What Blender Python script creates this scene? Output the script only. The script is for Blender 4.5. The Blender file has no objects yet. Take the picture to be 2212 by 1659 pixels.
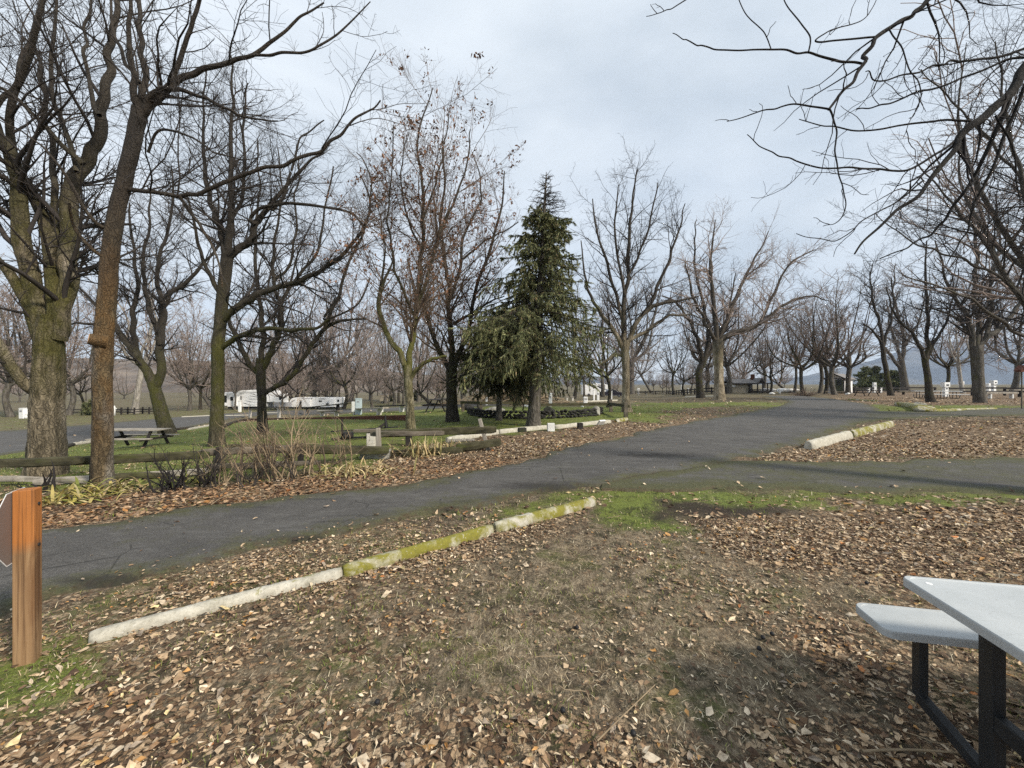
import bpy, math, random
import numpy as np
from mathutils import Vector, Matrix

# ------------------------------------------------------------------ camera, sky, sun
scene = bpy.context.scene
EYE = 1.6
cam_data = bpy.data.cameras.new("camera")
cam = bpy.data.objects.new("camera", cam_data)
scene.collection.objects.link(cam)
cam.location = (0, 0, EYE)
cam.rotation_euler = (math.radians(90), 0, 0)
cam_data.sensor_width = 36.0
cam_data.lens = 36.0 * 831.0 / 2212.0
cam_data.clip_start = 0.05
cam_data.clip_end = 20000
scene.camera = cam

SUN_AZ, SUN_EL = 124.0, 36.0        # clockwise from +Y, degrees
world = bpy.data.worlds.new("World")
scene.world = world
world.use_nodes = True
wn, wl = world.node_tree.nodes, world.node_tree.links
wn.clear()
wout = wn.new("ShaderNodeOutputWorld")
wbg = wn.new("ShaderNodeBackground")
wbg.inputs["Strength"].default_value = 0.1
sky = wn.new("ShaderNodeTexSky")
sky.sky_type = 'NISHITA'
sky.sun_disc = False
sky.sun_elevation = math.radians(SUN_EL)
sky.sun_rotation = math.radians(SUN_AZ)
tc = wn.new("ShaderNodeTexCoord")
mp = wn.new("ShaderNodeMapping")
mp.inputs["Scale"].default_value = (1.0, 1.0, 2.6)
mp.inputs["Location"].default_value = (0.35, 0.1, 0.2)
nz = wn.new("ShaderNodeTexNoise")
nz.inputs["Scale"].default_value = 1.7
nz.inputs["Detail"].default_value = 5.0
nz.inputs["Roughness"].default_value = 0.5
nz.inputs["Distortion"].default_value = 0.35
cr = wn.new("ShaderNodeValToRGB")
cr.color_ramp.interpolation = 'B_SPLINE'
cr.color_ramp.elements[0].position = 0.30
cr.color_ramp.elements[0].color = (0.275, 0.315, 0.352, 1)
cr.color_ramp.elements[1].position = 0.68
cr.color_ramp.elements[1].color = (0.545, 0.575, 0.60, 1)
mxs = wn.new("ShaderNodeMix"); mxs.data_type = 'RGBA'
nz2 = wn.new("ShaderNodeTexNoise"); nz2.inputs["Scale"].default_value = 1.1; nz2.inputs["Detail"].default_value = 3
mr = wn.new("ShaderNodeMapRange")
mr.inputs["From Min"].default_value = 0.35; mr.inputs["From Max"].default_value = 0.7
mr.inputs["To Min"].default_value = 0.97; mr.inputs["To Max"].default_value = 0.82
wl.new(tc.outputs["Generated"], mp.inputs["Vector"])
wl.new(mp.outputs[0], nz.inputs["Vector"]); wl.new(mp.outputs[0], nz2.inputs["Vector"])
wl.new(nz.outputs["Fac"], cr.inputs["Fac"])
wl.new(nz2.outputs["Fac"], mr.inputs["Value"])
wl.new(mr.outputs[0], mxs.inputs["Factor"])
wl.new(sky.outputs[0], mxs.inputs[6]); sc10 = wn.new("ShaderNodeVectorMath"); sc10.operation = 'SCALE'; sc10.inputs[3].default_value = 10.0   # cloud radiance in the sky texture's units
wl.new(cr.outputs[0], sc10.inputs[0]); wl.new(sc10.outputs[0], mxs.inputs[7])
wl.new(mxs.outputs[2], wbg.inputs["Color"])
wl.new(wbg.outputs[0], wout.inputs["Surface"])

sd = bpy.data.lights.new("sun", 'SUN')
sd.energy = 2.6
sd.angle = math.radians(7)
sd.color = (1.0, 0.91, 0.78)
sun = bpy.data.objects.new("sun", sd)
scene.collection.objects.link(sun)
sdir = Vector((math.sin(math.radians(SUN_AZ)) * math.cos(math.radians(SUN_EL)),
               math.cos(math.radians(SUN_AZ)) * math.cos(math.radians(SUN_EL)),
               math.sin(math.radians(SUN_EL))))
sun.rotation_euler = sdir.to_track_quat('Z', 'Y').to_euler()

scene.render.engine = 'CYCLES'
scene.view_settings.view_transform = 'Standard'
scene.view_settings.look = 'None'
scene.view_settings.exposure = 1.05
scene.view_settings.gamma = 1.0
scene.view_settings.use_curve_mapping = False
scene.cycles.max_bounces = 6
scene.cycles.diffuse_bounces = 3
scene.cycles.volume_bounces = 0
scene.cycles.use_denoising = False

# ------------------------------------------------------------------ noise and terrain
def _hash(i, j, k, seed):
    n = (i * 374761393 + j * 668265263 + k * 2147483647 + seed * 1274126177) & 0xFFFFFFFF
    n = ((n ^ (n >> 13)) * 1274126177) & 0xFFFFFFFF
    n = n ^ (n >> 16)
    return (n & 0xFFFF) / 65535.0

def vnoise(x, y, z=None, seed=0):
    x = np.asarray(x, float); y = np.asarray(y, float)
    z = np.zeros_like(x) if z is None else np.asarray(z, float)
    xi, yi, zi = (np.floor(v).astype(np.int64) for v in (x, y, z))
    xf, yf, zf = x - xi, y - yi, z - zi
    u, v, w = (t * t * (3 - 2 * t) for t in (xf, yf, zf))
    r = 0
    for a in (0, 1):
        for b in (0, 1):
            for c in (0, 1):
                r = r + _hash(xi + a, yi + b, zi + c, seed) * (u if a else 1 - u) * (v if b else 1 - v) * (w if c else 1 - w)
    return r

def fbm(x, y, seed=0, oct=4):
    r, a, t = 0, 0.5, 0
    for o in range(oct):
        r = r + a * vnoise(x * 2 ** o, y * 2 ** o, None, seed + o); t += a; a *= 0.5
    return r / t

def sstep(a, b, x):
    t = np.clip((x - a) / (b - a), 0, 1)
    return t * t * (3 - 2 * t)

def terrain(x, y):
    """large form of the ground: it falls away towards the valley on the left"""
    x = np.asarray(x, float); y = np.asarray(y, float)
    s = -x - 4.0
    s = np.where(s > 4, s, np.where(s < -4, 0, (s + 4) ** 2 / 16))
    drop = 0.10 * np.minimum(s, 46) + 0.02 * np.clip(s - 46, 0, 400)
    return -drop * sstep(4.0, 14.0, y)

F = 831.0
def px_d(px, py, d):
    return Vector(((px - 1106) * d / F, d, EYE - (py - 830) * d / F))

def ground(px, py, dmax=1500.0):
    """point of the ground seen at this place of the picture"""
    if py > 1500 or abs(px - 1106) > 2500: pass
    lo, hi = 0.3, dmax
    d = lo
    while d < dmax:
        p = px_d(px, py, d)
        if p.z <= float(terrain(p.x, p.y)): hi = d; break
        lo = d; d *= 1.03
    for _ in range(30):
        m = 0.5 * (lo + hi); p = px_d(px, py, m)
        if p.z <= float(terrain(p.x, p.y)): hi = m
        else: lo = m
    p = px_d(px, py, hi)
    return Vector((p.x, p.y, float(terrain(p.x, p.y))))

def proj(x, y):
    z = terrain(x, y)
    yy = np.maximum(y, 0.3)
    return 1106 + F * x / yy, 830 + (EYE - z) * F / yy

# ------------------------------------------------------------------ materials
def srgb(r, g, b):
    f = lambda c: ((c / 255 + 0.055) / 1.055) ** 2.4 if c > 10 else c / 255 / 12.92
    return (f(r), f(g), f(b), 1)

class NT:
    def __init__(s, name):
        s.m = bpy.data.materials.new(name); s.m.use_nodes = True
        s.n, s.l = s.m.node_tree.nodes, s.m.node_tree.links
        s.b = s.n["Principled BSDF"]
        s.b.inputs["Roughness"].default_value = 0.85
        s.b.inputs["Specular IOR Level"].default_value = 0.3
        s.c = s.n.new("ShaderNodeTexCoord")
    def noise(s, scale, detail=4, rough=0.55, stretch=(1, 1, 1), dist=0.0, coord="Object", loc=(0, 0, 0)):
        m = s.n.new("ShaderNodeMapping"); m.inputs["Scale"].default_value = stretch; m.inputs["Location"].default_value = loc
        t = s.n.new("ShaderNodeTexNoise")
        t.inputs["Scale"].default_value = scale; t.inputs["Detail"].default_value = detail
        t.inputs["Roughness"].default_value = rough; t.inputs["Distortion"].default_value = dist
        s.l.new(s.c.outputs[coord], m.inputs["Vector"]); s.l.new(m.outputs[0], t.inputs["Vector"])
        return t.outputs["Fac"]
    def voro(s, scale, stretch=(1, 1, 1), out="Distance", feature='F1', rnd=1.0):
        m = s.n.new("ShaderNodeMapping"); m.inputs["Scale"].default_value = stretch
        t = s.n.new("ShaderNodeTexVoronoi"); t.inputs["Scale"].default_value = scale; t.feature = feature
        t.inputs["Randomness"].default_value = rnd
        s.l.new(s.c.outputs["Object"], m.inputs["Vector"]); s.l.new(m.outputs[0], t.inputs["Vector"])
        return t.outputs[out]
    def ramp(s, fac, stops, interp='LINEAR'):
        r = s.n.new("ShaderNodeValToRGB"); r.color_ramp.interpolation = interp
        e = r.color_ramp.elements
        while len(e) < len(stops): e.new(0.5)
        for el, (p, c) in zip(e, stops):
            el.position = p; el.color = c if len(c) == 4 else (*c, 1)
        s.l.new(fac, r.inputs["Fac"]); return r.outputs["Color"]
    def mix(s, fac, a, b, mode='MIX'):
        m = s.n.new("ShaderNodeMix"); m.data_type = 'RGBA'; m.blend_type = mode
        for sock, v in ((m.inputs[0], fac), (m.inputs[6], a), (m.inputs[7], b)):
            if hasattr(v, "is_output"): s.l.new(v, sock)
            else: sock.default_value = v if not isinstance(v, tuple) or len(v) == 4 else (*v, 1)
        return m.outputs[2]
    def math(s, op, a, b=0.0, c=0.0, clamp=False):
        m = s.n.new("ShaderNodeMath"); m.operation = op; m.use_clamp = clamp
        for i, v in enumerate((a, b, c)):
            if hasattr(v, "is_output"): s.l.new(v, m.inputs[i])
            else: m.inputs[i].default_value = v
        return m.outputs[0]
    def rng(s, v, a, b, c=0.0, d=1.0):
        m = s.n.new("ShaderNodeMapRange"); m.inputs[1].default_value = a; m.inputs[2].default_value = b
        m.inputs[3].default_value = c; m.inputs[4].default_value = d; s.l.new(v, m.inputs[0]); return m.outputs[0]
    def attr(s, name, out="Color"):
        a = s.n.new("ShaderNodeAttribute"); a.attribute_name = name; return a.outputs[out]
    def sep(s, v, axis):
        x = s.n.new("ShaderNodeSeparateXYZ"); s.l.new(v, x.inputs[0]); return x.outputs[axis]
    def color(s, v):
        if hasattr(v, "is_output"): s.l.new(v, s.b.inputs["Base Color"])
        else: s.b.inputs["Base Color"].default_value = v
    def bump(s, h, strength=0.5, dist=0.02):
        b = s.n.new("ShaderNodeBump"); b.inputs["Strength"].default_value = strength; b.inputs["Distance"].default_value = dist
        s.l.new(h, b.inputs["Height"]); s.l.new(b.outputs[0], s.b.inputs["Normal"])
    def rough(s, v):
        if hasattr(v, "is_output"): s.l.new(v, s.b.inputs["Roughness"])
        else: s.b.inputs["Roughness"].default_value = v

def bark(name, dark, light, moss, moss_lo=0.0, moss_hi=99.0, moss_amt=0.5, scale=1.0, tan=None, young=None):
    t = NT(name)
    rid = t.noise(9 * scale, 6, 0.62, (1, 1, 0.22), 0.6)
    wv = t.n.new("ShaderNodeVectorMath"); wv.operation = 'MULTIPLY_ADD'   # wander the cracks
    wn_ = t.n.new("ShaderNodeTexNoise"); wn_.inputs["Scale"].default_value = 4.0 * scale; wn_.inputs["Detail"].default_value = 4
    t.l.new(t.c.outputs["Object"], wn_.inputs["Vector"]); t.l.new(wn_.outputs["Color"], wv.inputs[0]); wv.inputs[1].default_value = (0.22, 0.22, 0.5); t.l.new(t.c.outputs["Object"], wv.inputs[2])
    wm = t.n.new("ShaderNodeMapping"); wm.inputs["Scale"].default_value = (1, 1, 0.13); t.l.new(wv.outputs[0], wm.inputs["Vector"])
    wt = t.n.new("ShaderNodeTexVoronoi"); wt.inputs["Scale"].default_value = 14 * scale; wt.feature = 'DISTANCE_TO_EDGE'; t.l.new(wm.outputs[0], wt.inputs["Vector"])
    crk = wt.outputs["Distance"]
    fine = t.noise(55 * scale, 4, 0.6, (1, 1, 0.5))
    col = t.ramp(rid, [(0.32, dark), (0.5, tuple((a + b) / 2 for a, b in zip(dark, light))), (0.66, light)])
    if tan:
        col = t.mix(t.rng(t.noise(2.3, 3, 0.5, (1, 1, 0.35), 0, loc=(3, 1, 0)), 0.5, 0.66), col, tan)
    col = t.mix(t.rng(crk, 0.0, 0.18, 0.42, 0.0), col, tuple(c * 0.35 for c in dark[:3]) + (1,))
    z = t.sep(t.c.outputs["Object"], 2)
    mk = t.math('MULTIPLY', t.rng(z, moss_lo, moss_lo + 1.0), t.rng(z, moss_hi, moss_hi + 3.0, 1, 0))
    mn = t.rng(t.noise(2.6, 5, 0.65, (1, 1, 0.6), 0.3, loc=(7, 0, 2)), 0.62 - 0.35 * moss_amt, 0.72 - 0.2 * moss_amt)
    mcol = t.mix(t.noise(30, 2), moss, tuple(c * 1.8 for c in moss[:3]) + (1,))
    col = t.mix(t.math('MULTIPLY', t.math('MULTIPLY', mk, mn), 0.85), col, mcol)
    if young: col = t.mix(t.rng(z, young[0], young[1], 0, 0.9), col, (0.045, 0.038, 0.032, 1))
    col = t.mix(t.rng(fine, 0.3, 0.7, 0.35, 0.0), col, (0.01, 0.009, 0.007, 1))
    t.color(col)
    h = t.math('ADD', t.math('MULTIPLY', rid, 1.0), t.math('MULTIPLY', t.rng(crk, 0, 0.18), 0.5))
    h = t.math('ADD', h, t.math('MULTIPLY', fine, 0.25))
    t.bump(h, 0.9, 0.03)
    t.rough(0.92)
    return t.m

MOSS = (0.056, 0.056, 0.011, 1)
M = {}
M['bark_cottonwood'] = bark("bark_cottonwood", (0.045, 0.036, 0.022, 1), (0.30, 0.25, 0.17, 1), (0.062, 0.058, 0.012, 1), 1.3, 6.5, 0.8, 1.5, (0.36, 0.31, 0.24, 1), (4.0, 6.5))
M['bark_rust'] = bark("bark_rust", (0.050, 0.036, 0.020, 1), (0.21, 0.155, 0.085, 1), (0.105, 0.058, 0.020, 1), 0.4, 2.8, 0.6, 1.7, (0.24, 0.215, 0.18, 1), (2.6, 4.6))
M['bark_mossy'] = bark("bark_mossy", (0.030, 0.026, 0.016, 1), (0.15, 0.13, 0.085, 1), MOSS, 0.3, 5.5, 0.75, 1.6, None, (3.4, 6.0))
M['bark_olive'] = bark("bark_olive", (0.05, 0.045, 0.022, 1), (0.30, 0.26, 0.15, 1), (0.085, 0.085, 0.016, 1), 1.2, 6.5, 0.9, 1.5, (0.40, 0.36, 0.27, 1), (3.2, 5.5))
M['bark_dark'] = bark("bark_dark", (0.022, 0.019, 0.015, 1), (0.10, 0.085, 0.065, 1), MOSS, 0.5, 3.0, 0.4, 1.5)
M['bark_tan'] = bark("bark_tan", (0.10, 0.08, 0.05, 1), (0.42, 0.35, 0.24, 1), (0.07, 0.07, 0.02, 1), 2.5, 5.0, 0.4, 0.9, (0.5, 0.43, 0.32, 1), (4.0, 6.5))
M['bark_grey'] = bark("bark_grey", (0.055, 0.048, 0.040, 1), (0.20, 0.18, 0.15, 1), (0.06, 0.06, 0.02, 1), 0.5, 4.0, 0.2, 1.0)
M['bark_black'] = bark("bark_black", (0.010, 0.009, 0.009, 1), (0.045, 0.040, 0.036, 1), (0.03, 0.03, 0.012, 1), 0.5, 3.0, 0.2, 2.5)
M['bark_pale'] = bark("bark_pale", (0.22, 0.20, 0.17, 1), (0.50, 0.46, 0.40, 1), (0.2, 0.19, 0.12, 1), 0.5, 4.0, 0.1, 1.0)

def plain(name, col, rough=0.8, var=0.25, scale=8, bump=0.2, spec=0.3, metal=0.0, stretch=(1, 1, 1), dark=None):
    t = NT(name)
    n = t.noise(scale, 5, 0.6, stretch, 0.2)
    lo = tuple(c * (1 - var) for c in col[:3]) + (1,); hi = tuple(min(1, c * (1 + var)) for c in col[:3]) + (1,)
    c = t.ramp(n, [(0.3, lo), (0.7, hi)])
    if dark:
        c = t.mix(t.rng(t.noise(scale * 0.5, 6, 0.7, stretch, 0.4, loc=(4, 4, 4)), 0.52, 0.70), c, dark)
    t.color(c); t.rough(rough); t.b.inputs["Specular IOR Level"].default_value = spec
    t.b.inputs["Metallic"].default_value = metal
    if bump: t.bump(t.noise(scale * 6, 4, 0.6, stretch), bump, 0.005)
    return t.m

M['twig_dark'] = plain("twig_dark", (0.040, 0.034, 0.030, 1), 0.9, 0.5, 2.0, 0)
M['twig_brown'] = plain("twig_brown", (0.13, 0.095, 0.07, 1), 0.9, 0.5, 1.5, 0)
M['twig_mauve'] = plain("twig_mauve", (0.27, 0.215, 0.185, 1), 0.9, 0.45, 0.9, 0)
M['twig_grey'] = plain("twig_grey", (0.19, 0.16, 0.14, 1), 0.9, 0.45, 1.0, 0)
M['twig_black'] = plain("twig_black", (0.020, 0.017, 0.017, 1), 0.85, 0.4, 2.0, 0)
M['twig_straw'] = plain("twig_straw", (0.27, 0.205, 0.13, 1), 0.85, 0.4, 3.0, 0)
M['concrete'] = plain("concrete", (0.46, 0.43, 0.37, 1), 0.9, 0.3, 9, 0.6, dark=(0.22, 0.20, 0.16, 1))
M['white_paint'] = plain("white_paint", (0.80, 0.80, 0.78, 1), 0.6, 0.06, 3, 0.05)
M['white_dirty'] = plain("white_dirty", (0.66, 0.66, 0.63, 1), 0.7, 0.18, 7, 0.1)
M['rv_white'] = plain("rv_white", (0.86, 0.86, 0.85, 1), 0.35, 0.04, 1.5, 0, 0.5)
M['rv_grey'] = plain("rv_grey", (0.30, 0.30, 0.31, 1), 0.45, 0.1, 1.5, 0, 0.5)
M['black_glass'] = plain("black_glass", (0.012, 0.014, 0.017, 1), 0.12, 0.1, 1.0, 0, 0.6)
M['black'] = plain("black", (0.014, 0.014, 0.015, 1), 0.6, 0.2, 4, 0)
M['rubber'] = plain("rubber", (0.018, 0.018, 0.018, 1), 0.85, 0.3, 9, 0.1)
M['chrome'] = plain("chrome", (0.5, 0.5, 0.52, 1), 0.25, 0.1, 2, 0, 0.5, 1.0)
M['car_paint'] = plain("car_paint", (0.016, 0.013, 0.022, 1), 0.18, 0.1, 1, 0, 0.6)
M['red_lens'] = plain("red_lens", (0.4, 0.01, 0.01, 1), 0.2, 0.1, 1, 0)
M['tan_siding'] = plain("tan_siding", (0.30, 0.265, 0.20, 1), 0.85, 0.1, 2, 0.1)
M['tan_dark'] = plain("tan_dark", (0.16, 0.135, 0.10, 1), 0.85, 0.1, 2, 0.1)
M['roof_grey'] = plain("roof_grey", (0.20, 0.19, 0.185, 1), 0.85, 0.15, 4, 0.3)
M['siding_white'] = plain("siding_white", (0.74, 0.73, 0.71, 1), 0.8, 0.05, 2, 0.05)
M['siding_shade_door_grey'] = plain("siding_shade_door_grey", (0.55, 0.53, 0.51, 1), 0.8, 0.05, 2, 0.05)  # white siding darkened to paint the shed front's shade; also the cabin door's grey
M['trim_dark'] = plain("trim_dark", (0.03, 0.027, 0.025, 1), 0.7, 0.2, 4, 0)
M['green_door'] = plain("green_door", (0.09, 0.10, 0.06, 1), 0.6, 0.25, 4, 0)
M['util_blue'] = plain("util_blue", (0.42, 0.50, 0.52, 1), 0.55, 0.08, 3, 0)
M['old_wood'] = plain("old_wood", (0.13, 0.11, 0.085, 1), 0.92, 0.55, 5, 0.8, stretch=(0.25, 1, 1), dark=(0.035, 0.042, 0.018, 1))
M['old_wood_moss'] = plain("old_wood_moss", (0.055, 0.050, 0.028, 1), 0.95, 0.6, 9, 1.0, stretch=(0.35, 1, 1), dark=(0.055, 0.062, 0.016, 1))
M['old_wood_black'] = plain("old_wood_black", (0.028, 0.024, 0.022, 1), 0.92, 0.5, 6, 0.8, stretch=(0.3, 1, 1))
M['grey_wood'] = plain("grey_wood", (0.30, 0.27, 0.225, 1), 0.9, 0.35, 7, 0.7, stretch=(1, 1, 0.2), dark=(0.12, 0.10, 0.08, 1))
M['pale_wood'] = plain("pale_wood", (0.55, 0.52, 0.46, 1), 0.9, 0.2, 7, 0.4, stretch=(0.2, 1, 1))
M['rust_wood'] = plain("rust_wood", (0.105, 0.040, 0.024, 1), 0.85, 0.45, 5, 0.5, stretch=(0.3, 1, 1), dark=(0.04, 0.02, 0.015, 1))
M['hdpe'] = None
M['steel_black'] = plain("steel_black", (0.022, 0.024, 0.026, 1), 0.45, 0.25, 6, 0.15, 0.4)
M['stone'] = plain("stone", (0.33, 0.32, 0.28, 1), 0.9, 0.35, 6, 0.8, dark=(0.14, 0.13, 0.11, 1))
M['dark_stone'] = plain("dark_stone", (0.030, 0.028, 0.026, 1), 0.9, 0.6, 7, 0.8, dark=(0.030, 0.036, 0.014, 1))
M['cut_wood'] = plain("cut_wood", (0.42, 0.26, 0.14, 1), 0.9, 0.25, 18, 0.3)
M['spruce_needles'] = None

def moss_concrete(name, amt):
    t = NT(name)
    c = t.ramp(t.noise(10, 6, 0.65), [(0.3, (0.30, 0.28, 0.22, 1)), (0.7, (0.56, 0.53, 0.45, 1))])
    c = t.mix(t.rng(t.noise(3.2, 6, 0.7, (1, 1, 1), 0.4, loc=(2, 5, 1)), 0.62 - amt * 0.35, 0.68 - amt * 0.22), c,
              t.mix(t.noise(25, 3), (0.12, 0.12, 0.018, 1), (0.27, 0.24, 0.045, 1)))
    c = t.mix(t.rng(t.noise(38, 3, 0.7, loc=(1, 2, 3)), 0.62, 0.7), c, (0.5, 0.48, 0.42, 1))
    c = t.mix(t.rng(t.noise(60, 4, 0.7), 0.25, 0.5, 0.5, 0), c, (0.06, 0.055, 0.04, 1))
    t.color(c); t.bump(t.noise(70, 5, 0.7), 0.7, 0.006); t.rough(0.95)
    return t.m
M['kerb_pale'] = moss_concrete("kerb_pale", 0.05)
M['kerb_part'] = moss_concrete("kerb_part", 0.66)
M['kerb_moss'] = moss_concrete("kerb_moss", 0.85)

t = NT("table_plastic")
c = t.ramp(t.noise(2.2, 5, 0.6), [(0.3, (0.37, 0.395, 0.40, 1)), (0.7, (0.50, 0.52, 0.52, 1))])
c = t.mix(t.rng(t.noise(9, 8, 0.8, (1.0, 4.0, 1), 2.2), 0.54, 0.70, 0, 0.6), c, (0.24, 0.25, 0.25, 1))
c = t.mix(t.rng(t.noise(70, 3, 0.8), 0.66, 0.74, 0, 0.6), c, (0.15, 0.14, 0.12, 1))
c = t.mix(t.rng(t.voro(9.0, (1, 5, 1)), 0.0, 0.035, 0.5, 0), c, (0.2, 0.2, 0.19, 1))
t.color(c); t.rough(t.rng(t.noise(6, 4), 0.3, 0.7, 0.38, 0.6)); t.bump(t.noise(240, 2), 0.25, 0.002)
M['hdpe'] = t.m

t = NT("post_lumber")
g = t.noise(9, 6, 0.6, (1, 1, 0.06), 0.8)
c = t.ramp(g, [(0.3, (0.11, 0.065, 0.032, 1)), (0.5, (0.25, 0.15, 0.075, 1)), (0.7, (0.40, 0.275, 0.155, 1))])
z = t.sep(t.c.outputs["Object"], 2)
c = t.mix(t.math('MULTIPLY', t.rng(z, 0.62, 0.70), 0.75), c, t.ramp(t.noise(3, 3, 0.5, (1, 1, 0.4)), [(0.35, (0.34, 0.105, 0.02, 1)), (0.65, (0.50, 0.19, 0.04, 1))]))
c = t.mix(t.rng(t.noise(5, 5, 0.6, (1.2, 1.2, 0.35), 0.5, loc=(1, 8, 2)), 0.56, 0.66, 0, 0.7), c, (0.12, 0.055, 0.022, 1))
c = t.mix(t.rng(t.noise(70, 3, 0.6, (1, 1, 0.02)), 0.52, 0.64, 0, 0.65), c, (0.08, 0.04, 0.02, 1))
t.color(c); t.bump(t.noise(50, 5, 0.6, (1, 1, 0.05)), 0.6, 0.006); t.rough(0.8)
M['post_lumber'] = t.m
M['sign_back'] = plain("sign_back", (0.20, 0.165, 0.15, 1), 0.45, 0.12, 2, 0.05, 0.4, 0.2)
M['sign_edge'] = plain("sign_edge", (0.7, 0.7, 0.7, 1), 0.4, 0.05, 2, 0)

def attr_mat(name, rough=0.85, trans=0.0, var=0.3, scale=30):
    t = NT(name)
    c = t.attr("col")
    n = t.rng(t.noise(scale, 3, 0.6), 0.3, 0.7, 1 - var, 1 + var)
    m = t.n.new("ShaderNodeVectorMath"); m.operation = 'SCALE'
    t.l.new(c, m.inputs[0]); t.l.new(n, m.inputs[3])
    t.color(m.outputs[0]); t.rough(rough)
    return t.m
M['leaf'] = attr_mat("leaf_litter", 0.75, var=0.35, scale=45)
M['grass'] = attr_mat("grass_blades", 0.7, var=0.3, scale=4)
M['needles'] = attr_mat("spruce_needles", 0.7, var=0.45, scale=5)

# ------------------------------------------------------------------ mesh helpers
COL = scene.collection
def mesh_np(name, verts, faces, mats, smooth=False, colors=None, attrs=None):
    """verts Nx3, faces: list of int arrays (each MxK)"""
    me = bpy.data.meshes.new(name)
    verts = np.asarray(verts, np.float32)
    faces = [np.asarray(f, np.int32) for f in faces if len(f)]
    me.vertices.add(len(verts)); me.vertices.foreach_set("co", verts.ravel())
    loops = np.concatenate([f.ravel() for f in faces])
    sizes = np.concatenate([np.full(len(f), f.shape[1], np.int32) for f in faces])
    starts = np.concatenate([[0], np.cumsum(sizes)[:-1]]).astype(np.int32)
    me.loops.add(len(loops)); me.loops.foreach_set("vertex_index", loops)
    me.polygons.add(len(sizes)); me.polygons.foreach_set("loop_start", starts)
    me.polygons.foreach_set("loop_total", sizes)
    me.polygons.foreach_set("use_smooth", np.full(len(sizes), smooth))
    for m in (mats if isinstance(mats, (list, tuple)) else [mats]): me.materials.append(m)
    if colors is not None:
        a = me.color_attributes.new("col", 'FLOAT_COLOR', 'POINT')
        c = np.ones((len(verts), 4), np.float32); c[:, :3] = colors[:, :3]
        a.data.foreach_set("color", c.ravel())
    for k, v in (attrs or {}).items():
        a = me.attributes.new(k, 'FLOAT', 'POINT'); a.data.foreach_set("value", np.asarray(v, np.float32))
    me.update(calc_edges=True); me.validate()
    return me

def link(name, me, parent=None, loc=(0, 0, 0)):
    o = bpy.data.objects.new(name, me); COL.objects.link(o); o.location = loc
    if parent is not None: o.parent = parent
    return o

def thing(name, label, cat, loc=(0, 0, 0), rotz=0.0, group=None):
    o = bpy.data.objects.new(name, None); COL.objects.link(o)
    o.location = loc; o.rotation_euler = (0, 0, rotz); o.empty_display_size = 0.2
    o["label"] = label; o["category"] = cat
    if group: o["group"] = group
    return o

def tag(o, label=None, cat=None, group=None, kind=None):
    if label: o["label"] = label
    if cat: o["category"] = cat
    if group: o["group"] = group
    if kind: o["kind"] = kind
    return o

def copy_tree(root, loc, rotz, scale=1.0, label=None, group=None):
    r = root.copy(); COL.objects.link(r); r.location = loc; r.rotation_euler = (0, 0, rotz)
    r.scale = (scale, scale, scale) if not isinstance(scale, tuple) else scale
    if label: r["label"] = label
    if group: r["group"] = group
    for ch in list(root.children):
        c = ch.copy(); COL.objects.link(c); c.parent = r
        for g in list(ch.children):
            d = g.copy(); COL.objects.link(d); d.parent = c
    return r

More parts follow.
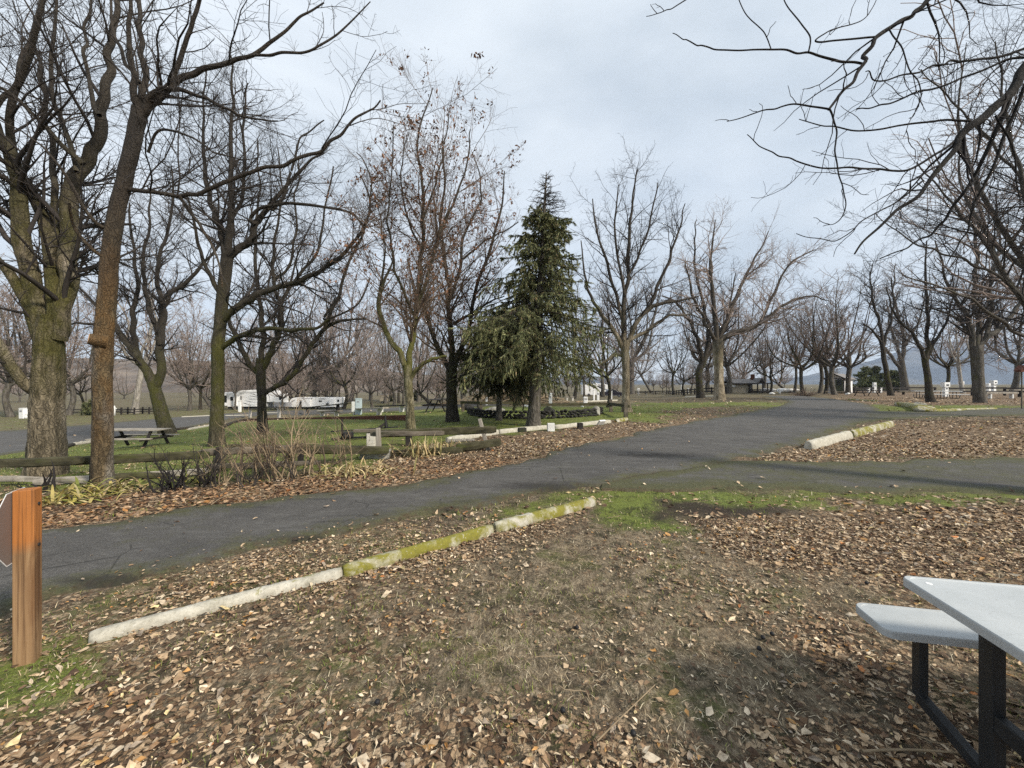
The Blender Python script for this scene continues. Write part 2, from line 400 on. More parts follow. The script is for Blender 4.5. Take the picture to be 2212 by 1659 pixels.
class MB:
    def __init__(s): s.v, s.f = [], []
    def add(s, vs, fs):
        o = len(s.v); s.v += [tuple(v) for v in vs]; s.f += [tuple(i + o for i in f) for f in fs]; return s
    def box(s, c, size, rotz=0.0, taper=1.0, M=None):
        x, y, z = (q / 2 for q in size)
        vs = []
        for dz, k in ((-z, 1.0), (z, taper)):
            for dx, dy in ((-x, -y), (x, -y), (x, y), (-x, y)):
                vs.append(Vector((dx * k, dy * k, dz)))
        R = Matrix.Rotation(rotz, 3, 'Z') if M is None else M
        vs = [R @ v + Vector(c) for v in vs]
        return s.add(vs, [(3, 2, 1, 0), (4, 5, 6, 7), (0, 1, 5, 4), (1, 2, 6, 5), (2, 3, 7, 6), (3, 0, 4, 7)])
    def beam(s, p0, p1, w, h, w1=None, h1=None):
        p0, p1 = Vector(p0), Vector(p1); d = (p1 - p0).normalized()
        u = d.cross(Vector((0, 0, 1)));
        if u.length < 1e-3: u = Vector((1, 0, 0))
        u.normalize(); v = u.cross(d)
        w1 = w if w1 is None else w1; h1 = h if h1 is None else h1
        vs = []
        for p, a, b in ((p0, w / 2, h / 2), (p1, w1 / 2, h1 / 2)):
            vs += [p - u * a - v * b, p + u * a - v * b, p + u * a + v * b, p - u * a + v * b]
        return s.add(vs, [(3, 2, 1, 0), (4, 5, 6, 7), (0, 1, 5, 4), (1, 2, 6, 5), (2, 3, 7, 6), (3, 0, 4, 7)])
    def tube(s, pts, rad, n=10, caps=True):
        pts = [Vector(p) for p in pts]
        rad = rad if isinstance(rad, (list, tuple)) else [rad] * len(pts)
        vs = []
        for i, p in enumerate(pts):
            d = (pts[min(i + 1, len(pts) - 1)] - pts[max(i - 1, 0)]).normalized()
            u = d.cross(Vector((0.13, 0.21, 0.97)))
            if u.length < 1e-3: u = d.cross(Vector((1, 0, 0)))
            u.normalize(); w = d.cross(u)
            for k in range(n):
                a = 2 * math.pi * k / n
                vs.append(p + (u * math.cos(a) + w * math.sin(a)) * rad[i])
        fs = []
        for i in range(len(pts) - 1):
            for k in range(n):
                a, b = i * n + k, i * n + (k + 1) % n
                fs.append((a, b, b + n, a + n))
        if caps:
            fs.append(tuple(range(n - 1, -1, -1))); fs.append(tuple((len(pts) - 1) * n + k for k in range(n)))
        return s.add(vs, fs)
    def prism(s, poly, axis, a, b):
        """poly in the two other axes, extruded along axis from a to b"""
        def P(u, v, w):
            return {'x': (w, u, v), 'y': (u, w, v), 'z': (u, v, w)}[axis]
        n = len(poly)
        vs = [P(u, v, a) for u, v in poly] + [P(u, v, b) for u, v in poly]
        fs = [tuple(range(n)), tuple(range(2 * n - 1, n - 1, -1))]
        fs += [(i, i + n, (i + 1) % n + n, (i + 1) % n) for i in range(n)]
        return s.add(vs, fs)
    def disc(s, c, r, h, axis='y', n=16):
        poly = [(c[0] + r * math.cos(2 * math.pi * k / n), c[1] + r * math.sin(2 * math.pi * k / n)) for k in range(n)]
        return s.prism(poly, axis, h[0], h[1])
    def mesh(s, name, mat, bevel=0.0, segs=2, smooth=False, jitter=0.0, seed=0, sub=0):
        import bmesh
        me = bpy.data.meshes.new(name); me.from_pydata(s.v, [], s.f); me.materials.append(mat)
        bm = bmesh.new(); bm.from_mesh(me)
        bmesh.ops.recalc_face_normals(bm, faces=bm.faces)
        if sub:
            bmesh.ops.subdivide_edges(bm, edges=bm.edges, cuts=sub, use_grid_fill=True)
        if jitter:
            rn = random.Random(seed)
            for v in bm.verts: v.co += Vector((rn.uniform(-1, 1), rn.uniform(-1, 1), rn.uniform(-1, 1))) * jitter
        if bevel:
            bmesh.ops.bevel(bm, geom=bm.edges[:], offset=bevel, segments=segs, affect='EDGES', profile=0.5, clamp_overlap=True)
        bm.to_mesh(me); bm.free()
        if smooth: me.polygons.foreach_set("use_smooth", [True] * len(me.polygons))
        return me
    def part(s, name, mat, parent, label=None, **k):
        o = link(name, s.mesh(name, M[mat] if isinstance(mat, str) else mat, **k), parent)
        if label: o["label"] = label
        return o

# terrain, second part: the far half of the park lies lower on the left and in the middle
_t1 = terrain
def terrain(x, y):
    x = np.asarray(x, float); y = np.asarray(y, float)
    s = -x - 4.0
    s = np.where(s > 4, s, np.where(s < -4, 0, (s + 4) ** 2 / 16))
    drop = 0.09 * np.minimum(s, 28) * sstep(4.0, 14.0, y)
    k = 1 - sstep(0.36, 0.56, x / np.maximum(y, 1))
    yy = y - 34
    yy = np.where(yy > 6, yy, np.where(yy < -6, 0, (yy + 6) ** 2 / 24))
    return -(drop + 0.024 * np.minimum(yy, 70) * k)

# ------------------------------------------------------------------ ground zones (outlines of what grows or lies where)
def poly_mask(px, py, poly):
    px = np.asarray(px, float); py = np.asarray(py, float)
    inside = np.zeros(px.shape, bool); n = len(poly)
    for i in range(n):
        x1, y1 = poly[i]; x2, y2 = poly[(i + 1) % n]
        c = ((y1 > py) != (y2 > py)) & (px < (x2 - x1) * (py - y1) / ((y2 - y1) if y2 != y1 else 1e-9) + x1)
        inside ^= c
    return inside

ROAD_N = [(-900, 1640), (0, 1335), (250, 1264), (500, 1200), (700, 1160), (900, 1120), (1050, 1090), (1180, 1068), (1300, 1050), (1450, 1025), (1600, 998), (1700, 972), (1790, 942), (1860, 919), (1900, 900), (1905, 885), (1870, 872), (1800, 862), (1740, 856)]
ROAD_F = [(-900, 1220), (0, 1152), (100, 1140), (300, 1112), (560, 1078), (820, 1050), (950, 1030), (1080, 1005), (1160, 985), (1250, 962), (1330, 944), (1400, 928), (1480, 912), (1570, 897), (1650, 883), (1690, 874), (1700, 867), (1680, 861), (1640, 856)]
DRIVE_N = [(1300, 1058), (1450, 1062), (1600, 1060), (1800, 1062), (2000, 1066), (2212, 1070), (2900, 1085)]
DRIVE_F = [(1300, 1040), (1450, 1015), (1600, 994), (1800, 998), (2000, 992), (2212, 985), (2900, 975)]
EAST_N = [(1780, 940), (1850, 918), (1920, 906), (2050, 901), (2212, 898), (3200, 893)]
EAST_F = [(1780, 884), (1850, 886), (1920, 888), (2050, 889), (2212, 880), (3200, 870)]
WEST_N = [(-800, 1090), (0, 985), (140, 964), (270, 948), (350, 932), (455, 914), (520, 903), (620, 896), (760, 893), (900, 886), (1100, 876)]
WEST_F = [(-800, 970), (0, 930), (140, 920), (270, 910), (350, 903), (455, 896), (520, 892), (620, 887), (760, 884), (900, 879), (1100, 872)]
ROADS = [(ROAD_N, ROAD_F), (DRIVE_N, DRIVE_F), (EAST_N, EAST_F), (WEST_N, WEST_F)]

def road_mask(px, py):
    m = np.zeros(np.shape(px), bool)
    for n, f in ROADS: m |= poly_mask(px, py, n + f[::-1])
    return m

# (outline, litter, green, bare/dark soil, pale dry grass)
ZONES = [
    ([(-3000, 1200), (6000, 1000), (6000, 6000), (-3000, 6000)], 0.50, 0.30, 0.25, 0.6),
    ([(1180, 1130), (1800, 1110), (1900, 1500), (1350, 1560), (900, 1480), (980, 1250)], 0.27, 0.27, 0.30, 0.95),
    ([(1480, 1165), (1720, 1130), (2300, 1080), (3500, 1090), (3500, 1330), (1900, 1250), (1650, 1215)], 1.0, 0.0, 0.55, 0.25),
    ([(1600, 1330), (1850, 1340), (1900, 1500), (1680, 1470)], 0.8, 0.05, 0.6, 0.1),
    ([(-2500, 1545), (500, 1530), (1000, 1550), (1600, 1565), (2400, 1600), (4000, 3000), (-3000, 3000)], 0.85, 0.22, 0.45, 0.25),
    ([(-600, 1380), (90, 1370), (230, 1400), (190, 1480), (120, 1560), (-600, 1620)], 0.25, 0.95, 0.1, 0.2),
    ([(620, 1265), (1050, 1155), (1280, 1092), (1300, 1120), (1000, 1210), (700, 1290)], 0.75, 0.1, 0.4, 0.2),
    ([(120, 1330), (420, 1260), (760, 1180), (1060, 1120), (1090, 1128), (740, 1228), (200, 1370)], 0.6, 0.45, 0.5, 0.1),
    ([(1020, 1100), (1280, 1060), (1500, 1045), (1700, 1062), (1650, 1100), (1480, 1150), (1290, 1120), (1285, 1084)], 0.12, 0.85, 0.25, 0.2),
    ([(1460, 1080), (1680, 1088), (1670, 1125), (1560, 1132), (1450, 1112)], 0.05, 0.12, 1.0, 0.0),
    ([(1640, 1062), (2300, 1064), (3500, 1080), (3500, 1100), (2212, 1085), (1700, 1098)], 0.25, 0.8, 0.3, 0.1),
    # planting bed between fence and road
    ([(-900, 1120), (60, 1070), (330, 1060), (620, 1040), (760, 1010), (900, 1000), (1000, 985), (1120, 990), (1180, 975), (1160, 1000), (820, 1062), (560, 1090), (90, 1150), (-900, 1250)], 0.9, 0.10, 0.85, 0.0),
    ([(700, 1020), (980, 968), (1100, 955), (1200, 975), (1100, 1010), (900, 1050), (740, 1070)], 1.0, 0.05, 0.35, 0.3),
    # lawns behind the fence
    ([(-1500, 990), (140, 966), (460, 918), (760, 893), (1000, 880), (1360, 890), (1350, 905), (1060, 938), (960, 955), (880, 985), (600, 1025), (300, 1045), (-200, 1080), (-1500, 1180)], 0.10, 0.75, 0.10, 0.35),
    ([(1000, 880), (1420, 878), (1360, 905), (1060, 936), (1010, 925)], 0.04, 1.0, 0.0, 0.0),
    ([(965, 957), (1100, 938), (1350, 912), (1480, 898), (1530, 905), (1330, 945), (1160, 985), (1060, 990)], 1.0, 0.06, 0.35, 0.25),
    ([(1350, 892), (1400, 868), (1690, 868), (1660, 880), (1500, 905), (1400, 915)], 0.25, 0.9, 0.1, 0.2),
    ([(1480, 882), (1640, 876), (1560, 896), (1430, 915)], 0.7, 0.2, 0.3, 0.1),
    ([(1400, 858), (1700, 858), (1650, 868), (1400, 870)], 0.3, 0.3, 0.4, 0.2),
    # islands and litter on the right
    ([(1620, 990), (1745, 960), (1925, 908), (2250, 902), (4000, 900), (4000, 985), (2212, 984), (1800, 1000)], 1.0, 0.05, 0.35, 0.3),
    ([(1780, 845), (5000, 845), (5000, 872), (2200, 878), (1950, 880), (1840, 870)], 0.75, 0.18, 0.35, 0.25),
    ([(1850, 876), (1960, 876), (2212, 873), (2212, 881), (1990, 890), (1870, 893)], 0.1, 0.8, 0.1, 0.1),
    ([(-3000, 885), (300, 893), (520, 880), (1000, 868), (1000, 884), (520, 893), (0, 931), (-3000, 990)], 0.15, 0.45, 0.05, 0.6),
]
def _zones1(x, y, px, py):
    sh = np.shape(x)
    L = np.full(sh, 0.25); G = np.full(sh, 0.35); S = np.full(sh, 0.15); P = np.full(sh, 0.5)
    front = y > 0.35
    for poly, l, g, s_, p in ZONES:
        m = poly_mask(px, py, poly) & front
        L[m], G[m], S[m], P[m] = l, g, s_, p
    return np.stack([L, G, S, P])
def zones(x, y):
    """litter, green, soil, pale at ground points; borders are blurred and uneven"""
    x = np.asarray(x, float); y = np.asarray(y, float)
    amp = 0.10 + 0.035 * np.hypot(x, y)
    jx = (fbm(x * 1.3, y * 1.3, 5, 3) - 0.5) * amp * 4.0; jy = (fbm(x * 1.3 + 9, y * 1.3, 8, 3) - 0.5) * amp * 4.0
    acc = 0
    for ax, ay in ((0, 0), (1, 0), (-1, 0), (0, 1), (0, -1), (.6, .6), (-.6, .6), (.6, -.6), (-.6, -.6)):
        px, py = proj(x + jx + ax * amp * 0.9, np.maximum(y + jy + ay * amp * 0.9, 0.3)); acc = acc + _zones1(x, y, px, py)
    L, G, S, P = acc / 9
    L = np.where(y <= 0.6, 0.7, L)
    return L, G, S, P

def gz(x, y):
    """the ground surface with its small unevenness"""
    px, py = proj(x, np.maximum(y, 0.3))
    b = 0.024 * fbm(x * 0.9, y * 0.9, 21, 4) + 0.010 * vnoise(x * 7, y * 7, None, 3)
    rm = road_mask(px, py) & (np.asarray(y) > 0.35)
    return terrain(x, y) - np.where(rm, 0.022 + 0.0005 * y, b)

# ground sheet: finest where one stands, out to the hills
ang = np.concatenate([np.radians(np.linspace(-60, 60, 360)), np.radians(np.linspace(64, 296, 30))])
R_MAX = 3900.0
rad = [0.25]
while rad[-1] < R_MAX: rad.append(rad[-1] * (1.030 if rad[-1] < 70 else 1.10) + (0.0 if rad[-1] > 1 else 0.01))
rad = np.array(rad)
A, R = np.meshgrid(ang, rad)
gx, gy = np.sin(A) * R, np.cos(A) * R
gzv = gz(gx, gy)
gzv = np.where(R > 400, gzv - 0.0, gzv)
L_, G_, S_, P_ = zones(gx, gy)
na, nr = len(ang), len(rad)
idx = np.arange(nr * na).reshape(nr, na)
q = np.stack([idx[:-1, :], np.roll(idx, -1, 1)[:-1, :], np.roll(idx, -1, 1)[1:, :], idx[1:, :]], -1).reshape(-1, 4)
cen = len(q) and nr * na
tri = np.stack([np.full(na, nr * na), np.roll(idx[0], -1), idx[0]], -1)
verts = np.concatenate([np.stack([gx, gy, gzv], -1).reshape(-1, 3), [[0, 0, -0.03]]])
ap = lambda a, v: np.append(a.ravel(), v)

t = NT("ground")
lit, grn, soi, pal = (t.attr(k, "Fac") for k in ("litter", "green", "soil", "pale"))
n1 = t.noise(1.6, 6, 0.65); n2 = t.noise(9, 5, 0.65, dist=0.4); n3 = t.noise(45, 4, 0.7); n4 = t.noise(0.45, 4, 0.6, loc=(3, 3, 0))
dirt = t.ramp(n3, [(0.28, (0.018, 0.013, 0.009, 1)), (0.55, (0.055, 0.041, 0.027, 1)), (0.75, (0.12, 0.092, 0.062, 1))])
straw = t.ramp(t.noise(70, 3, 0.7, (1, 0.35, 1), 1.0), [(0.3, (0.070, 0.052, 0.030, 1)), (0.5, (0.25, 0.195, 0.125, 1)), (0.72, (0.52, 0.43, 0.30, 1))])
green = t.ramp(t.noise(60, 3, 0.7, dist=0.6), [(0.28, (0.045, 0.055, 0.014, 1)), (0.5, (0.125, 0.160, 0.032, 1)), (0.74, (0.26, 0.30, 0.065, 1))])
green = t.mix(t.rng(n4, 0.35, 0.65), green, t.mix(0.5, green, (0.16, 0.17, 0.03, 1)))
leafc = t.voro(26, (1, 1, 1), "Color"); leafd = t.voro(26, (1, 1, 1), "Distance", 'DISTANCE_TO_EDGE')
lc = t.ramp(t.sep(leafc, 0), [(0.0, (0.05, 0.03, 0.018, 1)), (0.3, (0.15, 0.09, 0.05, 1)), (0.6, (0.30, 0.20, 0.115, 1)), (1.0, (0.50, 0.38, 0.25, 1))])
lc = t.mix(t.rng(leafd, 0.0, 0.12, 0.8, 0), lc, (0.015, 0.010, 0.007, 1))
base = t.mix(t.math('MULTIPLY', t.rng(n2, 0.35, 0.62), t.math('ADD', pal, 0.15), clamp=True), dirt, straw)
gm = t.math('SUBTRACT', t.math('ADD', t.math('MULTIPLY', grn, 1.25), t.math('MULTIPLY', t.math('SUBTRACT', n1, 0.5), 1.6)), t.math('MULTIPLY', n2, 0.55), clamp=True)
base = t.mix(t.rng(gm, 0.12, 0.62), base, green)
sm = t.math('ADD', t.math('MULTIPLY', soi, 0.9), t.math('MULTIPLY', t.math('SUBTRACT', n2, 0.5), 0.8), clamp=True)
base = t.mix(t.math('MULTIPLY', t.rng(sm, 0.25, 0.8), 0.8), base, t.ramp(n3, [(0.3, (0.010, 0.008, 0.006, 1)), (0.7, (0.045, 0.030, 0.020, 1))]))
dk = t.math('MULTIPLY', t.rng(t.noise(3.4, 6, 0.75, (1, 1, 1), 0.8, loc=(2, 9, 1)), 0.50, 0.60), t.rng(t.noise(24, 4, 0.7, loc=(6, 1, 1)), 0.36, 0.52))
base = t.mix(t.math('MULTIPLY', dk, 0.8), base, t.ramp(t.noise(38, 3, 0.7, loc=(2, 2, 8)), [(0.35, (0.012, 0.011, 0.007, 1)), (0.6, (0.040, 0.040, 0.015, 1)), (0.8, (0.10, 0.09, 0.04, 1))]))
base = t.mix(t.rng(t.voro(70, (1, 0.6, 1)), 0.0, 0.22, 0.7, 0.0), base, t.ramp(t.noise(120, 1), [(0.4, (0.50, 0.41, 0.29, 1)), (0.6, (0.03, 0.022, 0.015, 1))]))
lm = t.math('ADD', t.math('MULTIPLY', lit, 1.3), t.math('MULTIPLY', t.math('SUBTRACT', t.noise(4, 4, 0.6, loc=(5, 2, 2)), 0.5), 1.5), clamp=True)
lm = t.math('MULTIPLY', lm, t.rng(t.noise(28, 2, 0.5, loc=(1, 1, 4)), 0.38, 0.5))
base = t.mix(t.rng(lm, 0.35, 0.8), base, lc)
t.color(base); t.rough(0.95)
t.bump(t.math('ADD', t.math('ADD', n3, n2), t.math('MULTIPLY', t.sep(leafc, 1), t.math('MULTIPLY', lit, 0.7))), 0.9, 0.025)
M['ground'] = t.m
gme = mesh_np("ground", verts, [q, tri], M['ground'], True,
              attrs=dict(litter=ap(L_, 0.7), green=ap(G_, 0.2), soil=ap(S_, 0.2), pale=ap(P_, 0.4)))
tag(link("ground", gme), kind="structure")

# ------------------------------------------------------------------ roads
def road_material(name, mossy):
    t = NT(name)
    e = t.attr("edge", "Fac")
    ag = t.noise(140, 3, 0.7); pt = t.noise(1.1, 5, 0.6, (1, 1, 1), 0.5); md = t.noise(6, 6, 0.7, dist=0.4)
    st = t.noise(2.2, 5, 0.65, (0.25, 1.6, 1), 0.4, loc=(2, 4, 0))
    c = t.ramp(ag, [(0.3, (0.034, 0.032, 0.030, 1)), (0.5, (0.092, 0.088, 0.083, 1)), (0.72, (0.23, 0.22, 0.20, 1))])
    c = t.mix(t.rng(pt, 0.30, 0.70, 0.45, 0.0), c, (0.028, 0.027, 0.027, 1))
    c = t.mix(t.rng(t.noise(3.1, 6, 0.7, (0.5, 1.3, 1), 0.6, loc=(9, 9, 0)), 0.52, 0.72, 0, 0.45), c, (0.19, 0.185, 0.175, 1))
    ck = t.voro(1.1, (1, 1, 1), "Distance", 'DISTANCE_TO_EDGE')
    c = t.mix(t.math('MULTIPLY', t.rng(ck, 0.0, 0.012, 0.7, 0.0), t.rng(t.noise(1.5, 3, loc=(4, 7, 0)), 0.48, 0.56)), c, (0.012, 0.012, 0.011, 1))
    c = t.mix(t.rng(st, 0.58, 0.74, 0, 0.75), c, (0.012, 0.012, 0.013, 1))
    c = t.mix(t.rng(t.voro(60), 0.0, 0.10, 0.55, 0.0), c, (0.26, 0.25, 0.23, 1))
    mo = t.ramp(t.noise(50, 3, 0.7), [(0.3, (0.028, 0.030, 0.012, 1)), (0.55, (0.085, 0.088, 0.032, 1)), (0.7, (0.16, 0.135, 0.075, 1)), (0.8, (0.22, 0.18, 0.11, 1))])
    a = t.math('ADD', t.rng(e, 0.0, 0.34, 0.62, 0.0), t.math('MULTIPLY', t.math('SUBTRACT', md, 0.5), 1.3))
    a = t.math('ADD', a, t.math('MULTIPLY', t.math('SUBTRACT', t.noise(0.8, 4, 0.6, loc=(8, 1, 0)), 0.5), 0.9))
    a = t.math('ADD', a, mossy, clamp=True)
    c = t.mix(t.rng(a, 0.16, 0.62, 0.0, 0.85), c, mo)
    d = t.rng(t.math('ADD', t.rng(e, 0.0, 0.16, 0.5, 0.0), t.math('MULTIPLY', t.math('SUBTRACT', t.noise(11, 5, 0.7, loc=(0, 6, 2)), 0.5), 1.5)), 0.2, 0.5, 0, 0.85)
    c = t.mix(d, c, t.ramp(t.noise(60, 3), [(0.3, (0.03, 0.02, 0.013, 1)), (0.7, (0.12, 0.085, 0.05, 1))]))
    for (sx_, sy_, r1, r2) in ((1185, 1052, 0.9, 0.35), (1010, 1104, 0.6, 0.16), (700, 1165, 0.55, 0.12), (250, 1255, 0.5, 0.12), (1420, 985, 1.2, 0.4)):
        sp_ = ground(sx_, sy_); m_ = t.n.new("ShaderNodeMapping"); m_.vector_type = 'POINT'
        m_.inputs["Location"].default_value = (-sp_.x / r1, -sp_.y / r2, 0); m_.inputs["Scale"].default_value = (1 / r1, 1 / r2, 0)
        ln_ = t.n.new("ShaderNodeVectorMath"); ln_.operation = 'LENGTH'
        t.l.new(t.c.outputs["Object"], m_.inputs["Vector"]); t.l.new(m_.outputs[0], ln_.inputs[0])
        f_ = t.math('ADD', ln_.outputs["Value"], t.math('MULTIPLY', t.math('SUBTRACT', md, 0.5), 2.2))
        c = t.mix(t.rng(f_, 0.3, 1.1, 0.7, 0.0), c, (0.020, 0.017, 0.015, 1))
    t.color(c); t.rough(t.rng(pt, 0.3, 0.7, 0.82, 0.95)); t.bump(t.math('ADD', ag, t.math('MULTIPLY', md, 0.5)), 0.8, 0.012)
    return t.m
M['asphalt'] = road_material("asphalt", 0.02)
M['gravel_drive'] = road_material("gravel_drive", 0.36)

def road(name, near, far, mat, lift, K=16, seed=1):
    a = [ground(*p) for p in near]; b = [ground(*p) for p in far]
    def dens(pts, n):
        pts = np.array(pts); t_ = np.linspace(0, len(pts) - 1, n)
        i = np.clip(t_.astype(int), 0, len(pts) - 2); f = (t_ - i)[:, None]
        p0 = pts[np.maximum(i - 1, 0)]; p1 = pts[i]; p2 = pts[i + 1]; p3 = pts[np.minimum(i + 2, len(pts) - 1)]
        lin = p1 + (p2 - p1) * f
        cat = 0.5 * ((2 * p1) + (p2 - p0) * f + (2 * p0 - 5 * p1 + 4 * p2 - p3) * f ** 2 + (-p0 + 3 * p1 - 3 * p2 + p3) * f ** 3)
        return 0.5 * lin + 0.5 * cat
    n = 240
    A_, B_ = dens([(p.x, p.y) for p in a], n), dens([(p.x, p.y) for p in b], n)
    s = np.linspace(0, 1, K)
    rag = np.random.default_rng(seed)
    ja = (fbm(A_[:, 0] * 2.2, A_[:, 1] * 2.2, seed, 4) - 0.5)[:, None]; jb = (fbm(B_[:, 0] * 2.2, B_[:, 1] * 2.2, seed + 3, 4) - 0.5)[:, None]
    w = np.linalg.norm(B_ - A_, axis=1)[:, None] + 1e-6; u = (B_ - A_) / w
    A_ = A_ + u * ja * np.minimum(1.0, w * 0.25); B_ = B_ + u * jb * np.minimum(1.0, w * 0.25)
    P = A_[:, None, :] * (1 - s)[None, :, None] + B_[:, None, :] * s[None, :, None]
    z = terrain(P[..., 0], P[..., 1]) + lift + 0.0004 * P[..., 1]
    z[:, 0] -= 0.07; z[:, -1] -= 0.07
    ed = np.minimum(s, 1 - s)[None, :] * np.ones((n, 1)) * np.minimum(w, 4) / 2.0
    id_ = np.arange(n * K).reshape(n, K)
    q = np.stack([id_[:-1, :-1], id_[1:, :-1], id_[1:, 1:], id_[:-1, 1:]], -1).reshape(-1, 4)
    v = np.concatenate([P, z[..., None]], -1).reshape(-1, 3)
    return tag(link(name, mesh_np(name, v, [q], M[mat], True, attrs=dict(edge=ed.ravel()))), kind="structure")
road("gravel_drive", DRIVE_N, DRIVE_F, 'gravel_drive', 0.004, seed=5)
road("side_road", EAST_N, EAST_F, 'gravel_drive', 0.006, seed=9)
road("far_road", WEST_N, WEST_F, 'asphalt', 0.006, seed=13)
road("road", ROAD_N, ROAD_F, 'asphalt', 0.010, seed=2)

# ------------------------------------------------------------------ hills
def hill_material(name, a, b, c3, sc):
    t = NT(name)
    n = t.noise(sc, 8, 0.65, (1, 1, 2.2), 0.5); m = t.noise(sc * 3.2, 6, 0.7, (1, 1, 4), 0.3)
    c = t.ramp(n, [(0.35, a), (0.5, b), (0.68, c3)])
    c = t.mix(t.rng(m, 0.45, 0.62, 0, 0.5), c, a)
    t.color(c); t.bump(n, 1.0, 8.0); t.rough(0.95); return t.m
M['hill_dry'] = hill_material("hill_dry", (0.075, 0.062, 0.050, 1), (0.16, 0.13, 0.105, 1), (0.30, 0.24, 0.18, 1), 0.012)
M['mountain'] = hill_material("mountain", (0.020, 0.028, 0.036, 1), (0.052, 0.062, 0.070, 1), (0.16, 0.15, 0.13, 1), 0.0022)
def hill(name, sky, d_foot, d_ridge, d_back, mat, base=-6.0, gul=0.12, seed=3, nx=300, cols=None):
    xs = np.array([p[0] for p in sky]); ys = np.array([p[1] for p in sky])
    px = np.linspace(xs[0], xs[-1], nx); py = np.interp(px, xs, ys)
    py = py + (fbm(px / 60.0, px * 0, seed, 4) - 0.5) * 5
    rows = np.concatenate([np.linspace(0, 1, 46), np.linspace(1.1, 1.6, 5)])
    V = []
    for r_ in rows:
        d = d_foot + (d_ridge - d_foot) * r_ if r_ <= 1 else d_ridge + (d_back - d_ridge) * (r_ - 1) / 0.6
        H = EYE + (830 - py) * d_ridge / F
        X = (px - 1106) / F * (d_foot * 0.0 + d)
        prof = (r_ ** 0.85 if r_ <= 1 else 1 - (r_ - 1) / 0.6)
        g = (fbm(px / 38.0 + r_ * 1.5, r_ * 2.0 + px * 0, seed + 5, 5) - 0.5) * gul * np.sin(min(r_, 1) * math.pi) ** 0.7
        Z = base + (H - base) * np.clip(prof + g, 0, 1.0)
        V.append(np.stack([X, np.full(nx, d), Z], -1))
    V = np.array(V); nrow = len(rows)
    i = np.arange(nrow * nx).reshape(nrow, nx)
    q = np.stack([i[:-1, :-1], i[:-1, 1:], i[1:, 1:], i[1:, :-1]], -1).reshape(-1, 4)
    return tag(link(name, mesh_np(name, V.reshape(-1, 3), [q], M[mat], True)), kind="structure")
hill("mountain", [(-3200, 812), (-1400, 800), (0, 812), (700, 818), (1000, 822), (1200, 814), (1285, 814), (1350, 820), (1440, 824), (1530, 812), (1640, 820), (1720, 815), (1807, 798), (1864, 786), (1930, 765), (1980, 746), (2060, 738), (2147, 733), (2230, 735), (2400, 748), (2700, 770), (3300, 800), (5200, 812)],
     2400, 3300, 3700, 'mountain', base=-3, seed=31, gul=0.22, nx=300)
hill("hill", [(-3000, 790), (-1400, 765), (-500, 770), (0, 772), (300, 776), (560, 783), (700, 790), (850, 803), (1000, 817), (1130, 834)],
     260, 560, 760, 'hill_dry', base=-4.6, seed=11, gul=0.30)

# ------------------------------------------------------------------ trees
def resample(P, n):
    """polylines (N,m,3) through Catmull-Rom to n points"""
    P = np.asarray(P, float); m = len(P)
    t_ = np.linspace(0, m - 1, n); i = np.clip(t_.astype(int), 0, m - 2); f = (t_ - i)[:, None]
    p0 = P[np.maximum(i - 1, 0)]; p1 = P[i]; p2 = P[i + 1]; p3 = P[np.minimum(i + 2, m - 1)]
    return 0.5 * ((2 * p1) + (p2 - p0) * f + (2 * p0 - 5 * p1 + 4 * p2 - p3) * f ** 2 + (-p0 + 3 * p1 - 3 * p2 + p3) * f ** 3)

def tubes(P, R, sides):
    """P (N,n,3), R (N,n): vertices and quads of N tapering tubes"""
    N, n, _ = P.shape
    T = np.gradient(P, axis=1); T /= np.linalg.norm(T, axis=2, keepdims=True) + 1e-9
    ref = np.tile(np.array([0.23, 0.11, 0.96]), (N, n, 1))
    tilt = np.abs(T[:, :, 2]).mean(1) > 0.8
    ref[tilt] = [0.96, 0.25, 0.1]
    U = np.cross(T, ref); U /= np.linalg.norm(U, axis=2, keepdims=True) + 1e-9
    W = np.cross(T, U)
    a = 2 * np.pi * np.arange(sides) / sides
    V = P[:, :, None, :] + R[:, :, None, None] * (U[:, :, None, :] * np.cos(a)[None, None, :, None] + W[:, :, None, :] * np.sin(a)[None, None, :, None])
    i = np.arange(N * n * sides).reshape(N, n, sides)
    j = np.roll(i, -1, 2)
    q = np.stack([i[:, :-1], j[:, :-1], j[:, 1:], i[:, 1:]], -1).reshape(-1, 4)
    return V.reshape(-1, 3), q

